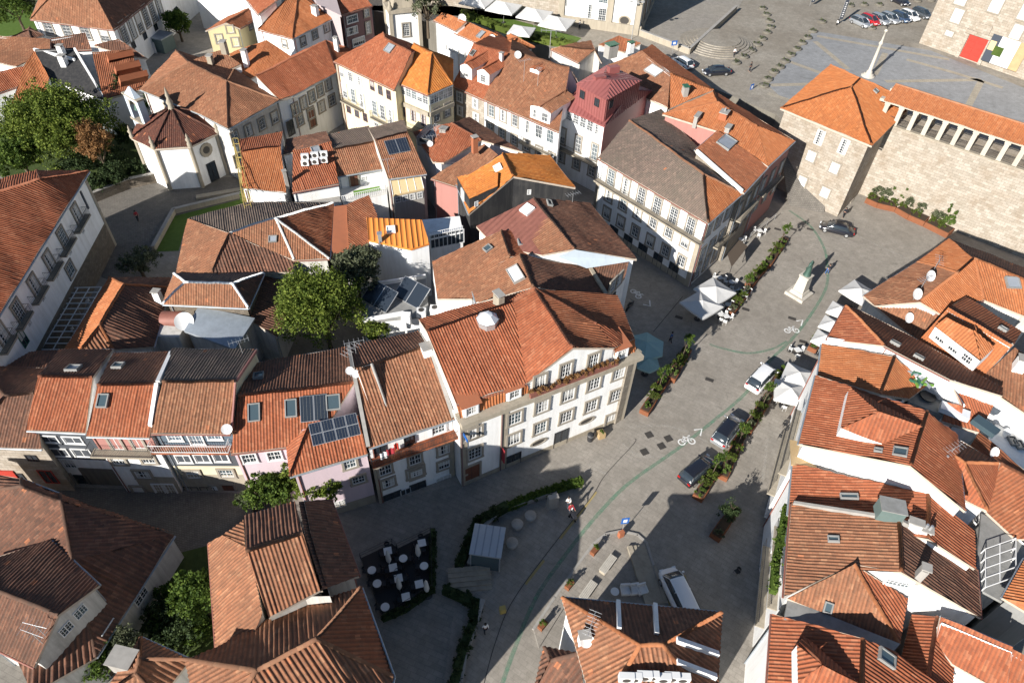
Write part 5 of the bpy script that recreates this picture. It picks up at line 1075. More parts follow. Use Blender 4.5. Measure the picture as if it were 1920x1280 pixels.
P6 = house('long mottled brown roofed house with thin antennas and white window front', [(906, 187), (1048, 248), (1100, 180), (960, 70), (957, 95), (1068, 128)], 9.8, 'tile_pale', 'white', 'G', pitch=22, wob=.04, mats={0: 'tile_pale'})
wins(P6, 'ab', 922, 208, 966, 226, 3, 1.0, 1.7, 'sash'); wins(P6, 'ab', 920, 240, 1035, 296, 6, 1.0, 1.5, 'sash'); wins(P6, 'ab', 990, 238, 1032, 256, 3, 1.2, 1.9, 'pale'); wins(P6, 'ab', 925, 272, 1030, 318, 5, 1.0, 1.5, 'sash')
dish(P6, 970, 115, .55, .9); dormer(P6, 1012, 228, 3.3, 1.8, 'tile_pale', 'white', 'pale', 2, rise=.4); dormer(P6, 1002, 138, 1.6, .5, 'tile_rust', 'white', 'plain', 1, rise=.2); antenna(P6, 982, 152, 3.0, 6); antenna(P6, 1008, 160, 2.2, 5, 80); antenna(P6, 1030, 105, 2.2, 5, 0)
balcony(P6, 'ab', 978, 262, 1036, 290, .7)
P7 = house('red tiled house with a pair of white gabled dormers and granite walls', [(847, 161), (906, 187), (980, 95), (930, 60), (888, 83), (955, 100)], 9.8, 'tile_red', 'ashlar', 'G', pitch=24)
dormer(P7, 874, 148, 2.1, 1.7, 'tile_red', 'white', 'plain', 1, rise=.6, ww=1.0, wh=1.1); dormer(P7, 906, 158, 2.1, 1.7, 'tile_red', 'white', 'grid', 1, rise=.6, ww=1.0, wh=1.1); chimney(P7, 940, 118, .5, .5, 1.2, 'white'); skylight(P7, 887, 101, .6, 1.0, 'grate')
wins(P7, 'ab', 862, 182, 892, 194, 2, 1.0, 1.4, 'pale'); wins(P7, 'ab', 863, 208, 893, 221, 2, 1.0, 1.4, 'pale')
P8 = house('corner house with bright orange hipped roof over a glazed wraparound gallery', {'a': (734, 151, 11.6), 'b': (803, 179, 11.6), 'c': (849, 159, 11.6), 'd': (850, 112, 12.6), 'e': (811, 100, 14.6), 'f': (776, 82, 14.6), 'g': (735, 105, 12)}, 11.6, 'tile_bright', 'cream', faces=['abef', 'bce', 'cdef' if 0 else 'edfe' if 0 else 'cdfe'], ov=.3, p=.36)
wins(P8, 'ab', 746, 164, 798, 186, 6, 1.0, 1.5, 'grid'); wins(P8, 'bc', 809, 186, 843, 172, 5, 1.0, 1.5, 'grid'); wins(P8, 'ab', 756, 205, 794, 224, 3, 1.0, 2.1, 'plum'); band(P8, 'ab', 8.3, 8.9, 'granite', .3, name='cornice'); band(P8, 'bc', 8.3, 8.9, 'granite', .3, name='cornice'); wins(P8, 'bc', 818, 215, 838, 206, 2, 1.0, 2.0)
balcony(P8, 'ab', 742, 228, 795, 250, .7)
P9 = house('cream four-storey house with smooth red roof and plum window frames', {'a': (625, 115, 11.4), 'b': (739, 169, 11.4), 'f': (772, 99, 14.8), 'e': (722, 72, 14.8), 'c': (790, 90, 13), 'd': (718, 62, 13)}, 11.4, 'tile_red', 'cream', faces=['abfe', 'fcde', 'ade' if 0 else 'aed'], ov=.35, p=.24)
skylight(P9, 731, 92, 1.3, 1.3, 'lead')
wins(P9, 'ab', 641, 136, 674, 152, 3, .95, 1.4, 'grid'); wins(P9, 'ab', 698, 161, 729, 178, 3, .95, 1.4, 'plum'); wins(P9, 'ab', 647, 170, 679, 189, 3, 1.0, 2.2, 'pale'); wins(P9, 'ab', 703, 202, 733, 219, 3, 1.0, 2.2, 'pale'); balcony(P9, 'ab', 644, 187, 682, 205, .7); balcony(P9, 'ab', 700, 218, 737, 236, .7)
wins(P9, 'ab', 654, 204, 685, 220, 3, 1.0, 1.4, 'plum'); wins(P9, 'ab', 706, 230, 735, 245, 3, 1.0, 1.4, 'pale')
band(P9, 'ab', 0, 11, 'granite', .07, 0, .03, 'quoin')
# houses behind, towards the church
Q1 = house('small brown tiled roof with sunlit left slope by the garden of parasols', [(1032, 92), (1085, 118), (1128, 118), (1108, 76), (1050, 87), (1115, 95)], 9.0, 'tile_pale', 'lime', 'G', z0=0)
Q1b = house('small red ribbed roof near the round church steps', {'a': (1122, 84, 10), 'b': (1160, 68, 10.6), 'c': (1202, 82, 10), 'd': (1170, 98, 9)}, 9, 'tile_rust', 'white', faces=['abcd'])
Q2 = house('orange pyramid roof beyond the mottled brown roof', [(928, 85), (955, 98), (1003, 88), (955, 63), (970, 72)], 9.0, 'tile_orange', 'white', 'P', zr=10.6)
Q3 = house('white house with red roofs, dishes and air conditioners on its side wall', {'a': (813, 38, 10.0), 'b': (854, 58, 10.0), 'c': (875, 42, 11), 'd': (830, 24, 11), 'e': (855, 62, 9), 'f': (910, 86, 9), 'g': (932, 66, 10), 'h': (876, 42, 10)}, 9, 'tile_orange', 'white', faces=['abcd']); 
Q3b = house('orange roofed rear house with a grid skylight and a large dish', [(852, 60), (912, 86), (940, 60), (880, 36), (872, 42), (932, 66)], 9.4, 'tile_orange', 'white', 'S', faces=None) if 0 else house('orange roofed rear house with a grid skylight and a large dish', {'a': (852, 62, 9.4), 'b': (912, 88, 9.4), 'c': (934, 66, 10.6), 'd': (876, 42, 10.6)}, 9.4, 'tile_orange', 'white', faces=['abcd'])
skylight(Q3b, 902, 66, .9, 1.4, 'lead'); dish(Q3b, 866, 42, .7, .6); dish(Q3b, 848, 57, .4, .3); dish(Q3b, 922, 78, .6, .5); dish(Q3b, 936, 92, .4, .4)
for x, y in ((834, 87), (846, 91), (857, 96), (868, 101)): 
    A_, B_, d_, n_ = frame(Q3b, 'ab'); P = hitv(x, y, A_+n_*.3, B_+n_*.3); mb = MB(); mb.box(tuple(P), (1.1, .5, .8), 'whitepaint', ax=(d_[0], d_[1])); child(mb, 'air_conditioner', Q3b.root)
# bell tower by the garden
BT = at(757, 60, 5.0)
BTr = empty('bell_tower', (BT[0], BT[1], 0), 'baroque white and granite bell tower with scrolled top behind the cream house', 'tower')
bx = lambda sx, sy, z0_, z1_, m_, nm, tp=1.0: (lambda q: (q.box((BT[0], BT[1], (z0_+z1_)/2), (sx, sy, z1_-z0_), m_, ax=(.93, .37), taper=tp), child(q, nm, BTr)))(MB())
bx(5.2, 4.4, 0, 9.2, 'white', 'wall'); bx(5.9, 5.1, 9.2, 9.8, 'granite', 'cornice'); bx(3.8, 3.2, 9.8, 11.6, 'granite', 'belfry', .8); bx(1.8, 1.6, 11.6, 12.8, 'granite', 'pinnacle', .3)
for sx in (-2.6, 2.6):
    mb = MB(); d_ = np.array([.93, .37, 0]); n_ = np.array([.37, -.93, 0])
    for so in (-2.2, 2.2): c_ = BT+d_*sx+n_*so; mb.box((c_[0], c_[1], 4.6), (.6, .6, 9.2), 'granite', ax=(.93, .37)); mb.lathe((c_[0], c_[1], 9.8), [(.35, 0), (.5, .4), (.2, .9), (.25, 1.2), (.01, 1.7)], 'granite', 8)
    child(mb, 'pilaster', BTr)
put_win(BTr, BT+np.array([.37, -.93, 0])*2.22+np.array([0, 0, 1.2]), np.array([.93, .37, 0]), np.array([.37, -.93, 0]), 1.2, 2.2, 'arch')
# ------------------------------------------------------------------ middle terraces (m)
M1 = house('flat-tiled orange-red roof beside the yellow scaffolding', [(455, 353), (537, 362), (530, 247), (448, 262), (451, 284), (526, 275)], 8.0, 'tile_red', 'white', 'G', zr=8.9, mats={0: 'tile_orange'}, p=.24)
M2 = house('red roof carrying six white air conditioning boxes', {'a': (548, 361, 7.8), 'b': (635, 345, 7.8), 'c': (621, 266, 9.6), 'd': (549, 283, 9.6)}, 7.8, 'tile_red', 'white', faces=['abcd'])
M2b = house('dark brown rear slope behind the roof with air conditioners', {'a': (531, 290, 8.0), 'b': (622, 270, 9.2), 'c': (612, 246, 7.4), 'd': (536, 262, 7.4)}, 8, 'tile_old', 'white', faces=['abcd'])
for x, y in ((573, 300), (591, 297), (608, 295), (573, 312), (591, 309), (608, 306)): acunit(M2, x, y, 10, .15)
skylight(M2, 592, 282, 1.0, 1.0, 'lead'); chimney(M2, 538, 345, .4, .4, 1.6, 'concrete')
M3 = house('brown ribbed roof above the little white terrace with green turf', [(633, 331), (716, 317), (692, 236), (611, 253), (624, 282), (701, 265)], 7.6, 'tile_pale', 'white', 'G', mats={0: 'tile_pale', 1: 'tile_grey'})
wins(M3, 'ab', 664, 338, 664, 338, 1, 1.0, 2.0, 'door', 'door'); wins(M3, 'ab', 682, 335, 682, 335, 1, .6, .6, 'plain')
M4 = house('orange ribbed roof with a dark solar panel half in shadow', [(728, 336), (800, 326), (758, 226), (690, 240), (703, 263), (764, 248)], 7.9, 'tile_pale', 'lime', 'G', mats={1: 'tile_grey'}); panels(M4, 745, 275, 2.9, 2.2, 2, 1, 'panel_dark', 'steel')
antenna(M4, 729, 325, 2.0, 6, 20)
M5 = house('white walled house with red hipped roof, raised hatch and tangled antennas', {'a': (774, 248, 8.6), 'b': (812, 304, 8.0), 'c': (832, 305, 8.2), 'd': (903, 263, 8.8), 'e': (846, 231, 10.0), 'f': (895, 232, 8.8), 'g': (980, 285, 8.0), 'h': (880, 220, 8.2)}, 8.4, 'tile_red', 'white', faces=['abcde' if 0 else 'abcde', 'edgh'], mats={1: 'tile_old'}, cap=True)
dormer(M5, 795, 268, 2.0, .7, 'collector', 'concrete', 'dark', 1, rise=.1); chimney(M5, 832, 250, .9, .9, .5, 'concrete'); antenna(M5, 812, 275, 1.6, 6, 20); antenna(M5, 818, 262, 1.8, 6, 80); chimney(M5, 890, 278, .7, .6, 1.4, 'terracotta'); dish(M5, 806, 275, .4, .4)
wins(M5, 'bc' if 0 else 'cd', 868, 318, 868, 318, 1, .9, 1.2, 'plain') if 0 else None
M6 = house('plain tan roof wedge leading up to the bright orange roof', {'a': (808, 335, 6.8), 'b': (862, 352, 6.8), 'c': (934, 292, 9.0), 'd': (908, 270, 9.0)}, 7, 'tile_pale', 'rose', faces=['abcd'])
M7 = house('dark slate gabled house with brilliant orange roof and dormer', {'a': (856, 345, 8.0), 'b': (879, 402, 8.0), 'c': (963, 331, 11.0), 'd': (943, 287, 11.0), 'e': (1079, 352, 8.6), 'f': (1031, 291, 9.2)}, 8, 'tile_bright', 'black_slate', faces=['abcd', 'dcef'], ov=.18, p=.3)
firewall(M7, [((963, 333), (1076, 352))], .2, .12, 'tile_red') if 0 else None
wins(M7, 'be' if 0 else 'bc', 893, 382, 893, 382, 1, .5, .7, 'plain'); wins(M7, 'ce', 992, 360, 992, 360, 1, .5, .7, 'plain')
_D = {k: at(*q) for k, q in {'a': (857, 332, 9.6), 'b': (880, 374, 9.6), 'c': (933, 349, 10.4), 'd': (934, 325, 10.7), 'e': (907, 322, 10.6)}.items()}
mb = MB(); slope_mesh(mb, [_D[k] for k in 'abcde'], 'tile_bright', p=.3)
for e1, e2 in (('a', 'b'), ('b', 'c')): mb.face([_D[e1], _D[e2], _D[e2]-[0, 0, 1.8], _D[e1]-[0, 0, 1.8]], 'black_slate')
o_ = child(mb, 'dormer', M7.root); d_ = (_D['b']-_D['a']); d_ /= np.linalg.norm(d_); n_ = np.array([d_[1], -d_[0], 0]); wo = put_win(M7.root, (_D['a']+_D['b'])/2+n_*.03-[0, 0, .9], d_, n_, .8, 1.2, 'pale'); wo.parent = o_
skylight(M7, 934, 316, 1.1, .9, 'lamp_clear', 'white')
M8 = house('brown ribbed roof with rusty sheet-metal slope and pale blue gable cladding', {'a': (893, 424, 9.6), 'b': (928, 462, 9.2), 'c': (1016, 478, 10.4), 'd': (1077, 467, 11.0), 'e': (1001, 371, 12.0), 'f': (1194, 486, 8.8), 'g': (1106, 380, 9.6)}, 8, 'tile_old', 'white', faces=['abcde', 'edfg'], mats={0: 'metal_brown', 1: 'tile_old'})
P = [at(*q) for q in ((985, 432, 10.35), (1030, 408, 11.6), (1077, 466, 11.15), (1016, 477, 10.55))]; mb = MB(); slope_mesh(mb, P, 'tile_pale'); child(mb, 'roof', M8.root)
P = [at(*q) for q in ((1044, 481, 10.5), (1078, 468, 11.1), (1194, 488, 8.6), (1100, 503, 9.0))]; mb = MB(); mb.face(P, 'bluewhite'); child(mb, 'cladding', M8.root)
skylight(M8, 989, 394, 1.2, 1.2, 'lamp_clear', 'white'); skylight(M8, 1030, 382, 1.0, .5, 'grate'); antenna(M8, 1073, 380, 1.2)
M8b = house('narrow white house with dark railed loggia facing the bicycle marking', {'a': (1096, 505, 8.2), 'b': (1140, 560, 7.6), 'c': (1172, 520, 8.2), 'd': (1180, 487, 8.6)}, 7, 'tile_old', 'white', faces=['abcd'], ov=.1)
wins(M8b, 'bc', 1148, 535, 1160, 524, 2, 1.1, 1.5); wins(M8b, 'bc', 1148, 560, 1148, 560, 1, 1.1, 1.5, 'dark')
M9 = house('tan tiled roof with two small roof windows left of the brown ridge', {'a': (810, 490, 8.6), 'b': (820, 560, 7.6), 'c': (885, 560, 8.4), 'd': (957, 481, 10.4), 'e': (940, 432, 10.6), 'f': (1016, 478, 9.2), 'g': (987, 431, 9.4)}, 7.5, 'tile_pale', 'white', faces=['abcde', 'edfg'], mats={1: 'tile_red'})
skylight(M9, 915, 467, .7, .8); skylight(M9, 980, 457, .9, 1.1, 'lamp_clear')
M10 = house('brown roof with ribbed right slope, pale skylight and stone coping', {'a': (877, 517, 8.8), 'b': (893, 568, 8.6), 'c': (1001, 538, 10.8), 'd': (975, 477, 11.0), 'e': (1140, 558, 7.8), 'f': (1107, 504, 8.2)}, 7.5, 'tile_pale', 'white', faces=['abcd', 'dcef'], mats={0: 'tile_pale', 1: 'tile_old'})
skylight(M10, 967, 515, 2.2, 1.2, 'lamp_clear', 'concrete'); firewall(M10, [((1107, 506), (1138, 556))], .2, .3, 'granite')
M11 = house('modern white house with ribbed orange metal roof', {'a': (691, 450, 8.2), 'b': (770, 467, 7.8), 'c': (805, 456, 7.9), 'd': (791, 412, 8.8), 'e': (687, 408, 9.0)}, 8.5, 'tile_bright', 'white', faces=['abcde'], ov=.12, p=.5, mats={0: 'metal_orange'}) if 0 else None
plain('metal_orange', (0.70, 0.24, 0.05), 0.5, 0.0, var=.1)
M11 = house('modern white house with seamed orange metal roof and one hatch', {'a': (691, 450, 8.2), 'b': (770, 467, 7.8), 'c': (805, 456, 7.9), 'd': (791, 412, 8.8), 'e': (687, 408, 9.0)}, 8.5, 'metal_orange', 'white', faces=['abcde'], ov=.12)
skylight(M11, 733, 432, .9, .9, 'lamp_clear', 'white'); chimney(M11, 713, 452, .4, .4, .8, 'steel', 'steel')
M12 = house('white glass-fronted annex with a railed roof deck and outdoor chairs', [(805, 448), (868, 434), (862, 405), (792, 412)], 6.6, 'white', 'white', 'F', ov=.02)
wins(M12, 'ab', 815, 452, 862, 443, 4, 1.1, 2.0, 'shop'); 
A_, B_, d_, n_ = frame(M12, 'ab'); mb = MB(); 
for i in range(16): p_ = A_+(B_-A_)*i/15; mb.tube(p_, p_+np.array([0, 0, .95]), .03, 'whitepaint', 4)
mb.tube(A_+[0, 0, .95], B_+[0, 0, .95], .04, 'whitepaint', 4); child(mb, 'railing', M12.root)
M13 = house('flat grey roof with two large tilted solar collectors and fan units', [(680, 604), (805, 592), (798, 520), (676, 540)], 5.0, 'cement', 'white', 'F', ov=.05)
for x, y, r_ in ((712, 555, 0), (772, 548, 0)):
    P = at(x, y, 5.8); mb = MB(); u_ = np.array([.83, -.55, 0]) ; v_ = np.array([.45, .70, .5]); v_ /= np.linalg.norm(v_); n_ = np.cross(u_, v_)
    M_ = Matrix(((u_[0], v_[0], n_[0], P[0]), (u_[1], v_[1], n_[1], P[1]), (u_[2], v_[2], n_[2], P[2]), (0, 0, 0, 1)))
    mb.box((0, 0, 0), (3.6, 2.6, .1), 'steel', M=M_); mb.box((-.9, 0, .055), (1.7, 2.5, .03), 'collector', M=M_); mb.box((.9, 0, .055), (1.7, 2.5, .03), 'collector', M=M_); mb.tube(P-[0, 0, .8], P, .05, 'steel', 4); child(mb, 'solar_panel', M13.root)
for x, y in ((790, 586), (815, 581)):
    P = at(x, y, 5.4); mb = MB(); mb.box(tuple(P), (1.0, .8, .8), 'whitepaint'); mb.tube(P+[0, 0, .4], P+[0, 0, .44], .3, 'grate', 14); child(mb, 'air_conditioner', M13.root)
mb = MB(); P = at(762, 600, 5.4); mb.box(tuple(P), (.9, .9, 1.6), 'white'); child(mb, 'chimney', M13.root)
firewall(M13, [((680, 604), (757, 590)), ((757, 590), (762, 625)), ((676, 540), (798, 521))], .1, .5, 'white')
def terr(label, pts, z, floor, wallm, rail=None):
    o = house(label, [(x, y, z) for x, y in pts], z, floor, wallm, 'F', ov=.02)
    if rail:
        A_, B_, d_, n_ = frame(o, 'ab'); mb = MB(); N = int(np.linalg.norm(B_-A_)/.25)
        for i in range(N+1): p_ = A_+(B_-A_)*i/N+[0, 0, .1]; mb.tube(p_, p_+np.array([0, 0, .9]), .035, rail, 4)
        mb.tube(A_+[0, 0, 1], B_+[0, 0, 1], .05, rail, 4); child(mb, 'railing', o.root)
    return o
M3t = terr('little white terrace with green turf rug below the brown ribbed roof', [(642, 379), (726, 361), (719, 339), (636, 353)], 5.6, 'white_stone', 'white', 'whitepaint')
mb = MB(); mb.face([at(*q, 5.63) for q in ((664, 366), (714, 356), (711, 349), (662, 358))], 'turf_rug'); child(mb, 'turf_rug', M3t.root)
M4t = house('glazed lean-to conservatory with beige sloping panes below the ribbed roof', {'a': (737, 366, 6.3), 'b': (795, 354, 6.3), 'c': (789, 330, 7.5), 'd': (732, 339, 7.5)}, 6.3, 'straw', 'concrete', faces=['abcd'], ov=.05)
for t_ in range(5):
    mb = MB(); mb.tube(M4t.V['a']+(M4t.V['b']-M4t.V['a'])*t_/4+[0, 0, .05], M4t.V['d']+(M4t.V['c']-M4t.V['d'])*t_/4+[0, 0, .05], .05, 'whitepaint', 4); child(mb, 'glazing_bar', M4t.root)
wins(M4t, 'ab', 746, 374, 787, 366, 4, .75, .9, 'plain')
M2t = terr('white rendered yard strip below the roof with air conditioners', [(546, 396), (642, 384), (636, 368), (548, 382)], 6.0, 'concrete', 'white')
# ------------------------------------------------------------------ left middle cluster
L1 = house('long white manor with red ribbed roof and a row of five balconies', {'a': (-80, 715, 10.4), 'b': (167, 321, 10.4), 'c': (76, 337, 12.6), 'd': (-90, 383, 13.4), 'e': (69, 319, 10.4), 'f': (-90, 358, 10.4)}, 10.4, 'tile_red', 'white', faces=['abcd', 'bec', 'dcef'], ov=.5)
band(L1, 'ab', 0, 3.6, 'rubble', .06, 0, 1, 'ground_floor'); band(L1, 'ab', 0, 10.2, 'granite', .08, .985, 1, 'quoin')
for x, y in ((144, 403), (118, 447), (93, 492), (65, 537), (35, 585), (5, 630)):
    wins(L1, 'ab', x, y, x, y, 1, 1.3, 2.4, 'arch'); balcony(L1, 'ab', x+4+10, y+14-16, x+4-10, y+14+20, .7)
for x, y in ((155, 432), (131, 472), (107, 514), (81, 558), (55, 605)): wins(L1, 'ab', x, y, x, y, 1, .6, .6, 'plain')
wins(L1, 'ab', 131, 505, 131, 505, 1, 1.4, 1.5); wins(L1, 'ab', 42, 633, 42, 633, 1, 1.1, 2.0, 'green'); panel(L1, 'ab', 149, 360, 166, 390, 'plaque', .12, 'banner')
L2 = house('courtyard house with pale orange left slope and dark corrugated right slope', {'a': (205, 520, 6.0), 'b': (122, 655, 6.0), 'c': (152, 655, 6.8), 'd': (187, 609, 7.6), 'e': (233, 533, 8.0), 'f': (213, 655, 6.0), 'g': (288, 650, 5.2), 'h': (318, 540, 5.6), 'i': (325, 520, 5.4)}, 6, 'tile_orange', 'lime', faces=['abcde', 'dcf', 'edfgh', 'aehi'], mats={1: 'tile_pale', 2: 'tile_old', 3: 'tile_old'}, p=.34, wob=.03)
chimney(L2, 300, 565, .7, .6, 1.2, 'white')
L3 = house('brown hipped roof edged with white mortar ridges', {'a': (305, 570, 7.2), 'b': (466, 577, 7.2), 'c': (495, 512, 7.2), 'd': (326, 512, 7.2), 'e': (347, 529, 9.0), 'f': (436, 531, 9.0)}, 7.2, 'tile_pale', 'rubble', faces=['abfe', 'bcf', 'cdef', 'dae'], capmat='white', mats={1: 'tile_old', 2: 'tile_grey'}, wob=.03)
L4 = house('pale orange roof slope beside the lawn and a brown ribbed slope', {'a': (330, 512, 6.8), 'b': (398, 512, 7.4), 'c': (430, 437, 9.0), 'd': (352, 410, 7.4), 'e': (548, 510, 6.6), 'f': (552, 489, 7.0), 'g': (478, 458, 8.2)}, 7, 'tile_pale', 'lime', faces=['abcd', 'cbefg'], mats={1: 'tile_old'}, p=.32, wob=.03)
L5 = house('broad reddish roof with a white hip line and missing tiles', {'a': (430, 437, 8.9), 'b': (352, 410, 7.2), 'c': (465, 379, 7.2), 'd': (626, 380, 7.2), 'e': (517, 409, 9.6), 'f': (552, 488, 7.2), 'g': (618, 485, 7.2), 'h': (478, 458, 8.1)}, 7, 'tile_rust', 'lime', faces=['abcde', 'aefh', 'efg', 'edg'], mats={0: 'tile_grey', 1: 'tile_pale', 2: 'tile_pale'}, wob=.03, capmat='white_stone')
skylight(L5, 512, 449, .8, .7, 'lead')
L6 = house('smooth terracotta sheet roof strip between tiled slopes', {'a': (621, 480, 7.0), 'b': (654, 471, 7.0), 'c': (650, 384, 8.0), 'd': (626, 387, 8.0)}, 7, 'terracotta', 'lime', faces=['abcd'])
L7 = house('terracotta tiled gable roof beside the orange metal roof', {'a': (654, 470, 7.1), 'b': (691, 460, 6.9), 'c': (708, 405, 7.4), 'd': (692, 366, 8.2), 'e': (650, 384, 8.2)}, 7, 'tile_rust', 'lime', faces=['abcde'])
L8 = house('blue-grey sheet metal roofed shed with a big white dish and rusty tank', {'a': (345, 620, 5.6), 'b': (440, 655, 5.4), 'c': (478, 596, 5.8), 'd': (372, 574, 6.6)}, 5.8, 'lead', 'lime', faces=['abcd'], mats={0: 'galv'})
mb = MB(); P = at(308, 600, 5.0); Q = at(345, 600, 5.2); mb.tube(P, Q, 1.0, 'metal_brown', 14); child(mb, 'tank', L8.root)
mb = MB(); P = at(315, 630, 3.5); mb.box((P[0], P[1], 2.6), (4.6, 3.4, 5.2), 'lime', ax=(1, 0)); child(mb, 'wall', L8.root)
P = at(346, 603, 6.0); mb = MB(); ax_ = np.array([.2, -.6, .75]); ax_ /= np.linalg.norm(ax_); q_ = np.cross(ax_, [0, 0, 1.]); q_ /= np.linalg.norm(q_); s_ = np.cross(ax_, q_)
rows = [[P+ax_*(.25*(k/4)**2)+(q_*math.cos(a)+s_*math.sin(a))*.95*k/4 for a in np.linspace(0, 6.283, 21)[:-1]] for k in range(1, 5)]; mb.grid(rows, 'whitepaint', close=True); mb.face(rows[0], 'whitepaint'); mb.tube(P-[0, 0, 1.8], P, .06, 'steel', 6); child(mb, 'satellite_dish', L8.root)
L9 = house('dark brown court roof right of the white-ridged roof', {'a': (468, 600, 5.4), 'b': (520, 632, 4.6), 'c': (552, 560, 4.6), 'd': (549, 512, 5.0), 'e': (495, 514, 6.2)}, 5, 'tile_old', 'lime', faces=['abcde'], wob=.03, p=.32)
L10 = house('low brown roof below the steel pergola at the left', {'a': (30, 738, 7.6), 'b': (66, 738, 7.6), 'c': (112, 690, 6.8), 'd': (112, 656, 6.4), 'e': (55, 660, 6.4), 'f': (5, 690, 6.4)}, 6, 'tile_old', 'lime', faces=['abcdef'])
# ------------------------------------------------------------------ top left
TL1 = house('large white school-like building with brown hipped roof and tall windows at the top left', {'a': (57, 37, 8.0), 'b': (213, 57, 8.0), 'c': (360, -60, 8.0), 'd': (95, -60, 8.0), 'e': (95, -5, 11.6), 'f': (183, 0, 11.6), 'g': (250, -60, 11.6)}, 8, 'tile_pale', 'white', faces=['abfe' if 0 else 'abfed' if 0 else 'abfe', 'bcgf', 'aed' , 'efgd' if 0 else 'efgd'], mats={1: 'tile_old'}, p=.3)
wins(TL1, 'ab', 92, 54, 196, 66, 4, 1.6, 2.2, 'sash'); wins(TL1, 'bc', 232, 62, 298, 12, 6, 1.5, 3.6, 'arch'); wins(TL1, 'bc', 250, 85, 330, 20, 5, 1.3, 1.2, 'dark')
TL3 = house('long two-storey white house with broad brown hipped roof above a shaded street', {'a': (428, 242, 8.6), 'b': (524, 188, 8.6), 'c': (440, 130, 8.6), 'd': (426, 153, 11.0), 'e': (356, 118, 10.4), 'f': (262, 168, 8.6), 'g': (375, 214, 8.6), 'h': (330, 95, 8.6)}, 8.6, 'tile_pale', 'lime', faces=['defgad' [:5] if 0 else 'defga', 'abd' , 'bcd' if 0 else 'bcd', 'dceh' if 0 else 'dce', 'efh' if 0 else 'ceh', 'ehf'], mats={1: 'tile_pale'}, wob=.02)
wins(TL3, 'ab', 440, 240+18, 515, 202+18, 4, 1.1, 1.6, 'sash'); wins(TL3, 'ab', 446, 300, 515, 262, 3, 1.2, 1.6, 'sash')
TL4 = house('long red roofed house with shaded stone-framed facade facing the small yard', {'a': (547, 181, 8.6), 'b': (632, 136, 8.6), 'c': (668, 98, 8.6), 'd': (611, 76, 10.8), 'e': (480, 143, 10.8), 'f': (524, 188, 8.6), 'g': (545, 106, 8.6)}, 8.6, 'tile_red', 'white', faces=['abde' if 0 else 'fabde', 'bcd', 'dcge' if 0 else 'dcg', 'dge'])
wins(TL4, 'ab', 553, 205, 615, 158, 5, 1.1, 1.7); wins(TL4, 'ab', 562, 225, 622, 188, 4, 1.2, 1.6); wins(TL4, 'ab', 585, 222, 585, 222, 1, 1.2, 2.6, 'door', 'door'); chimney(TL4, 632, 95, .6, .6, 1.8, 'white')
wins(TL4, 'ab', 545, 240, 545, 240, 1, 1.4, 2.4, 'dark', 'door')
TL4b = house('smooth orange-red roof with a tall white chimney', {'a': (430, 101, 8.8), 'b': (500, 75, 10.2), 'c': (546, 106, 8.8), 'd': (470, 148, 8.0), 'e': (438, 128, 8.2)}, 8.8, 'tile_orange', 'white', faces=['abcde'], p=.2); chimney(TL4b, 464, 126, .9, .7, 2.4, 'white'); 
TL4c = house('little brown ribbed roof with a stone chimney', {'a': (356, 115, 9.4), 'b': (414, 94, 10.4), 'c': (452, 121, 9.4), 'd': (424, 134, 8.8)}, 9, 'tile_pale', 'white', faces=['abcd']); chimney(TL4c, 422, 98, 1.0, .8, 1.4, 'granite'); chimney(TL4c, 397, 122, .9, .7, 1.2, 'granite')
TL5 = house('white walled house with steep orange hipped roof and white chimney', [(484, 56), (549, 73), (623, 36), (560, -20), (536, 0), (560, -8)], 9.0, 'tile_orange', 'white', 'H', zr=11.4); chimney(TL5, 592, 28, 1.0, .8, 1.2, 'white')
wins(TL5, 'ab', 534, 82, 534, 82, 1, .9, 1.2); wins(TL5, 'bc', 568, 78, 612, 52, 3, 1.1, 1.3)
TL6 = house('dark mauve town house with red roof and banded windows', {'a': (642, 28, 9.6), 'b': (698, 11, 9.6), 'c': (665, -30, 10.8), 'd': (610, -20, 10.8)}, 9.6, 'tile_red', 'mauve', faces=['abcd'])
wins(TL6, 'ab', 660, 36, 660, 36, 1, 2.2, 1.2, 'pale'); wins(TL6, 'ab', 660, 58, 660, 58, 1, 2.2, 1.2, 'pale'); wins(TL6, 'ab', 672, 78, 672, 78, 1, 2.6, 1.3, 'pale'); wins(TL6, 'ab', 687, 24, 687, 24, 1, .9, 1.3); wins(TL6, 'ab', 690, 52, 690, 52, 1, .9, 1.9)
TL6b = house('tall lilac rendered block with curved blank side wall', [(595, 8), (640, 30), (620, -40), (570, -40)], 10.6, 'lilac', 'lilac', 'F')
TL7 = house('pale yellow house with red roof and four small windows at the top', {'a': (385, 58, 5.0), 'b': (450, 54, 5.0), 'c': (493, 30, 5.0), 'd': (428, 30, 5.0), 'e': (424, 43, 6.2), 'f': (470, 15, 6.2)}, 5, 'tile_rust', 'yellow', faces=['aefd', 'ebcf'])
wins(TL7, 'ab', 411, 73, 441, 79, 2, 1.1, 1.5, 'sash'); wins(TL7, 'ab', 431, 55, 431, 55, 1, 1.1, 1.2, 'sash'); wins(TL7, 'bc', 470, 48, 482, 41, 2, 1.0, 1.2, 'sash')
TL8 = house('tall white blank-walled house between the yellow house and the white school', [(350, -48), (472, -18), (520, -60), (400, -90)], 10, 'white', 'white', 'F')
TL9 = house('red roof at the top left behind the yellow house', {'a': (462, 0, 10), 'b': (484, 28, 10), 'c': (520, 0, 11.5), 'd': (500, -25, 11.5)}, 10, 'tile_red', 'white', faces=['abcd'])
TLa = house('brown ribbed roof in the cluster before the white school', {'a': (98, 96, 7.6), 'b': (172, 93, 7.6), 'c': (160, 62, 9.0), 'd': (95, 72, 9.0)}, 8, 'tile_old', 'white', faces=['abcd'])
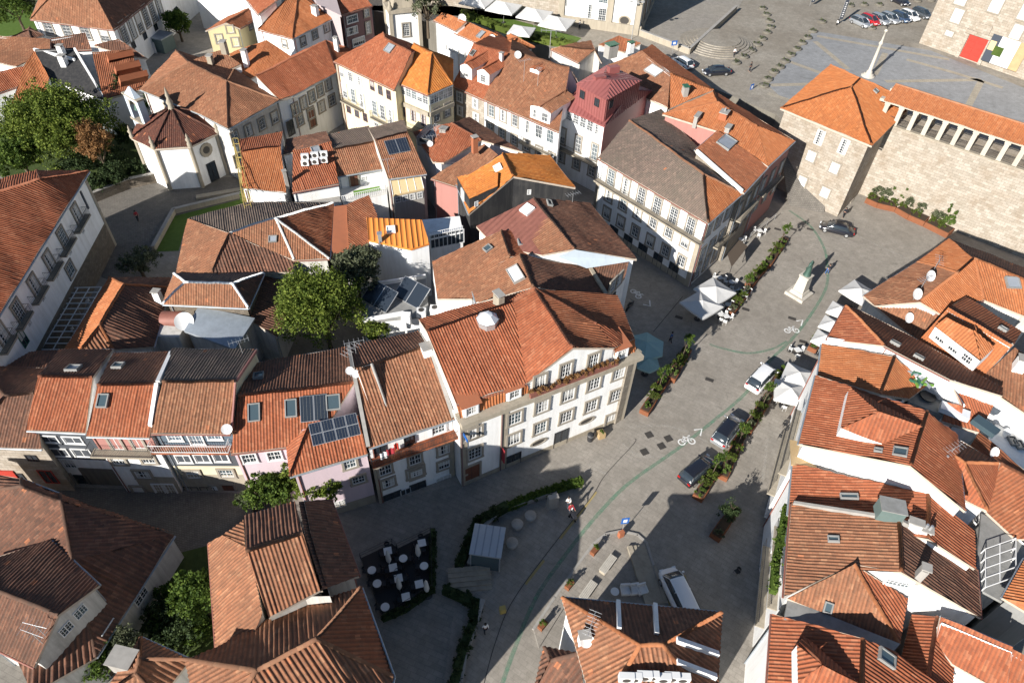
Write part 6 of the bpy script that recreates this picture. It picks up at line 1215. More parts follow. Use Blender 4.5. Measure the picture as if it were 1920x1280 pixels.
TLb = house('pale orange roofs at the far left under the ochre slope', {'a': (-30, 112, 7.0), 'b': (30, 126, 7.6), 'c': (95, 96, 8.6), 'd': (94, 74, 8.6), 'e': (-30, 66, 8.4)}, 8, 'tile_pale', 'white', faces=['abcde'])
TLc = house('tiny brown hipped roof between the lawn and the white school', [(22, 70), (60, 74), (82, 66), (56, 52), (54, 56)], 6.5, 'tile_old', 'white', 'P', zr=7.4)
TLd = house('red corrugated roof behind the big round tree at the left edge', {'a': (-30, 185, 6.6), 'b': (52, 156, 6.6), 'c': (62, 122, 7.8), 'd': (-30, 140, 7.8)}, 7, 'tile_red', 'white', faces=['abcd'])
TLe = house('smooth salmon roof slope above the round tree', {'a': (20, 200, 6.4), 'b': (85, 180, 6.4), 'c': (92, 145, 7.4), 'd': (64, 95, 8.6), 'e': (45, 125, 8)}, 7, 'tile_orange', 'white', faces=['abcde'], p=.2)
TLf = house('dark slate roof with pale verges and two chimneys', {'a': (92, 147, 6.8), 'b': (194, 186, 6.2), 'c': (166, 128, 8.0), 'd': (138, 90, 9.0), 'e': (64, 93, 9.2)}, 8, 'black_slate', 'white', faces=['abcde']); chimney(TLf, 120, 118, .9, .9, .9, 'white'); chimney(TLf, 116, 98, .8, .8, .8, 'white')
firewall(TLf, [((64, 93), (140, 112)), ((140, 92), (194, 184))], .15, .2, 'white')
TLg = house('red roof with three sawtooth skylights glowing in the sun', {'a': (195, 187, 6.2), 'b': (264, 168, 6.6), 'c': (278, 145, 7), 'd': (238, 95, 8.6), 'e': (172, 98, 8.8)}, 7.5, 'tile_red', 'white', faces=['abcde'], mats={0: 'tile_rust'})
for (x0, y0, x1, y1) in ((200, 103, 246, 93), (214, 123, 259, 113), (222, 143, 273, 131)):
    a_ = at(x0, y0+10, 8.4); b_ = at(x1, y1+10, 8.4); c_ = at(x1+2, y1, 9.5); d_ = at(x0, y0, 9.5); mb = MB(); slope_mesh(mb, [a_, b_, c_, d_], 'tile_orange')
    for p_, q_ in ((a_, b_), (b_, c_), (c_, d_), (d_, a_)): mb.face([p_, q_, q_-[0, 0, .9], p_-[0, 0, .9]], 'terracotta')
    child(mb, 'dormer', TLg.root)
TLh = house('brown roof wedge ending by the green hut', {'a': (176, 86, 8.6), 'b': (222, 73, 9.0), 'c': (277, 110, 7.4), 'd': (238, 104, 7.6)}, 8, 'tile_old', 'white', faces=['abcd'])
wins(TLh, 'cd', 270, 125, 270, 125, 1, 1.0, 1.2) if 0 else None
# garden hut
hu = empty('garden_hut', tuple(at(305, 92, 0)), 'small green-roofed garden hut by the round shrub', 'hut'); P = at(305, 92, 0)
mb = MB(); mb.box((P[0], P[1], 1.25), (3.8, 3.2, 2.5), 'green_cabin', ax=(.95, -.3)); child(mb, 'wall', hu); mb = MB(); mb.box((P[0], P[1], 2.6), (4.2, 3.6, .2), 'galv', ax=(.95, -.3)); child(mb, 'roof', hu); mb = MB(); mb.box((P[0]-.7, P[1]-1.9, 1.0), (1, .08, 2), 'whitepaint', ax=(.95, -.3)); child(mb, 'door', hu)
# ------------------------------------------------------------------ octagonal chapel
cz = 6.6
ring = [at(*q, cz) for q in ((263, 245), (283, 283), (336, 284), (383, 262), (402, 238), (383, 212), (330, 186), (285, 208))]
cc = np.mean(ring, axis=0); rad = np.mean([np.linalg.norm((q-cc)[:2]) for q in ring]); ang0 = math.atan2((at(283, 283, cz)-cc)[1], (at(283, 283, cz)-cc)[0])
print('chapel radius', rad)
CP = {k: (cc[0]+rad*math.cos(ang0+i*math.pi/4), cc[1]+rad*math.sin(ang0+i*math.pi/4), cz) for i, k in enumerate('abcdefgh')}
class _C: pass
def house_world(label, Vw, F, **kw):
    pts = {}
    for k, q in Vw.items(): x, y = proj(q); pts[k] = (float(x), float(y), float(q[2]))
    return house(label, pts, faces=F, **kw)
CP['z'] = (cc[0], cc[1], cz+2.9)
CHP = house_world('octagonal white chapel with dark red tiled roof and stone corner pinnacles', CP, [a+b_+'z' for a, b_ in zip('abcdefgh', 'bcdefgha')], roof='tile_dark', wall='white', cat='chapel', name='chapel', ov=.45)
for i, k in enumerate('abcdefgh'):
    q = CHP.ins[k]; mb = MB(); mb.lathe((q[0], q[1], 0), [(.3, 0), (.3, 6.4)], 'granite', 8); mb.lathe((CP[k][0]*.97+cc[0]*.03, CP[k][1]*.97+cc[1]*.03, cz), [(.3, 0), (.32, .4), (.18, .6), (.34, 1.0), (.12, 1.3), (.16, 1.5), (.01, 1.9)], 'granite', 8); child(mb, 'pinnacle', CHP.root)
mb = MB(); mb.lathe((cc[0], cc[1], cz+2.7), [(.5, 0), (.35, .6), (.5, 1.0), (.2, 1.6), (.3, 2.0), (.01, 3.2)], 'granite', 8); child(mb, 'finial', CHP.root)
for e_, (x, y) in (('bc', (365, 300)),):
    try: 
        A_, B_, d_, n_ = frame(CHP, e_); c_ = (A_+B_)/2
        put_win(CHP.root, np.array([c_[0], c_[1], 1.5])+n_*.02, d_, n_, 1.5, 2.9, 'dark', 'door')
        P = np.array([c_[0], c_[1], 4.9])+n_*.03; mb = MB(); rows = [[P+n_*o_+d_*.75*k*math.cos(t_)+np.array([0, 0, .75*k*math.sin(t_)]) for t_ in np.linspace(0, 6.283, 13)[:-1]] for k, o_ in ((1.4, 0), (1.3, .1), (.8, .1), (.7, .02))]; mb.grid(rows, 'granite', close=True, smooth=False); mb.face(rows[-1], 'grate'); child(mb, 'rose_window', CHP.root)
    except Exception as ex: print(ex)
# bell gable on its wall
BG = empty('bell_gable', tuple(at(268, 300, 0)), 'white bell gable with open arch beside the ivy', 'bell gable'); P = at(268, 300, 0)
P = at(258, 205, 9.0); d_ = np.array([.8, -.6, 0]); mb = MB()
for s_ in (-1, 1): c_ = P+d_*s_*1.35; mb.box((c_[0], c_[1], 5.2), (.8, .9, 10.4), 'bluewhite', ax=(.8, -.6))
mb.box((P[0], P[1], 3.6), (1.9, .9, 7.2), 'bluewhite', ax=(.8, -.6)); mb.box((P[0], P[1], 7.35), (3.8, 1.2, .3), 'granite', ax=(.8, -.6)); mb.box((P[0], P[1], 10.6), (3.5, .9, .4), 'bluewhite', ax=(.8, -.6)); mb.box((P[0], P[1], 10.9), (3.9, 1.1, .2), 'granite', ax=(.8, -.6)); mb.box((P[0], P[1], 11.6), (2.6, .9, 1.2), 'bluewhite', ax=(.8, -.6), taper=.15)
for s_ in (-1, 1):
    for k in range(4): a0 = k*math.pi/8; c_ = P+d_*s_*(.95*math.cos(a0)); mb.box((c_[0], c_[1], 9.55+.85*math.sin(a0)+.1), (.34, .86, .3), 'granite', ax=(.8, -.6))
child(mb, 'wall', BG)
mb = MB(); mb.lathe((P[0], P[1], 9.0), [(.45, 0), (.35, .3), (.25, .7), (.02, .8)], 'bronze', 10); child(mb, 'bell', BG)
# ------------------------------------------------------------------ vegetation
ORD = ['first', 'second', 'third', 'fourth', 'fifth', 'sixth', 'seventh', 'eighth', 'ninth', 'tenth', 'eleventh', 'twelfth', 'thirteenth']
def leafcloud(name, parts, mat, n=6000, size=.3, parent=None, seed=1, hollow=.55):
    r = np.random.default_rng(seed); V = []; 
    tot = sum(p_[3]*p_[4]*p_[5] for p_ in parts)
    for (cx, cy, cz, rx, ry, rz) in parts:
        k = max(30, int(n*rx*ry*rz/tot)); nc = max(6, k//45)
        u = r.normal(size=(nc, 3)); u /= np.linalg.norm(u, axis=1)[:, None]; u[:, 2] = np.where(u[:, 2] < -.45, -u[:, 2], u[:, 2])
        rr = r.uniform(hollow, 1.0, (nc, 1))**.6*(1+.16*r.normal(size=(nc, 1))); cl = u*rr*[rx, ry, rz]+[cx, cy, cz]
        cs = min(rx, ry, rz)*r.uniform(.14, .34, nc)+.08
        idx = r.integers(0, nc, k); d = r.normal(size=(k, 3)); d /= np.linalg.norm(d, axis=1)[:, None]
        pos = cl[idx]+d*cs[idx][:, None]*r.uniform(.3, 1.15, (k, 1))
        a = r.normal(size=(k, 3)); a /= np.linalg.norm(a, axis=1)[:, None]; b_ = np.cross(a, r.normal(size=(k, 3))); b_ /= np.linalg.norm(b_, axis=1)[:, None]
        s_ = size*(.45+1.0*r.beta(1.6, 2.6, (k, 1)))*.5
        V.append(np.stack([pos-a*s_, pos+b_*s_*.7, pos+a*s_, pos-b_*s_*.7], 1).reshape(-1, 3))
    V = np.concatenate(V)
    if parent is not None: V = V-np.array(parent.location)
    me = bpy.data.meshes.new(name); nf = len(V)//4
    me.vertices.add(len(V)); me.vertices.foreach_set('co', V.ravel()); me.loops.add(len(V)); me.loops.foreach_set('vertex_index', np.arange(len(V)))
    me.polygons.add(nf); me.polygons.foreach_set('loop_start', np.arange(nf)*4); me.polygons.foreach_set('loop_total', np.full(nf, 4)); me.update(); me.validate()
    me.materials.append(MATS[mat]); o = bpy.data.objects.new(name, me); C.objects.link(o)
    if parent is not None: o.parent = parent
    return o
def blob(c, rx, ry, rz, n, seed, spread=.55):
    r = np.random.default_rng(seed); out = [(c[0], c[1], c[2], rx*.72, ry*.72, rz*.8)]
    for i in range(n):
        a = r.uniform(0, 6.28); e = r.uniform(-.3, 1.1); k = r.uniform(.35, .6)
        out.append((c[0]+rx*spread*math.cos(a)*math.cos(e), c[1]+ry*spread*math.sin(a)*math.cos(e), c[2]+rz*spread*math.sin(e), rx*k, ry*k, rz*k))
    return out
def tree(label, x, y, zc, rx, rz, mat='leaf', n=9000, size=.34, seed=1, ry=None, z0=0.0, grp=None, tr=.28, nb=7, name='tree', cat='tree'):
    c = at(x, y, zc); root = empty(name, (c[0], c[1], z0), label, cat, grp); ry = ry or rx
    leafcloud('crown', blob(c, rx, ry, rz, nb, seed), mat, n, size, root, seed)
    mb = MB(); top = np.array([c[0], c[1], zc]); b_ = np.array([c[0], c[1], z0-.2]); f_ = np.array([c[0], c[1], z0+(zc-z0)*.55])
    mb.tube(b_, f_, tr, 'bark', 8, tr*.75); r = np.random.default_rng(seed+50)
    for i in range(6): a = i*1.05+r.uniform(-.3, .3); mb.tube(f_-[0, 0, .2], top+np.array([math.cos(a)*rx*.6, math.sin(a)*ry*.6, rz*r.uniform(-.1, .5)]), tr*.45, 'bark', 6, .04)
    mb.tube(f_-[0, 0, .1], top+[0, 0, rz*.5], tr*.6, 'bark', 6, .05)
    child(mb, 'trunk', root); return root
def bush(label, x, y, zc, rx, rz, mat='leaf', n=900, size=.22, seed=1, grp=None, z0=0.0, ry=None, name='shrub', cat='shrub', kind=None):
    c = at(x, y, zc); o = leafcloud(name, blob(c, rx, ry or rx, rz, 4, seed), mat, n, size, None, seed, .4); tag(o, label, cat, grp)
    return o
tree('huge bright green round tree left of the chapel', 105, 240, 6.0, 7.6, 5.0, 'leaf_lime', 52000, .34, 3, ry=6.4, nb=20, tr=.4)
tree('rust-brown dying tree beside the huge green tree', 180, 272, 5.6, 2.8, 3.0, 'leaf_brown', 8000, .3, 5, tr=.2)
tree('dark green tree filling the corner above the manor roof', 35, 290, 4.2, 4.6, 2.8, 'leaf', 12000, .34, 6)
tree('dense bright green tree in the central courtyard', 606, 588, 5.6, 4.6, 5.0, 'leaf_lime', 32000, .27, 8, nb=14)
tree('paler sprawling tree hugging the modern white house', 668, 505, 6.4, 3.2, 2.4, 'leaf_olive', 14000, .28, 9, nb=9)
tree('small tree leaning on the solar collector annexe', 700, 618, 3.8, 1.6, 1.4, 'leaf_lime', 3000, .26, 10)
tree('grey-green olive tree near the church lane', 258, 492, 2.8, 2.4, 1.8, 'leaf_olive', 4500, .24, 11, tr=.25)
tree('leafy green tree in front of the pink house wing', 598, 902, 4.2, 2.9, 1.9, 'leaf_lime', 11000, .27, 12, ry=1.6)
tree('sprawling shrubby tree at the foot of the pink house', 505, 920, 3.0, 2.6, 2.0, 'leaf', 9000, .27, 13, ry=1.6)
tree('young tree on the left of the pink house yard', 470, 935, 1.9, 1.2, 1.3, 'leaf_olive', 1800, .24, 14)
tree('green tree in the small yard beside the white school', 333, 48, 3.0, 2.9, 2.8, 'leaf', 5000, .42, 15)
tree('dark conifer-like tree at the very top left corner', 25, 12, 5, 5.5, 5, 'leaf', 8000, .45, 16)
tree('dusty green tree next to the school roof', 72, 5, 5, 3.6, 4, 'leaf_olive', 5000, .45, 17)
tree('green tree covering the yard at the lower left', 372, 1118, 4.2, 2.1, 2.6, 'leaf', 9000, .26, 18)
tree('thin tree between the old lime wall and the hipped roof', 232, 1205, 2.6, 1.5, 1.6, 'leaf_olive', 2600, .22, 19, tr=.12)
tree('dark bush-like tree at the bottom left', 185, 1242, 2.2, 1.7, 1.7, 'leaf', 3200, .24, 20)
tree('clipped yew tree between the ivy and the chapel', 278, 190, 4.0, 2.4, 2.4, 'leaf_fresh', 3500, .3, 21)
tree('tall shaded tree behind the bell gable', 228, 185, 4.5, 2.6, 3.5, 'leaf_dark', 3500, .35, 22)
tree('feathery tree behind the bell tower', 800, 8, 12.5, 4.0, 3.0, 'leaf_olive', 2500, .45, 23, z0=ZU)
for i, (x, y, rx) in enumerate(((250, 320, 1.6), (300, 1190, 1.5), (345, 1150, 1.6), (320, 1120, 1.3), (380, 1180, 1.4))):
    bush(['low bush in the chapel garden', 'rounded shrub by the hipped brown roof', 'shrub in the middle of the lower left yard', 'shrub touching the stained lime wall', 'shrub against the pale lean-to roof'][i], x, y, 1.0, rx, 1.2, 'leaf_dark' if i == 0 else 'leaf', 1800, .22, 30+i)
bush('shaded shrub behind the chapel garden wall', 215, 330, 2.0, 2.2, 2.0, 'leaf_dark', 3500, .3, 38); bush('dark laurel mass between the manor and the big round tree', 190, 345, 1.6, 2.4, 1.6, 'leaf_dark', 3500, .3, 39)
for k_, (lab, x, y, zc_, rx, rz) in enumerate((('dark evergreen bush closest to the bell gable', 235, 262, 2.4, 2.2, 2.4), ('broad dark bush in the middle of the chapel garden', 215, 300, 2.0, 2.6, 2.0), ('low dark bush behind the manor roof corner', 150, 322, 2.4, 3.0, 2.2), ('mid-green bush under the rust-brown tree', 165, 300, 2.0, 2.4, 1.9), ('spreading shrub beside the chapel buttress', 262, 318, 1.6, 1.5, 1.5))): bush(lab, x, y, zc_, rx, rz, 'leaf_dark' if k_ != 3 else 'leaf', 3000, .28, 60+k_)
bush('ivy mound clinging to the top of the church lane wall', 458, 372, 3.0, .7, 1.4, 'leaf_fresh', 900, .2, 37)
# lawns
def lawn(name, pix, z=0.03):
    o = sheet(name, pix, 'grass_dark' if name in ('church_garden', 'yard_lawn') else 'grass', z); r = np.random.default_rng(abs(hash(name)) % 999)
    return o
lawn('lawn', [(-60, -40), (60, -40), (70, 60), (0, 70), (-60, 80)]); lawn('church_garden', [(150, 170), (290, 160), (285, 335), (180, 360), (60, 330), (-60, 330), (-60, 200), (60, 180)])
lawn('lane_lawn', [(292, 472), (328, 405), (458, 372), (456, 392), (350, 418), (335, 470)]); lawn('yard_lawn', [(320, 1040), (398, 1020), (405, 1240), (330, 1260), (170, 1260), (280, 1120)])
up_sheet('garden_lawn', [(890, 14), (1000, 40), (1090, 72), (1075, 84), (985, 66), (875, 40)], 'grass', .03)
up_sheet('garden_path', [(560, -30), (1088, 46), (1085, 70), (870, 12), (560, 10)], 'pave_upper', .05)
_fb = leafcloud('flowers', [(q[0], q[1], q[2], .35, .3, .28) for q in FB], 'leaf_brown', 3500, .14, H7.root, 77, .3)
# ------------------------------------------------------------------ corten planters with trees
def seg(x0, y0, x1, y1, z=0.0): A = at(x0, y0, z); B = at(x1, y1, z); d = B-A; L = float(np.linalg.norm(d)); return A, B, d/L, L
PL = [('corten planter with four box balls and a young tree nearest the dark estate car', 1306, 938, 1346, 876, 1), ('corten planter with flowers between the two parked dark cars', 1352, 900, 1392, 812, 1), ('corten planter with box balls behind the grey car', 1398, 812, 1440, 745, 1),
      ('corten planter with box balls left of the road by the white corner house', 1206, 778, 1248, 712, 1), ('corten planter with leaning tree below the green parasol', 1256, 716, 1288, 658, 1), ('corten planter with two clipped balls beside the grey parasols', 1366, 592, 1402, 545, 1),
      ('corten planter with dark shrubs in the middle of the terrace row', 1402, 540, 1436, 498, 0), ('corten planter with airy tree nearest the palace awning', 1436, 502, 1470, 452, 1), ('shaded corten planter with a dense shrub below the sunlit row', 1338, 1012, 1378, 955, 2), ('small corten planter beside the white van-shaped car', 1448, 735, 1472, 694, 0), ('short corten planter with bright shrub by the white awnings', 1520, 660, 1540, 632, 0)]
for i, (lab, x0, y0, x1, y1, tr_) in enumerate(PL):
    A_, B_, d_, L_ = seg(x0, y0, x1, y1); c_ = (A_+B_)/2; root = empty('planter', tuple(c_), lab, 'planter', 'corten planters around the square'); mb = MB(); nb_ = max(2, int(L_/1.5)); wd = 1.0
    for k in range(nb_):
        q = A_+d_*L_*(k+.5)/nb_; mb.box((q[0], q[1], .3+.04*(k % 2)), (L_/nb_*.97, wd*(1-.12*(k % 2)), .6), 'corten', ax=(d_[0], d_[1]))
    child(mb, 'box', root); mb = MB(); mb.box((c_[0], c_[1], .66), (L_*.95, wd*.8, .05), 'soil', ax=(d_[0], d_[1])); child(mb, 'soil', root)
    nn_ = np.array([-d_[1], d_[0], 0]); r = np.random.default_rng(i+3)
    for t_, s_ in ((.36, .28), (.36, -.28), (.56, .28), (.56, -.28)):
        if tr_ == 2: continue
        q = A_+d_*L_*t_+nn_*s_; leafcloud('box_ball', [(q[0], q[1], .98, .42, .42, .4)], 'leaf_box', 420, .13, root, i*7+int(t_*100), .85)
    for t_ in (.12, .84): q = A_+d_*L_*t_; leafcloud('plant', [(q[0], q[1], .85, .5, .5, .32)], ['leaf', 'leaf_fresh', 'leaf_olive'][i % 3], 260, .18, root, i*9+int(t_*100), .3)
    if tr_:
        q = A_+d_*L_*(.62 if tr_ == 1 else .5); mb = MB(); mb.tube((q[0], q[1], .6), (q[0]+.1, q[1]+.1, 2.8), .05, 'bark', 6, .035)
        for k in range(5): a = k*1.25; mb.tube((q[0]+.08, q[1]+.08, 2.3), (q[0]+.35*math.cos(a), q[1]+.35*math.sin(a), 3.3+.1*k), .025, 'bark', 4, .01)
        child(mb, 'trunk', root); leafcloud('crown', blob((q[0]+.1, q[1]+.1, 3.3 if tr_ == 1 else 2.0), .65 if tr_ == 1 else 1.2, .65 if tr_ == 1 else 1.2, 1.1, 4, i), 'leaf' if tr_ == 1 else 'leaf_dark', 750 if tr_ == 1 else 1800, .17, root, i)
# orange planter under the arcade wall
root = empty('planter', tuple(at(1700, 410)), 'long bright rust planter full of shrubs at the foot of the arcaded wall', 'planter', 'corten planters around the square')
pts_ = [(1620, 380), (1642, 390), (1676, 398), (1700, 412), (1730, 425), (1774, 447)]
for (x0, y0), (x1, y1) in zip(pts_[:-1], pts_[1:]):
    A_, B_, d_, L_ = seg(x0, y0, x1, y1); c_ = (A_+B_)/2; n_ = np.array([-d_[1], d_[0], 0]); mb = MB(); c2 = c_+n_*.9; mb.box((c2[0], c2[1], .4), (L_*.98, 1.8, .8), 'corten', ax=(d_[0], d_[1])); child(mb, 'box', root)
    mb = MB(); mb.box((c2[0], c2[1], .81), (L_*.9, 1.6, .06), 'soil', ax=(d_[0], d_[1])); child(mb, 'soil', root)
    for k in range(max(1, int(L_/1.2))): q = A_+d_*(k*1.2+.6)+n_*.55; leafcloud('box_ball', [(q[0], q[1], 1.15, .6, .55, .48)], 'leaf_box', 500, .15, root, int(x0+k), .85)
    for k in range(max(1, int(L_/1.6))): q = A_+d_*(k*1.6+.8)+n_*1.35; leafcloud('bush', blob((q[0], q[1], 1.7), 1.0, .9, .95, 3, int(x0)+k), 'leaf_fresh' if k % 2 else 'leaf_olive', 800, .2, root, int(x0*3+k))
for x, y in ((1668, 372), (1688, 380), (1765, 418), (1778, 424)): q = at(x, y, 1.0); leafcloud('cypress', [(q[0], q[1], 2.1, .28, .28, 1.5)], 'leaf', 500, .16, root, x, .6)
# hedges along the sunken terrace
def hedge(label, pts, wd, ht, mat='leaf_dark', seed=1, z0=0.0, dens=420, size=.17):
    root = empty('hedge', tuple(at(*pts[0], z0)), label, 'hedge'); P = []
    for (x0, y0), (x1, y1) in zip(pts[:-1], pts[1:]):
        A_, B_, d_, L_ = seg(x0, y0, x1, y1, z0); k = max(1, int(L_/(wd*.55)))
        for j in range(k): q = A_+d_*L_*(j+.5)/k; P.append((q[0], q[1], z0+ht*.5, wd*.6, wd*.6, ht*.55))
    cb = MB()
    for (x0, y0), (x1, y1) in zip(pts[:-1], pts[1:]):
        A_, B_, d_, L_ = seg(x0, y0, x1, y1, z0); c_ = (A_+B_)/2; cb.box((c_[0], c_[1], z0+ht*.42), (L_+wd*.5, wd*.82, ht*.84), mat, ax=(d_[0], d_[1]))
    child(cb, 'hedge_body', root); leafcloud('foliage', P, mat, dens*len(P), size, root, seed, .6); return root
hedge('low flowering hedge along the top of the sunken terrace', [(948, 955), (1000, 935), (1088, 905)], .75, .8, 'leaf', 40)
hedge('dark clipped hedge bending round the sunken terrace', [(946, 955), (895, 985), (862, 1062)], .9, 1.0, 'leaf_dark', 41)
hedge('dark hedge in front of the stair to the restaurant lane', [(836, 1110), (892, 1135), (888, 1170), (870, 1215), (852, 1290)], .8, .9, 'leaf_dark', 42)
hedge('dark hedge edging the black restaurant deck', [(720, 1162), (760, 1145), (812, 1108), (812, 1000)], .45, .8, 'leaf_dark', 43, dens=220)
hedge('clipped hedge strip between the parasols and the rear roofs', [(870, 30), (930, 55), (1010, 80), (1075, 90)], 1.6, 1.2, 'leaf_box', 44, ZU, 120, .3)
hedge('hedge hugging the side wall of the bottom right row', [(1472, 955), (1452, 1060), (1448, 1110)], .6, .7, 'leaf', 45, 8.2, 100)
bush('shaded shrub between the yard tree and the lean-to roof', 350, 1180, 1.6, 1.8, 1.7, 'leaf_dark', 2500, .24, 71); bush('shaded shrub along the stained lime wall foot', 305, 1150, 1.3, 2.0, 1.4, 'leaf_dark', 2500, .24, 72); bush('shaded shrub at the lower end of the yard', 290, 1215, 1.3, 2.0, 1.4, 'leaf_dark', 2500, .24, 73)
# round tufts of the upper square
tuf = [(1430, 17), (1437, 29), (1443, 41), (1444, 52), (1438, 62), (1429, 74), (1420, 85), (1409, 96), (1395, 108), (1380, 119), (1451, 136), (1439, 150), (1432, 162), (1541, 42), (1524, 60), (1514, 72), (1504, 82), (1494, 93), (1482, 104), (1472, 116), (1462, 127), (1594, 12), (1620, 10), (1634, 54), (1648, 10), (1720, 3), (1745, 2)]
for i, (x, y) in enumerate(tuf):
    tl = 'low round planter, %s from the top of the row by the round steps' % ORD[i] if i < 13 else 'low round planter, %s down the row beside the dark setts' % ORD[i-13] if i < 21 else 'low round planter ' + ['left of the banner flag', 'behind the banner flag', 'before the parked silver car', 'above the red car', 'above the parked white car', 'above the dark grey car'][i-21]
    c_ = at(x, y, ZU); root = empty('round_planter', tuple(c_), tl, 'planter', 'round planters in dotted rows on the upper square')
    mb = MB(); mb.lathe(tuple(c_), [(.75, 0), (.85, .22), (.78, .3), (.01, .28)], 'granite_dark', 14); child(mb, 'bowl', root); leafcloud('plant', [(c_[0], c_[1], ZU+.34, .72, .72, .2)], 'leaf_olive', 220, .2, root, i, .4)
# ------------------------------------------------------------------ parasols
def parasol(label, x, y, z=3.0, s=3.2, rot=35, mat='canvas', z0=0.0, sides=4, grp='open parasols over the cafe terraces', closed=False, rise=.65):
    c_ = at(x, y, z0+z); root = empty('parasol', (c_[0], c_[1], z0), label, 'parasol', grp); a0 = math.radians(rot); mb = MB()
    if closed:
        mb.lathe((c_[0], c_[1], z0+.9), [(.16, 0), (.24, .4), (.2, 1.0), (.12, 1.6), (.02, 1.9)], mat, 8); child(mb, 'canopy', root)
    else:
        R_ = s/2*(1.414 if sides == 4 else 1.08); ring = [np.array([c_[0]+R_*math.cos(a0+2*math.pi*k/sides), c_[1]+R_*math.sin(a0+2*math.pi*k/sides), z0+z-rise]) for k in range(sides)]; top = np.array([c_[0], c_[1], z0+z])
        for k in range(sides):
            a_, b_ = ring[k], ring[(k+1) % sides]; m_ = (a_+b_)/2; m2 = (m_+top)/2-[0, 0, .06]
            mb.face([top, a_, m2], mat); mb.face([top, m2, b_], mat); mb.face([a_, m_-[0, 0, .05], m2], mat); mb.face([m2, m_-[0, 0, .05], b_], mat)
            mb.face([a_, m_-[0, 0, .05], m_-[0, 0, .3], a_-[0, 0, .22]], mat); mb.face([m_-[0, 0, .05], b_, b_-[0, 0, .22], m_-[0, 0, .3]], mat)
        child(mb, 'canopy', root); mb = MB()
        for k in range(sides): mb.tube(top-[0, 0, .15], ring[k]-[0, 0, .04], .02, 'steel', 4)
        child(mb, 'ribs', root)
    mb = MB(); mb.tube((c_[0], c_[1], z0), (c_[0], c_[1], z0+z-.1), .035, 'steel', 6); mb.lathe((c_[0], c_[1], z0), [(.4, 0), (.4, .08), (.05, .1)], 'iron', 12); child(mb, 'pole', root); return root
for lab, x, y, kw in (('grey-white square parasol half in sun by the palace corner', 1343, 537, dict(s=3.6, rot=-5)), ('shaded square parasol nearest the bicycle arrow', 1318, 563, dict(s=3.6, rot=-5)),
    ('white square parasol beside the tan roofed corner house', 1615, 540, dict(s=3.4, rot=-5)), ('white parasol topmost of three pressed against the red roof', 1578, 574, dict(s=2.4, rot=10)), ('white parasol in the middle of three against the red roof', 1564, 601, dict(s=2.4, rot=10)), ('white parasol lowest of three against the red roof', 1550, 628, dict(s=2.4, rot=10)),
    ('white parasol upper one beside the parked white car', 1500, 697, dict(s=3.0, rot=15)), ('white parasol lower one beside the parked white car', 1484, 727, dict(s=3.0, rot=30)),
    ('large green parasol touching the white corner house', 1213, 640, dict(s=4.0, mat='canvas_green', sides=6, rot=20)), ('smaller green parasol tucked under the large green one', 1216, 672, dict(s=2.6, mat='canvas_green', sides=6, z=2.5))): parasol(lab, x, y, **kw)
for lab, x, y in (('white garden parasol leftmost of the row by the church', 895, -8), ('white garden parasol second from the left by the church', 945, 4), ('white garden parasol third from the left by the church', 1003, 17), ('white garden parasol next to the church wall', 1045, 32)):
    parasol(lab, x, y, 3.6, 5.2, 25, 'canvas', ZU, grp='garden parasols by the church', rise=.9)
parasol('white awning-like canopy over the hedge by the rear houses', 978, 50, 3.0, 4.0, 30, 'canvas', ZU, grp='garden parasols by the church')
for lab, x, y in (('folded cream parasol at the upper left of the black deck', 727, 1040), ('folded cream parasol at the upper right of the black deck', 783, 1028), ('folded cream parasol in the middle of the black deck', 747, 1090), ('folded cream parasol at the right edge of the black deck', 799, 1095)): parasol(lab, x, y, 2.0, closed=True, grp='folded parasols on the black deck')
# ------------------------------------------------------------------ tables and chairs
def mk_table(kind):
    t_ = MB(); l_ = MB()
    if kind == 'round': t_.lathe((0, 0, 0), [(.01, .74), (.36, .74), (.36, .71), (.01, .71)], 'whitepaint', 16, False)
    else: t_.box((0, 0, .725), (.68, .68, .04), 'whitepaint')
    l_.tube((0, 0, 0), (0, 0, .71), .04, 'iron', 6); l_.lathe((0, 0, 0), [(.25, 0), (.25, .03), (.03, .05)], 'iron', 10)
    return t_, l_
PROTO = {}
def proto_table(kind):
    if kind not in PROTO:
        a_, b_ = mk_table(kind); o1 = a_.build('table_top'); o2 = b_.build('leg'); PROTO[kind] = (o1.data, o2.data); bpy.data.objects.remove(o1); bpy.data.objects.remove(o2)
    return PROTO[kind]
def table(x, y, kind, lab, grp, z0=0.0, rot=0.3):
    c_ = at(x, y, z0+.74); root = empty('cafe_table', (c_[0], c_[1], z0), lab, 'table', grp, rot)
    for nm, me in zip(('table_top', 'leg'), proto_table(kind)): o = bpy.data.objects.new(nm, me); C.objects.link(o); o.parent = root
    return c_
def side(P, c_):
    a = proj((c_[0], c_[1], .5)); b_ = proj((P[0], P[1], .5)); dx, dy = b_[0]-a[0], b_[1]-a[1]
    return ('right' if dx > 0 else 'left') if abs(dx) > abs(dy)*.8 else ('lower' if dy > 0 else 'upper')
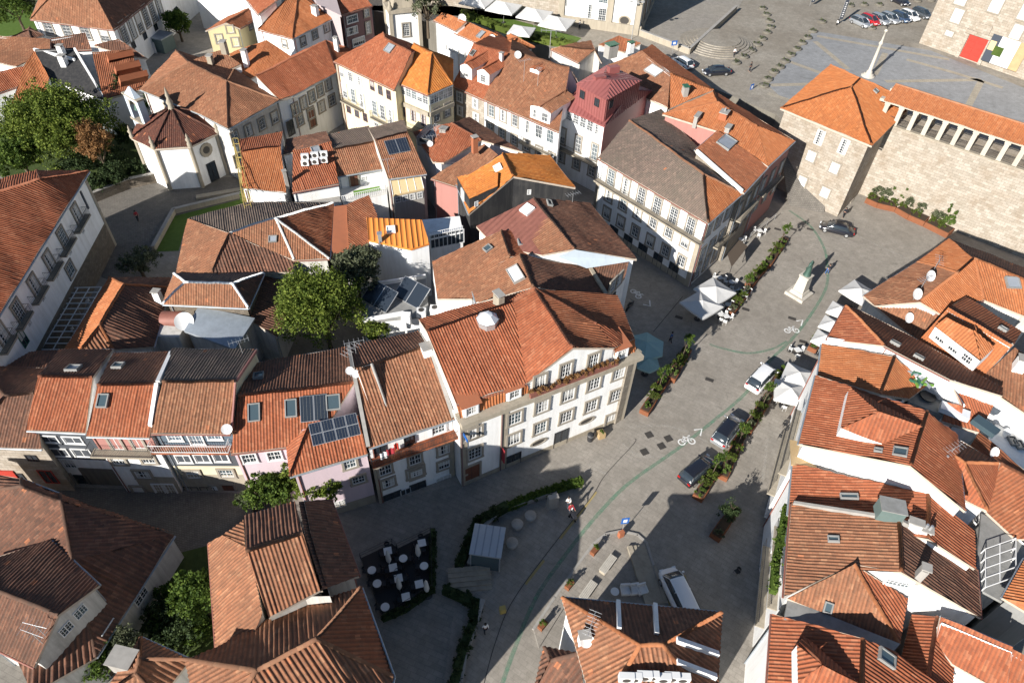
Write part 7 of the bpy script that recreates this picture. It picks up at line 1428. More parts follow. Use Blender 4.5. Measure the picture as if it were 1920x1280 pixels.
def chair(P, ang, lab, grp, z0=0.0, mat='whitepaint'):
    key = 'chair'+mat
    if key not in PROTO:
        s_ = MB(); s_.box((0, 0, .45), (.42, .42, .04), mat); b_ = MB()
        rows = [[(.24*math.cos(a), .24*math.sin(a)+.02, z) for a in np.linspace(.35, math.pi-.35, 7)] for z in (.5, .85)]; b_.grid(rows, mat); l_ = MB(); l_.tube((-.18, -.18, 0), (-.18, -.18, .44), .018, mat, 4)
        os_ = [m_.build(nm) for m_, nm in ((s_, 'seat'), (b_, 'backrest'), (l_, 'leg'))]; PROTO[key] = [o.data for o in os_]
        for o in os_: bpy.data.objects.remove(o)
    root = empty('chair', (P[0], P[1], z0), lab, 'chair', grp, ang); ms = PROTO[key]
    for nm, me in (('seat', ms[0]), ('backrest', ms[1])): o = bpy.data.objects.new(nm, me); C.objects.link(o); o.parent = root
    for dx, dy in ((0, 0), (.36, 0), (0, .36), (.36, .36)): o = bpy.data.objects.new('leg', ms[2]); C.objects.link(o); o.parent = root; o.location = (dx, dy, 0)
dk = at(745, 1080, 0); root = empty('restaurant_deck', tuple(dk), 'black restaurant deck carrying white tables and folded parasols', 'deck'); P = [at(*q, .12) for q in ((676, 1046), (735, 1018), (745, 1028), (808, 997), (811, 1104), (718, 1160))]; mb = MB(); mb.face(P, 'black')
for i in range(len(P)): mb.face([P[i], P[(i+1) % len(P)], P[(i+1) % len(P)]-[0, 0, .2], P[i]-[0, 0, .2]], 'black')
child(mb, 'floor', root); mb = MB()
for i in range(len(P)):
    for zz in (.45, .85): mb.tube(P[i]+[0, 0, zz], P[(i+1) % len(P)]+[0, 0, zz], .02, 'iron', 4)
    mb.tube(P[i], P[i]+[0, 0, .85], .03, 'iron', 4)
child(mb, 'railing', root)
rg = np.random.default_rng(5)
for x, y, k, w_ in ((697, 1068, 'round', 'round white table at the left rim'), (756, 1046, 'round', 'round white table in the notch'), (795, 1060, 'round', 'round white table at the right rim'), (707, 1093, 'round', 'second round white table down the left rim'), (722, 1137, 'round', 'round white table nearest the bottom corner'),
    (727, 1032, 'sq', 'square white table by the upper left parasol'), (791, 1017, 'sq', 'square white table in the top right corner'), (737, 1063, 'sq', 'square white table just left of centre'), (747, 1083, 'sq', 'square white table under the central parasol'), (761, 1118, 'sq', 'square white table towards the bottom right'), (786, 1094, 'sq', 'square white table by the right parasol')):
    c_ = table(x, y, k, w_+' of the black deck', 'white tables on the black deck', .12)
    for j in range(4 if k == 'sq' else 2):
        a = j*math.pi/2+.3+(0 if k == 'sq' else 1.2*j); Q = (c_[0]+.6*math.cos(a), c_[1]+.6*math.sin(a)); chair(Q, a-math.pi/2, 'chair on %s side of the %s' % (side(Q, c_), w_), 'chairs on the black deck', .12, 'iron')
TD = ['under the half-sunlit square parasol', 'right of the half-sunlit parasol', 'against the middle planter of the terrace', 'between the two grey parasols and the planter', 'below the shaded square parasol', 'right of the shaded square parasol', 'at the lower tip of the terrace', 'near the dark shrubs of the middle planter', 'below the white parasols by the car', 'right of the white parasols by the car', 'under the lowest white awning', 'beneath the barrier rail', 'beside the tower end planter']
for i, (x, y) in enumerate(((1350, 520), (1372, 528), (1388, 545), (1345, 575), (1352, 588), (1365, 570), (1362, 592), (1398, 546), (1468, 750), (1478, 742), (1496, 655), (1390, 448), (1425, 432))):
    c_ = table(x, y, 'round' if i % 2 else 'sq', 'white cafe table '+TD[i], 'white cafe tables round the square')
    for j in range(3): a = j*2.09+.25+(i % 3)*.2; Q = (c_[0]+.7*math.cos(a), c_[1]+.7*math.sin(a)); chair(Q, a-math.pi/2, 'white chair, %s side of the table %s' % (side(Q, c_), TD[i]), 'white cafe chairs round the square')
BD = ['topmost of the cluster by the flower boxes', 'second of the cluster by the flower boxes', 'third of the cluster by the flower boxes', 'lowest of the cluster by the flower boxes', 'standing alone in the shaded road']
for i, (x, y) in enumerate(((1470, 800), (1478, 808), (1462, 822), (1470, 832), (1380, 1075))): c_ = at(x, y, 0); chair(c_, i*1.3, 'black chair '+BD[i], 'black chairs by the right row', 0, 'iron')
for i, (x, y) in enumerate(((935, 996), (970, 981), (960, 1016), (995, 965))):
    c_ = at(x, y, .5); o = MB(); o.lathe((0, 0, 0), [(.45, 0), (.55, .45), (.5, .5), (.01, .52)], 'concrete', 16); q = o.build('concrete_stool'); q.location = (c_[0], c_[1], 0.0); tag(q, 'round pale concrete stool, %s in the sunken terrace' % ['leftmost', 'upper middle', 'lowest', 'rightmost'][i], 'stool', 'round stools in the sunken terrace')
# pergola with tables
pg = empty('pergola', tuple(at(120, 600)), 'white steel pergola frame over outdoor tables beside the manor', 'pergola'); cs_ = [at(*q, 3.0) for q in ((125, 540), (190, 538), (122, 655), (55, 655))]
def lerp(a, b_, t_): return a+(b_-a)*t_
mb = MB()
for t_ in np.linspace(0, 1, 12): mb.tube(lerp(cs_[0], cs_[3], t_), lerp(cs_[1], cs_[2], t_), .09, 'whitepaint', 4)
for t_ in (0, .33, .66, 1): mb.tube(lerp(cs_[0], cs_[1], t_), lerp(cs_[3], cs_[2], t_), .07, 'whitepaint', 4)
child(mb, 'frame', pg)
for t_ in (0, .5, 1): mb = MB(); q = lerp(cs_[0], cs_[3], t_); mb.tube(q, (q[0], q[1], 0), .08, 'whitepaint', 5); child(mb, 'post', pg)
for i, (x, y) in enumerate(((148, 560), (130, 590), (118, 612), (100, 640))):
    c_ = at(x, y, .74); root = empty('cafe_table', (c_[0], c_[1], 0), 'round wooden table under the steel pergola, %s from the top' % ORD[i], 'table', 'tables under the pergola'); mb = MB(); mb.lathe((c_[0], c_[1], 0), [(.01, .74), (.65, .74), (.65, .7), (.01, .7)], 'straw', 16, False); child(mb, 'table_top', root); mb = MB(); mb.tube((c_[0], c_[1], 0), (c_[0], c_[1], .7), .05, 'iron', 6); child(mb, 'leg', root)
    for j in range(3): a = j*2.1+i; Q = (c_[0]+.85*math.cos(a), c_[1]+.85*math.sin(a)); chair(Q, a-math.pi/2, 'white chair, %s side of the %s table under the pergola' % (side(Q, c_), ORD[i]), 'chairs under the pergola')
# ------------------------------------------------------------------ cars
def car(label, rx_, ry_, fx, fy, body, typ='hatch', z0=0.0, roofc=None, grp=None, L=None):
    A_ = at(rx_, ry_, z0+.6); B_ = at(fx, fy, z0+.6); d_ = (B_-A_)[:2]; d_ = d_/np.linalg.norm(d_); c_ = (A_+B_)/2; L = L or {'hatch': 4.2, 'sedan': 4.6, 'van': 4.7, 'suv': 4.5}[typ]
    W = {'van': 1.86, 'suv': 1.85}.get(typ, 1.76); Hh = {'hatch': 1.47, 'sedan': 1.44, 'van': 1.88, 'suv': 1.64}[typ]
    root = empty('car', (c_[0], c_[1], z0), label, 'car', grp, math.atan2(d_[1], d_[0]))
    def loft(st, mat, zb=None, name='body'):
        mb = MB(); rows = []
        for x, zt, zl, w_, wt in st:   # x, top z, low z, half width, half width at top
            zm = zl+(zt-zl)*.55
            rows.append([(x, -w_*.93, zl), (x, -w_, zl+(zm-zl)*.4), (x, -w_, zm), (x, -wt, zt-.05), (x, -wt*.86, zt), (x, 0, zt+.025), (x, wt*.86, zt), (x, wt, zt-.05), (x, w_, zm), (x, w_, zl+(zm-zl)*.4), (x, w_*.93, zl)])
        mb.grid(rows, mat); mb.face(rows[0], mat, smooth=True); mb.face(rows[-1][::-1], mat, smooth=True); return mb
    h = L/2; w = W/2; bl = Hh*.62
    fr = {'hatch': .30, 'sedan': .28, 'van': .36, 'suv': .30}[typ]       # windscreen foot from the centre, fraction of L
    re = {'hatch': -.47, 'sedan': -.36, 'van': -.485, 'suv': -.46}[typ]
    st = [(-h, bl*.80, .38, w*.80, w*.70), (-h+.12, bl*.94, .25, w*.93, w*.84), (-h+.5, bl, .22, w, w*.92), (0, bl, .2, w, w*.93), (L*fr, bl*.98, .2, w, w*.92), (h-.55, bl*.84, .22, w*.97, w*.86), (h-.14, bl*.72, .26, w*.86, w*.74), (h, bl*.55, .34, w*.70, w*.58)]
    o = loft(st, body).build('body', root)
    g = [(L*re-.02, bl-.02, bl-.12, w*.86, w*.80), (L*re+.28 if typ != 'sedan' else L*re+.55, Hh-.06, bl-.1, w*.90, w*.70), (-L*.05, Hh, bl-.1, w*.92, w*.72), (L*fr-.72, Hh-.05, bl-.1, w*.91, w*.70), (L*fr+.05, bl+.0, bl-.12, w*.86, w*.78)]
    o = loft(g, 'glass').build('windows', root)
    rc = MB(); rr = [(L*re+.42 if typ != 'sedan' else L*re+.62, Hh-.03), (-L*.05, Hh+.035), (L*fr-.76, Hh-.02)]
    rows = [[(x, -w*.69, z-.05), (x, -w*.6, z), (x, 0, z+.03), (x, w*.6, z), (x, w*.69, z-.05)] for x, z in rr]; rc.grid(rows, roofc or body); rc.build('roof_panel', root)
    pm = MB()
    for s_ in (-1, 1):
        for xx, x2 in ((L*fr+.02, L*fr-.72), (L*re, L*re+.4)): pm.tube((xx, s_*w*.83, bl-.02), (x2, s_*w*.70, Hh-.04), .035, body, 4)
        pm.tube((-.1, s_*w*.92, bl-.02), (-.15, s_*w*.72, Hh-.03), .035, body, 4)
    pm.build('pillars', root)
    for sx in (-1, 1):
        for sy in (-1, 1):
            wm = MB(); X = sx*L*.31+.03; wm.tube((X, sy*(w-.2), .32), (X, sy*(w+.01), .32), .32, 'rubber', 18); o = wm.build('wheel', root); rm = MB(); rm.tube((X, sy*(w-.05), .32), (X, sy*(w+.02), .32), .2, 'steel', 12); r2 = rm.build('rim', root); r2.parent = o
    for sy in (-1, 1):
        q = MB(); q.box((h-.12, sy*w*.62, bl*.66), (.18, .34, .14), 'lamp_clear'); q.build('headlight', root); q = MB(); q.box((-h+.06, sy*w*.68, bl*.82), (.12, .3, .16), 'lamp_red'); q.build('tail_light', root)
        q = MB(); q.box((L*fr-.2, sy*(w+.08), bl+.06), (.14, .18, .12), body); q.build('mirror', root)
    q = MB(); q.box((h-.01, 0, .42), (.05, .5, .11), 'whitepaint'); q.build('number_plate', root)
    return root
car('white people carrier driving up the square past the white parasols', 1407, 731, 1448, 688, 'car_white', 'van', L=4.5)
car('silver-grey car with black roof parked behind the corten planters', 1345, 832, 1383, 783, 'car_silver', 'suv', roofc='car_black')
car('black estate car parked lowest in the planter row', 1282, 902, 1336, 860, 'car_black', 'hatch', L=4.4)
car('black saloon car turning beside the granite tower', 1598, 435, 1541, 421, 'car_black', 'sedan')
car('dark car stopped in the shade on the upper road', 1365, 132, 1322, 134, 'car_black', 'sedan', ZU)
car('white car half hidden by the low wall on the upper road', 1292, 124, 1268, 110, 'car_white', 'hatch', ZU)
car('white van with panel roof in the shade at the bottom centre', 1285, 1140, 1262, 1092, 'car_white', 'van', L=4.9)
for lab, x, y, c_ in (('silver hatchback leftmost of the parked row', 1614, 42, 'car_silver'), ('bright red car in the parked row', 1632, 38, 'car_red'), ('pale silver car right of the red car', 1650, 37, 'car_silver'), ('silver-blue car in the middle of the parked row', 1669, 35, 'car_silver'), ('blue-roofed car third from the right in the parked row', 1689, 33, 'car_blue'), ('white car second from the right in the parked row', 1706, 30, 'car_white'), ('dark grey car at the right end of the parked row', 1729, 26, 'car_grey'), ('black car alone above the parked row', 1688, 2, 'car_black')):
    car(lab, x-17, y-8, x+17, y+7, c_, 'hatch', ZU, grp='cars parked before the museum')
# motorcycles
for lab, x, y in (('black motorbike by the banner flag on the upper square', 1570, 46), ('black motorbike near the loggia house', 1180, 578)):
    z_ = ZU if y < 100 else 0; c_ = at(x, y, z_); root = empty('motorcycle', tuple(c_), lab, 'motorcycle', None, 1.0)
    for s_ in (-.65, .65): mb = MB(); mb.tube((s_, -.06, .3), (s_, .06, .3), .3, 'rubber', 14); mb.build('wheel', root)
    mb = MB(); mb.box((0, 0, .6), (1.0, .3, .4), 'car_black', taper=.7); mb.build('body', root); mb = MB(); mb.box((-.25, 0, .85), (.6, .28, .1), 'rubber'); mb.build('seat', root); mb = MB(); mb.tube((.45, -.35, 1.0), (.45, .35, 1.0), .025, 'iron', 5); mb.tube((.45, 0, 1.0), (.65, 0, .3), .04, 'steel', 5); mb.build('handlebar', root)
# ------------------------------------------------------------------ people
def skin_obj(name, V, E, R, mat, parent):
    me = bpy.data.meshes.new(name); me.from_pydata(V, E, []); o = bpy.data.objects.new(name, me); C.objects.link(o); o.parent = parent
    m_ = o.modifiers.new('skin', 'SKIN'); m_.use_smooth_shade = True
    for i, r in enumerate(R): me.skin_vertices[0].data[i].radius = (r, r*.85)
    me.skin_vertices[0].data[0].use_root = True
    s_ = o.modifiers.new('sub', 'SUBSURF'); s_.levels = 1; s_.render_levels = 1; me.materials.append(MATS[mat]); return o
def person(label, x, y, z0=0.0, top='cloth_dark', leg='cloth_dark', rot=0.0, stride=.18, h=1.72, arm=.12, reach=0.0):
    c_ = at(x, y, z0); root = empty('person', tuple(c_), label, 'person', None, rot); k = h/1.72
    def P(*q): return tuple(v*k for v in q)
    V = [P(0, 0, .93), P(0, 0, 1.18), P(0, .01, 1.40), P(0, 0, 1.50), P(0, .02, 1.58), P(0, .03, 1.68)]; R = [.135, .12, .13, .055, .09, .07]; E = [(0, 1), (1, 2), (2, 3), (3, 4), (4, 5)]
    for s_ in (-1, 1):
        i = len(V); V += [P(s_*.09, 0, .86), P(s_*.10, s_*stride*.5+.03, .48), P(s_*.10, s_*stride-.03, .08), P(s_*.11, s_*stride+.12, .03)]; R += [.085, .058, .04, .04]; E += [(0, i), (i, i+1), (i+1, i+2), (i+2, i+3)]
        i = len(V); V += [P(s_*.17, 0, 1.40), P(s_*.22, -s_*arm*.3+reach*.3, 1.14), P(s_*.22, -s_*arm+reach, .92+reach*.3), P(s_*.22, -s_*arm+reach+.05, .82+reach*.35)]; R += [.055, .042, .032, .035]; E += [(2, i), (i, i+1), (i+1, i+2), (i+2, i+3)]
    skin_obj('body', V, E, [r*k for r in R], 'skin', root)
    tv = [V[0], V[1], V[2], V[3]]; te = [(0, 1), (1, 2), (2, 3)]; tr_ = [.15, .14, .15, .075]
    for b_ in (10, 18): i = len(tv); tv += [V[b_], V[b_+1], V[b_+2]]; te += [(2, i), (i, i+1), (i+1, i+2)]; tr_ += [.07, .056, .045]
    skin_obj('top', tv, te, [r*k for r in tr_], top, root)
    tv = [V[0]]; te = []; tr_ = [.15]
    for b_ in (6, 14): i = len(tv); tv += [V[b_], V[b_+1], V[b_+2]]; te += [(0, i), (i, i+1), (i+1, i+2)]; tr_ += [.10, .075, .06]
    skin_obj('trousers', tv, te, [r*k for r in tr_], leg, root)
    mb = MB(); mb.lathe((0, -.005, 1.60*k), [(.1, -.05), (.115, .03), (.1, .1), (.05, .15), (.005, .16)], 'hair', 10); mb.build('hair', root)
    return root
person('person in a red top pushing a stroller beside the kerb', 1068, 962, 0, 'cloth_red', 'cloth_white', -2.6, reach=.3); person('person in white walking beside the stroller', 1064, 950, 0, 'cloth_white', 'cloth_white', -2.6)
person('person in dark clothes standing in the shade below the hedge', 910, 1185, 0, 'cloth_white', 'cloth_dark', .4); person('person in dark clothes crossing the church lane', 260, 415, 0, 'cloth_red', 'cloth_dark', .9)
person('person in a white shirt walking by the round planters', 1375, 108, ZU, 'cloth_white', 'cloth_dark', .5); person('person in black crossing the upper road', 1405, 135, ZU, 'cloth_dark', 'cloth_dark', .9)
person('person leaning on a buggy beside the statue', 1549, 514, 0, 'cloth_dark', 'cloth_blue', 2.2, reach=.3); person('person in blue near the shaded green parasol', 1256, 642, 0, 'cloth_blue', 'cloth_dark', 1.2); person('person in black near the tower corner', 1580, 408, 0, 'cloth_dark', 'cloth_dark', .2)
person('person in pale clothes by the garden parasols', 1086, 56, ZU, 'cloth_white', 'cloth_dark', 1.2)
# stroller
c_ = at(1074, 972, 0); root = empty('stroller', tuple(c_), 'dark stroller pushed along the kerb', 'stroller', None, -1.0); mb = MB(); mb.box((0, 0, .6), (.7, .45, .35), 'cloth_dark', taper=.7); mb.build('seat', root)
for dx, dy in ((-.3, -.22), (-.3, .22), (.35, 0)): mb = MB(); mb.tube((dx, dy-.03, .12), (dx, dy+.03, .12), .12, 'rubber', 10); mb.build('wheel', root)
mb = MB(); mb.tube((-.3, -.2, .5), (-.75, -.2, 1.0), .02, 'steel', 4); mb.tube((-.3, .2, .5), (-.75, .2, 1.0), .02, 'steel', 4); mb.tube((-.75, -.2, 1.0), (-.75, .2, 1.0), .02, 'steel', 4); mb.tube((-.3, 0, .4), (.35, 0, .15), .025, 'steel', 4); mb.build('handle', root)
# ------------------------------------------------------------------ statue
c_ = at(1497, 552, 0); root = empty('statue', tuple(c_), 'green bronze robed figure on a tapering white stone pedestal in the square', 'statue', None, .75)
mb = MB(); mb.box((0, 0, .2), (2.5, 2.5, .4), 'marble'); mb.box((0, 0, .62), (1.8, 1.8, .45), 'marble', taper=.86); mb.box((0, 0, 1.9), (1.35, 1.35, 2.2), 'marble', taper=.82); mb.box((0, 0, 3.08), (1.3, 1.3, .18), 'marble'); mb.build('pedestal', root)
me = bpy.data.meshes.new('figure'); V = [(0, 0, 4.2), (0, 0, 4.7), (0, 0, 5.05), (0, 0, 5.22), (0, .02, 5.38), (0, 0, 3.7), (.05, .05, 3.2), (.3, 0, 5.0), (.45, .1, 4.65), (.3, .4, 4.5), (-.3, 0, 5.0), (-.48, 0, 4.6), (-.42, .25, 4.2)]
o = skin_obj('figure', V, [(0, 1), (1, 2), (2, 3), (3, 4), (0, 5), (5, 6), (2, 7), (7, 8), (8, 9), (2, 10), (10, 11), (11, 12)], [.27, .27, .25, .1, .16, .3, .34, .15, .12, .09, .15, .12, .1], 'bronze', root); o.parent = root
mb = MB(); mb.lathe((0, 0, 3.17), [(.48, 0), (.42, .15), (.34, .6), (.28, 1.1), (.26, 1.3)], 'bronze', 14); mb.build('robe', root)
# pillory column
c_ = at(1627, 143, ZU); root = empty('pillory_column', tuple(c_), 'slender pale stone column with cross standing alone on the upper square', 'column')
mb = MB(); mb.lathe((0, 0, 0), [(1.1, 0), (1.1, .25), (.8, .25), (.8, .5), (.5, .5), (.45, .9), (.3, 1.0), (.24, 5.2), (.38, 5.4), (.3, 5.6), (.16, 5.8), (.14, 7.2), (.28, 7.3), (.28, 7.5), (.01, 7.7)], 'marble', 14); mb.build('shaft', root); mb = MB(); mb.box((0, 0, 8.0), (.1, .1, .8), 'iron'); mb.box((0, 0, 8.1), (.5, .08, .1), 'iron'); mb.build('cross', root)
# street lights near the church
c_ = at(1184, 74, ZU); root = empty('street_lamp', tuple(c_), 'tall slim lamp post with four floodlights by the church corner', 'street lamp'); mb = MB(); mb.tube((0, 0, 0), (0, 0, 6.5), .07, 'steel', 6); mb.tube((-1, 0, 6.4), (1, 0, 6.4), .04, 'steel', 4); mb.tube((0, -.8, 6.2), (0, .8, 6.2), .04, 'steel', 4); mb.build('pole', root)
for dx, dy in ((-1, 0), (1, 0), (0, -.8), (0, .8)): mb = MB(); mb.box((dx, dy, 6.4), (.5, .4, .25), 'steel'); mb.build('lamp_head', root)
# signs
def sign(label, x, y, z0, ht, w_, h_, mat, rot, shape='box', text=None):
    c_ = at(x, y, z0); root = empty('road_sign', tuple(c_), label, 'sign', None, rot); mb = MB(); mb.tube((0, 0, 0), (0, 0, ht+h_/2), .035, 'steel', 5); mb.build('pole', root); mb = MB(); mb.box((0, -.05, ht), (w_, .04, h_), mat); mb.build('plate', root); mb = MB(); mb.box((0, -.075, ht), (w_*.5, .01, h_*.5), 'mark_white'); mb.build('symbol', root); return root
sign('blue pedestrian zone sign on the rounded kerb', 1165, 1000, 0, 2.3, .7, .9, 'sign_blue', .2); sign('blue sign on a pole above the shaded road', 1402, 190, ZU-2, 2.4, .7, 1.0, 'sign_blue', .6); sign('blue parking sign at the low wall by the church steps', 1260, 103, ZU, 2.0, 1.0, .8, 'sign_blue', .3)
c_ = at(1163, 1006, 0); mb = MB(); mb.box((0, 0, .45), (.5, .35, .9), 'terracotta'); q = mb.build('bollard_box'); q.location = tuple(c_); q.rotation_euler = (0, 0, .5); tag(q, 'red and white box at the foot of the blue sign', 'box')
c_ = at(942, 1150, 0); root = empty('post_box', tuple(c_), 'yellow utility pedestal on the pavement edge', 'pedestal', None, .3); mb = MB(); mb.box((0, 0, .75), (.5, .4, .7), 'scaffold'); mb.build('body', root); mb = MB(); mb.box((0, 0, .2), (.12, .12, .4), 'iron'); mb.build('foot', root)
for x, y, h_, lab in ((1570, 40, 5.0, 'tall black feather banner flag with white lettering near the parked cars'), (1518, 6, 4.0, 'dark banner flag near the top edge of the upper square')):
    c_ = at(x, y+6, ZU); root = empty('banner_flag', tuple(c_), lab, 'flag', None, .3); mb = MB(); mb.tube((0, 0, 0), (0, 0, h_), .03, 'steel', 5); mb.build('pole', root); mb = MB(); mb.box((.42, 0, h_*.58), (.8, .03, h_*.8), 'plaque'); mb.build('flag', root); mb = MB()
    for i in range(8): mb.box((.42, -.03, h_*.28+i*h_*.07), (.35 if i % 3 else .2, .01, h_*.035), 'cloth_white')
    mb.build('lettering', root)
# church steps and low walls
sc_ = at(1345, 82, ZU); root = empty('round_steps', tuple(sc_), 'half-round granite steps climbing to the church forecourt', 'steps')
for i in range(6):
    mb = MB(); r_ = 6.6-.55*i; a0 = math.radians(-60); mb.lathe((0, 0, 0), [(r_, -.2), (r_, .17*(i+1)), (.01, .17*(i+1))], 'granite_dark' if 0 else 'pave_upper', 40, False); mb.build('step', root)
def lowwall(label, pts, z0, ht, wd, mat='granite', name='low_wall'):
    P = [at(*q, z0) for q in pts]; root = empty(name, tuple(P[0]), label, 'wall'); mb = MB()
    for a_, b_ in zip(P[:-1], P[1:]):
        d_ = b_-a_; L_ = np.linalg.norm(d_); d_ /= L_; m_ = (a_+b_)/2; mb.box((m_[0], m_[1], z0+ht/2-.1), (L_+wd*.6, wd, ht+.2), mat, ax=(d_[0], d_[1]))
    child(mb, 'wall', root); mb = MB()
    for a_, b_ in zip(P[:-1], P[1:]):
        d_ = b_-a_; L_ = np.linalg.norm(d_); d_ /= L_; m_ = (a_+b_)/2; mb.box((m_[0], m_[1], z0+ht+.05), (L_+wd*.4, wd+.12, .1), 'concrete', ax=(d_[0], d_[1]))
    child(mb, 'coping', root); return root
lowwall('granite balustrade wall of the church forecourt', [(1196, 66), (1291, 102), (1378, 22)], ZU, 1.0, .4); lowwall('low wall running beside the church lane lawn', [(290, 470), (328, 400), (460, 368)], 0, .7, .35)
lowwall('retaining wall of the chapel garden along the lane', [(180, 378), (245, 352), (300, 340)], 0, 1.4, .4, 'rubble'); lowwall('pale parapet around the sunken terrace corner', [(1035, 945), (1040, 925), (940, 960), (900, 1000), (880, 1060)], 0, .5, .25, 'concrete')
lowwall('long pale parapet along the lower lane', [(905, 1130), (890, 1180), (872, 1230), (860, 1300)], 0, .6, .3, 'concrete')
mb = MB(); c_ = at(1035, 950, 0); mb.box((c_[0], c_[1], .9), (1.0, .5, 1.8), 'concrete', ax=(.9, .3)); q = mb.build('stone_pillar'); tag(q, 'square stone pillar at the end of the flowering hedge', 'pillar')
# kiosk (lift) in the sunken terrace
c_ = at(914, 1040, 0); root = empty('glass_kiosk', tuple(c_), 'glass-walled kiosk with ribbed grey roof in the sunken terrace', 'kiosk', None, -.1); mb = MB(); mb.box((0, 0, 1.2), (2.5, 2.7, 2.4), 'glass_sky'); mb.build('wall', root); mb = MB(); mb.box((0, 0, 2.47), (2.7, 2.9, .14), 'steel')
for i in range(4): mb.box((-.9+.6*i, 0, 2.57), (.12, 2.8, .06), 'lead')
mb.build('roof', root)
for sx in (-1.24, 1.24):
    for sy in (-1.34, 1.34): mb = MB(); mb.box((sx, sy, 1.2), (.1, .1, 2.42), 'steel'); mb.build('post', root)
# sunken terrace stair + paving
for i in range(6):
    pass
def steps(label, x0, y0, x1, y1, wd, n_, rise, z0=0.0, run=None):
    A_ = at(x0, y0, z0); B_ = at(x1, y1, z0); d_ = (B_-A_); L_ = np.linalg.norm(d_); d_ /= L_; root = empty('steps', tuple(A_), label, 'steps')
    for i in range(n_): q = np.array([-d_[1], d_[0], 0]); c_ = (A_+B_)/2+q*(i*.4); mb = MB(); mb.box((c_[0], c_[1], z0+rise*(i+1)/2-.02), (L_, .42, rise*(i+1)), 'granite', ax=(d_[0], d_[1])); child(mb, 'step', root)
steps('flight of long granite steps descending beside the shaded white van', 1248, 1130, 1212, 1022, 5, 5, .09); steps('broad steps before the chapel door', 462, 352, 368, 368, 5, 3, .12); steps('shaded stair beside the glass kiosk', 842, 1108, 922, 1100, 4, 5, .1)
# benches, cone planters
for lab, x0, y0, x1, y1 in (('pale wooden bench nearest the rounded kerb', 1130, 1070, 1150, 1043), ('pale wooden bench nearest the hipped roof', 1093, 1120, 1113, 1092)):
    A_, B_, d_, L_ = seg(x0, y0, x1, y1, .45); c_ = (A_+B_)/2; root = empty('bench', (c_[0], c_[1], 0), lab, 'bench', 'benches on the pavement island', math.atan2(d_[1], d_[0]))
    for k in range(5): mb = MB(); mb.box((0, -.28+.14*k, .46), (1.9, .12, .05), 'marble'); mb.build('slat', root)
    for s_ in (-.8, .8): mb = MB(); mb.box((s_, 0, .21), (.3, .55, .42), 'granite'); mb.build('leg', root)
for lab, x, y in (('small rust box planter with grass beside the first bench', 1114, 1036), ('small rust box planter with grass in the middle of the kerb', 1067, 1100), ('small rust box planter with grass nearest the white gable wall', 1017, 1175)):
    c_ = at(x, y, 0); root = empty('planter', tuple(c_), lab, 'planter', 'small rust planters along the kerb', .9); mb = MB(); mb.box((0, 0, .3), (.8, .45, .6), 'corten'); mb.build('box', root); leafcloud('plant', [(c_[0], c_[1], .8, .3, .25, .35)], 'leaf', 160, .16, root, x).rotation_euler = (0, 0, 0)
for x, y, lab in ((1106, 825, 'black litter bin against the white corner house'),): c_ = at(x, y, 0); root = empty('litter_bin', tuple(c_), lab, 'bin'); mb = MB(); mb.lathe((0, 0, 0), [(.28, 0), (.34, .9), (.3, 1.0), (.01, 1.02)], 'iron', 14); mb.build('body', root); mb = MB(); mb.lathe((0, 0, .86), [(.36, 0), (.36, .06)], 'steel', 14); mb.build('rim', root)
c_ = at(1126, 818, 0); root = empty('planter', tuple(c_), 'square wooden tub with a plant beside the black litter bin', 'planter', None, .4); mb = MB(); mb.box((0, 0, .35), (.7, .7, .7), 'wood'); mb.build('box', root); o = leafcloud('plant', [(0, 0, .8, .25, .25, .2)], 'leaf', 120, .15, None, 4); o.parent = root
# awnings by the palace
for lab, x0, y0, x1, y1, z_, mat in (('brown awning stretched from the palace side front', 1360, 482, 1402, 458, 2.7, 'canvas_brown'),):
    P = [at(*q, 2.6) for q in ((1362, 482), (1372, 500), (1402, 462), (1385, 455))]; P[0][2] += .5; P[3][2] += .5; root = empty('awning', (P[0][0], P[0][1], 0), lab, 'awning'); mb = MB(); mb.face(P, mat); mb.face([p_-np.array([0, 0, .05]) for p_ in P][::-1], mat); child(mb, 'canvas', root); mb = MB(); mb.tube(P[1], (P[1][0], P[1][1], 0), .04, 'iron', 4); child(mb, 'post', root); mb = MB(); mb.tube(P[2], (P[2][0], P[2][1], 0), .04, 'iron', 4); child(mb, 'post', root)
root = empty('barrier_rail', tuple(at(1430, 430)), 'grey metal barrier rail beside the palace terrace', 'railing'); mb = MB(); A_, B_, d_, L_ = seg(1405, 448, 1452, 412)
for t_ in (0, .33, .66, 1): q = A_+(B_-A_)*t_; mb.tube(q, q+[0, 0, 1], .03, 'steel', 5)
mb.tube(A_+[0, 0, 1], B_+[0, 0, 1], .04, 'steel', 5); mb.tube(A_+[0, 0, .5], B_+[0, 0, .5], .03, 'steel', 5); child(mb, 'rail', root)
# scaffold tower
P = [at(*q, 8.6) for q in ((437, 262), (447, 262), (468, 375), (456, 378))]; root = empty('scaffold', (P[0][0], P[0][1], 0), 'yellow scaffold frame against the flat-tiled orange roof', 'scaffold')
for t_ in np.linspace(0, 1, 5):
    a_, b_ = lerp(P[0], P[3], t_), lerp(P[1], P[2], t_); mb = MB()
    for q in (a_, b_): mb.tube((q[0], q[1], 0), (q[0], q[1], 8.8), .05, 'scaffold', 4)
    for zz in (2, 4, 6, 8, 8.8): mb.tube((a_[0], a_[1], zz), (b_[0], b_[1], zz), .04, 'scaffold', 4)
    child(mb, 'frame', root)
mb = MB()
for zz in (4, 6, 8, 8.8): 
    for a_, b_ in ((P[0], P[3]), (P[1], P[2])): mb.tube((a_[0], a_[1], zz), (b_[0], b_[1], zz), .04, 'scaffold', 4)
child(mb, 'rail', root)
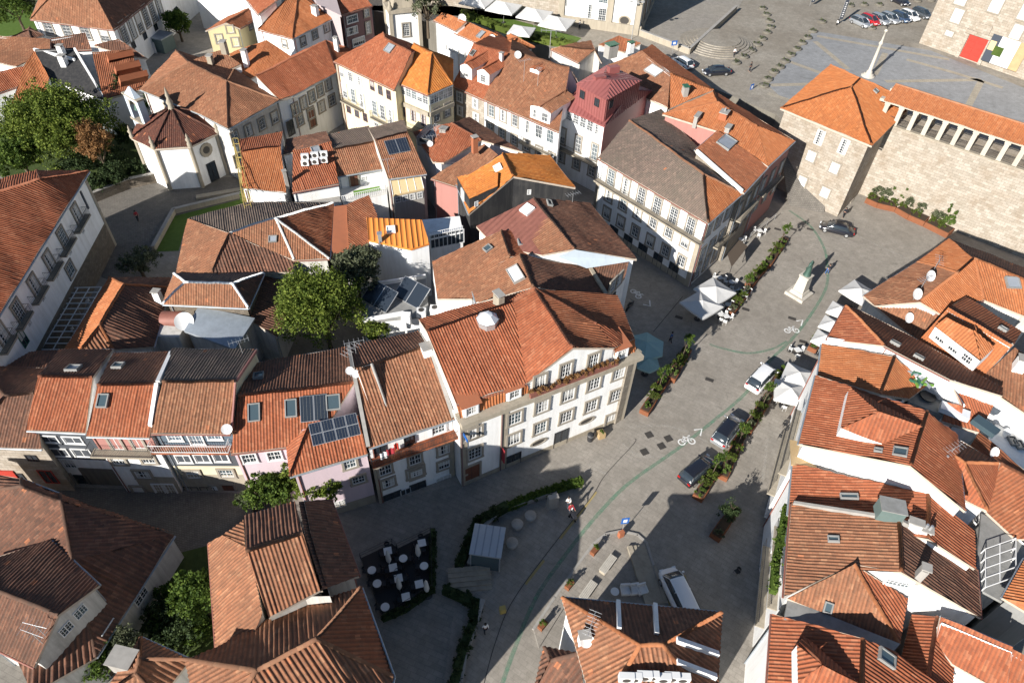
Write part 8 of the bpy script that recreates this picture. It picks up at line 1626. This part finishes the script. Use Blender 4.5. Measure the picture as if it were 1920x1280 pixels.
# ------------------------------------------------------------------ markings
def poly(pts, n_=8):
    P = [at(*q, 0) for q in pts]; out = []
    for i in range(len(P)-1):
        p0, p1, p2, p3 = P[max(0, i-1)], P[i], P[i+1], P[min(len(P)-1, i+2)]
        for k in range(n_): t_ = k/n_; out.append(.5*((2*p1)+(-p0+p2)*t_+(2*p0-5*p1+4*p2-p3)*t_*t_+(-p0+3*p1-3*p2+p3)*t_**3))
    return out+[P[-1]]
strip('green_lane_line', poly([(935, 1300), (965, 1215), (1005, 1120), (1060, 1040), (1120, 965), (1180, 905), (1265, 845), (1330, 795), (1400, 735), (1440, 680), (1490, 630), (1530, 575), (1550, 535), (1551, 500), (1545, 465), (1520, 425), (1480, 395)]), .34, 'green_line', .016)
strip('green_lane_branch', poly([(1475, 640), (1445, 655), (1400, 662), (1350, 652), (1330, 645)]), .26, 'green_line', .02)
strip('yellow_kerb_line', poly([(1118, 922), (1085, 965), (1050, 1010)]), .22, 'mark_yellow', .02); strip('yellow_kerb_line', poly([(1020, 1050), (985, 1095)]), .22, 'mark_yellow', .02)
strip('drain_line', poly([(1190, 822), (1188, 832), (1135, 890), (1110, 930), (1050, 1005), (965, 1120), (930, 1200), (905, 1290)]), .06, 'grate', .024)
strip('drain_line', poly([(1280, 556), (1225, 622)]), .08, 'grate', .024)
for a_ in ([(1180, 800), (1260, 800), (1330, 830)], [(1165, 830), (1200, 855), (1260, 855)], [(1600, 438), (1650, 462), (1712, 490)], [(1440, 820), (1430, 900)], [(1140, 890), (1100, 870)]): strip('worn_line', poly(a_), .28, 'pale_line', .014)
def bike(x, y, rot, s_=1.0, ux=None):
    c_ = at(x, y, 0); a = math.radians(rot); X = np.array([math.cos(a), math.sin(a), 0]); Y = np.array([-X[1], X[0], 0]); mb = MB(); z_ = np.array([0, 0, .028])
    def ring(cx, cy, r, w_=.07): 
        rows = [[c_+z_+X*(cx+rr*math.cos(t_))+Y*(cy+rr*math.sin(t_)) for t_ in np.linspace(0, 6.283, 19)[:-1]] for rr in (r-w_, r+w_)]; mb.grid(rows, 'mark_white', close=True, smooth=False)
    def ln(x0, y0, x1, y1, w_=.06):
        p_ = c_+z_+X*x0+Y*y0; q = c_+z_+X*x1+Y*y1; d_ = (q-p_)/np.linalg.norm(q-p_); n_ = np.array([-d_[1], d_[0], 0])*w_; mb.face([p_-n_, q-n_, q+n_, p_+n_], 'mark_white')
    ring(-.5, 0, .33); ring(.55, 0, .33)
    for l in ((-.5, 0, -.15, .5), (-.15, .5, .4, .5), (.4, .5, .02, 0), (.02, 0, -.5, 0), (-.15, .5, .02, 0), (.55, 0, .35, .68), (.35, .68, .6, .72), (-.2, .62, .0, .62)): ln(*l)
    return struct(mb.build('bicycle_marking'))
bike(1287, 828, 10, 1); bike(1484, 620, 5); bike(1192, 551, -60)
for pts in ([(1301, 806), (1316, 804), (1313, 817)], [(1493, 602), (1505, 600), (1502, 611)], [(1206, 571), (1219, 574), (1218, 563)]): strip('arrow_marking', [at(*q) for q in pts], .16, 'mark_white', .03)
for i, (x, y) in enumerate(((1217, 815), (1253, 822), (1240, 836), (1208, 847))):
    mb = MB(); c_ = at(x, y, 0); mb.box((0, 0, .02), (.72, .72, .03), 'grate'); q = mb.build('drain_cover'); q.location = (c_[0], c_[1], 0); q.rotation_euler = (0, 0, .45); tag(q, 'square dark access cover, %s of four at the street corner' % ['topmost', 'rightmost', 'lower middle', 'leftmost'][i], 'drain cover', 'access covers at the corner')
for i, (x, y) in enumerate(((1483, 659), (1506, 641), (1273, 595), (1398, 580), (1458, 430), (1487, 430), (1519, 430), (1485, 597), (1330, 712))):
    mb = MB(); c_ = at(x, y, 0); mb.box((0, 0, .02), (.9, .45, .03), 'grate'); q = mb.build('drain_cover'); q.location = (c_[0], c_[1], 0); q.rotation_euler = (0, 0, -.4); tag(q, 'small dark drain cover '+['left of the white awnings', 'under the lowest white awning', 'below the grey parasols', 'on the sunny road beside the planters', 'beside the airy planter tree', 'above the airy planter tree', 'near the black saloon car', 'near the lowest white parasol', 'in the road between planter rows'][i], 'drain cover', 'drain covers in the square')
# lounge set by the stairs
for i, (x, y) in enumerate(((1153, 1108), (1173, 1106), (1190, 1105), (1204, 1105))):
    if i == 0: table(x, y, 'round', 'round white table left of the armchairs in the shade', 'lounge set above the hipped roof')
    else:
        c_ = at(x, y, .4); root = empty('armchair', (c_[0], c_[1], 0), 'white armchair in the shade, %s of three beside the round table' % ORD[i-1], 'armchair', 'lounge set above the hipped roof', .1*i); mb = MB(); mb.box((0, 0, .3), (.75, .75, .3), 'whitepaint'); mb.build('seat', root); mb = MB(); mb.box((0, .36, .6), (.8, .12, .5), 'whitepaint'); mb.build('backrest', root)
        for s_ in (-.38, .38): mb = MB(); mb.box((s_, 0, .45), (.1, .7, .3), 'whitepaint'); mb.build('armrest', root)
for a_, b_ in (((1248, 1080), (1284, 1078)), ((1284, 1078), (1300, 1140)), ((1248, 1080), (1256, 1140))): strip('yellow_bay_line', [at(*a_), at(*b_)], .15, 'mark_yellow', .02)
# kerbed pavement island
P = [at(*q, 0) for q in ((1000, 1180), (1040, 1120), (1075, 1070), (1112, 1020), (1135, 1002), (1165, 996), (1195, 1003), (1212, 1018), (1225, 1060), (1245, 1135), (1060, 1135), (1010, 1215))]
mb = MB(); mb.face([p_+np.array([0, 0, .12]) for p_ in P], 'pave_plaza')
for i in range(len(P)): mb.face([P[i]+[0, 0, .12], P[(i+1) % len(P)]+[0, 0, .12], P[(i+1) % len(P)]-[0, 0, .1], P[i]-[0, 0, .1]], 'concrete')
struct(mb.build('pavement_island'))
mb = MB()
for a_, b_ in zip(P[:8], P[1:9]): d_ = b_-a_; L_ = np.linalg.norm(d_); d_ /= L_; m_ = (a_+b_)/2; mb.box((m_[0], m_[1], .08), (L_+.05, .22, .14), 'concrete', ax=(d_[0], d_[1]))
struct(mb.build('kerb'))
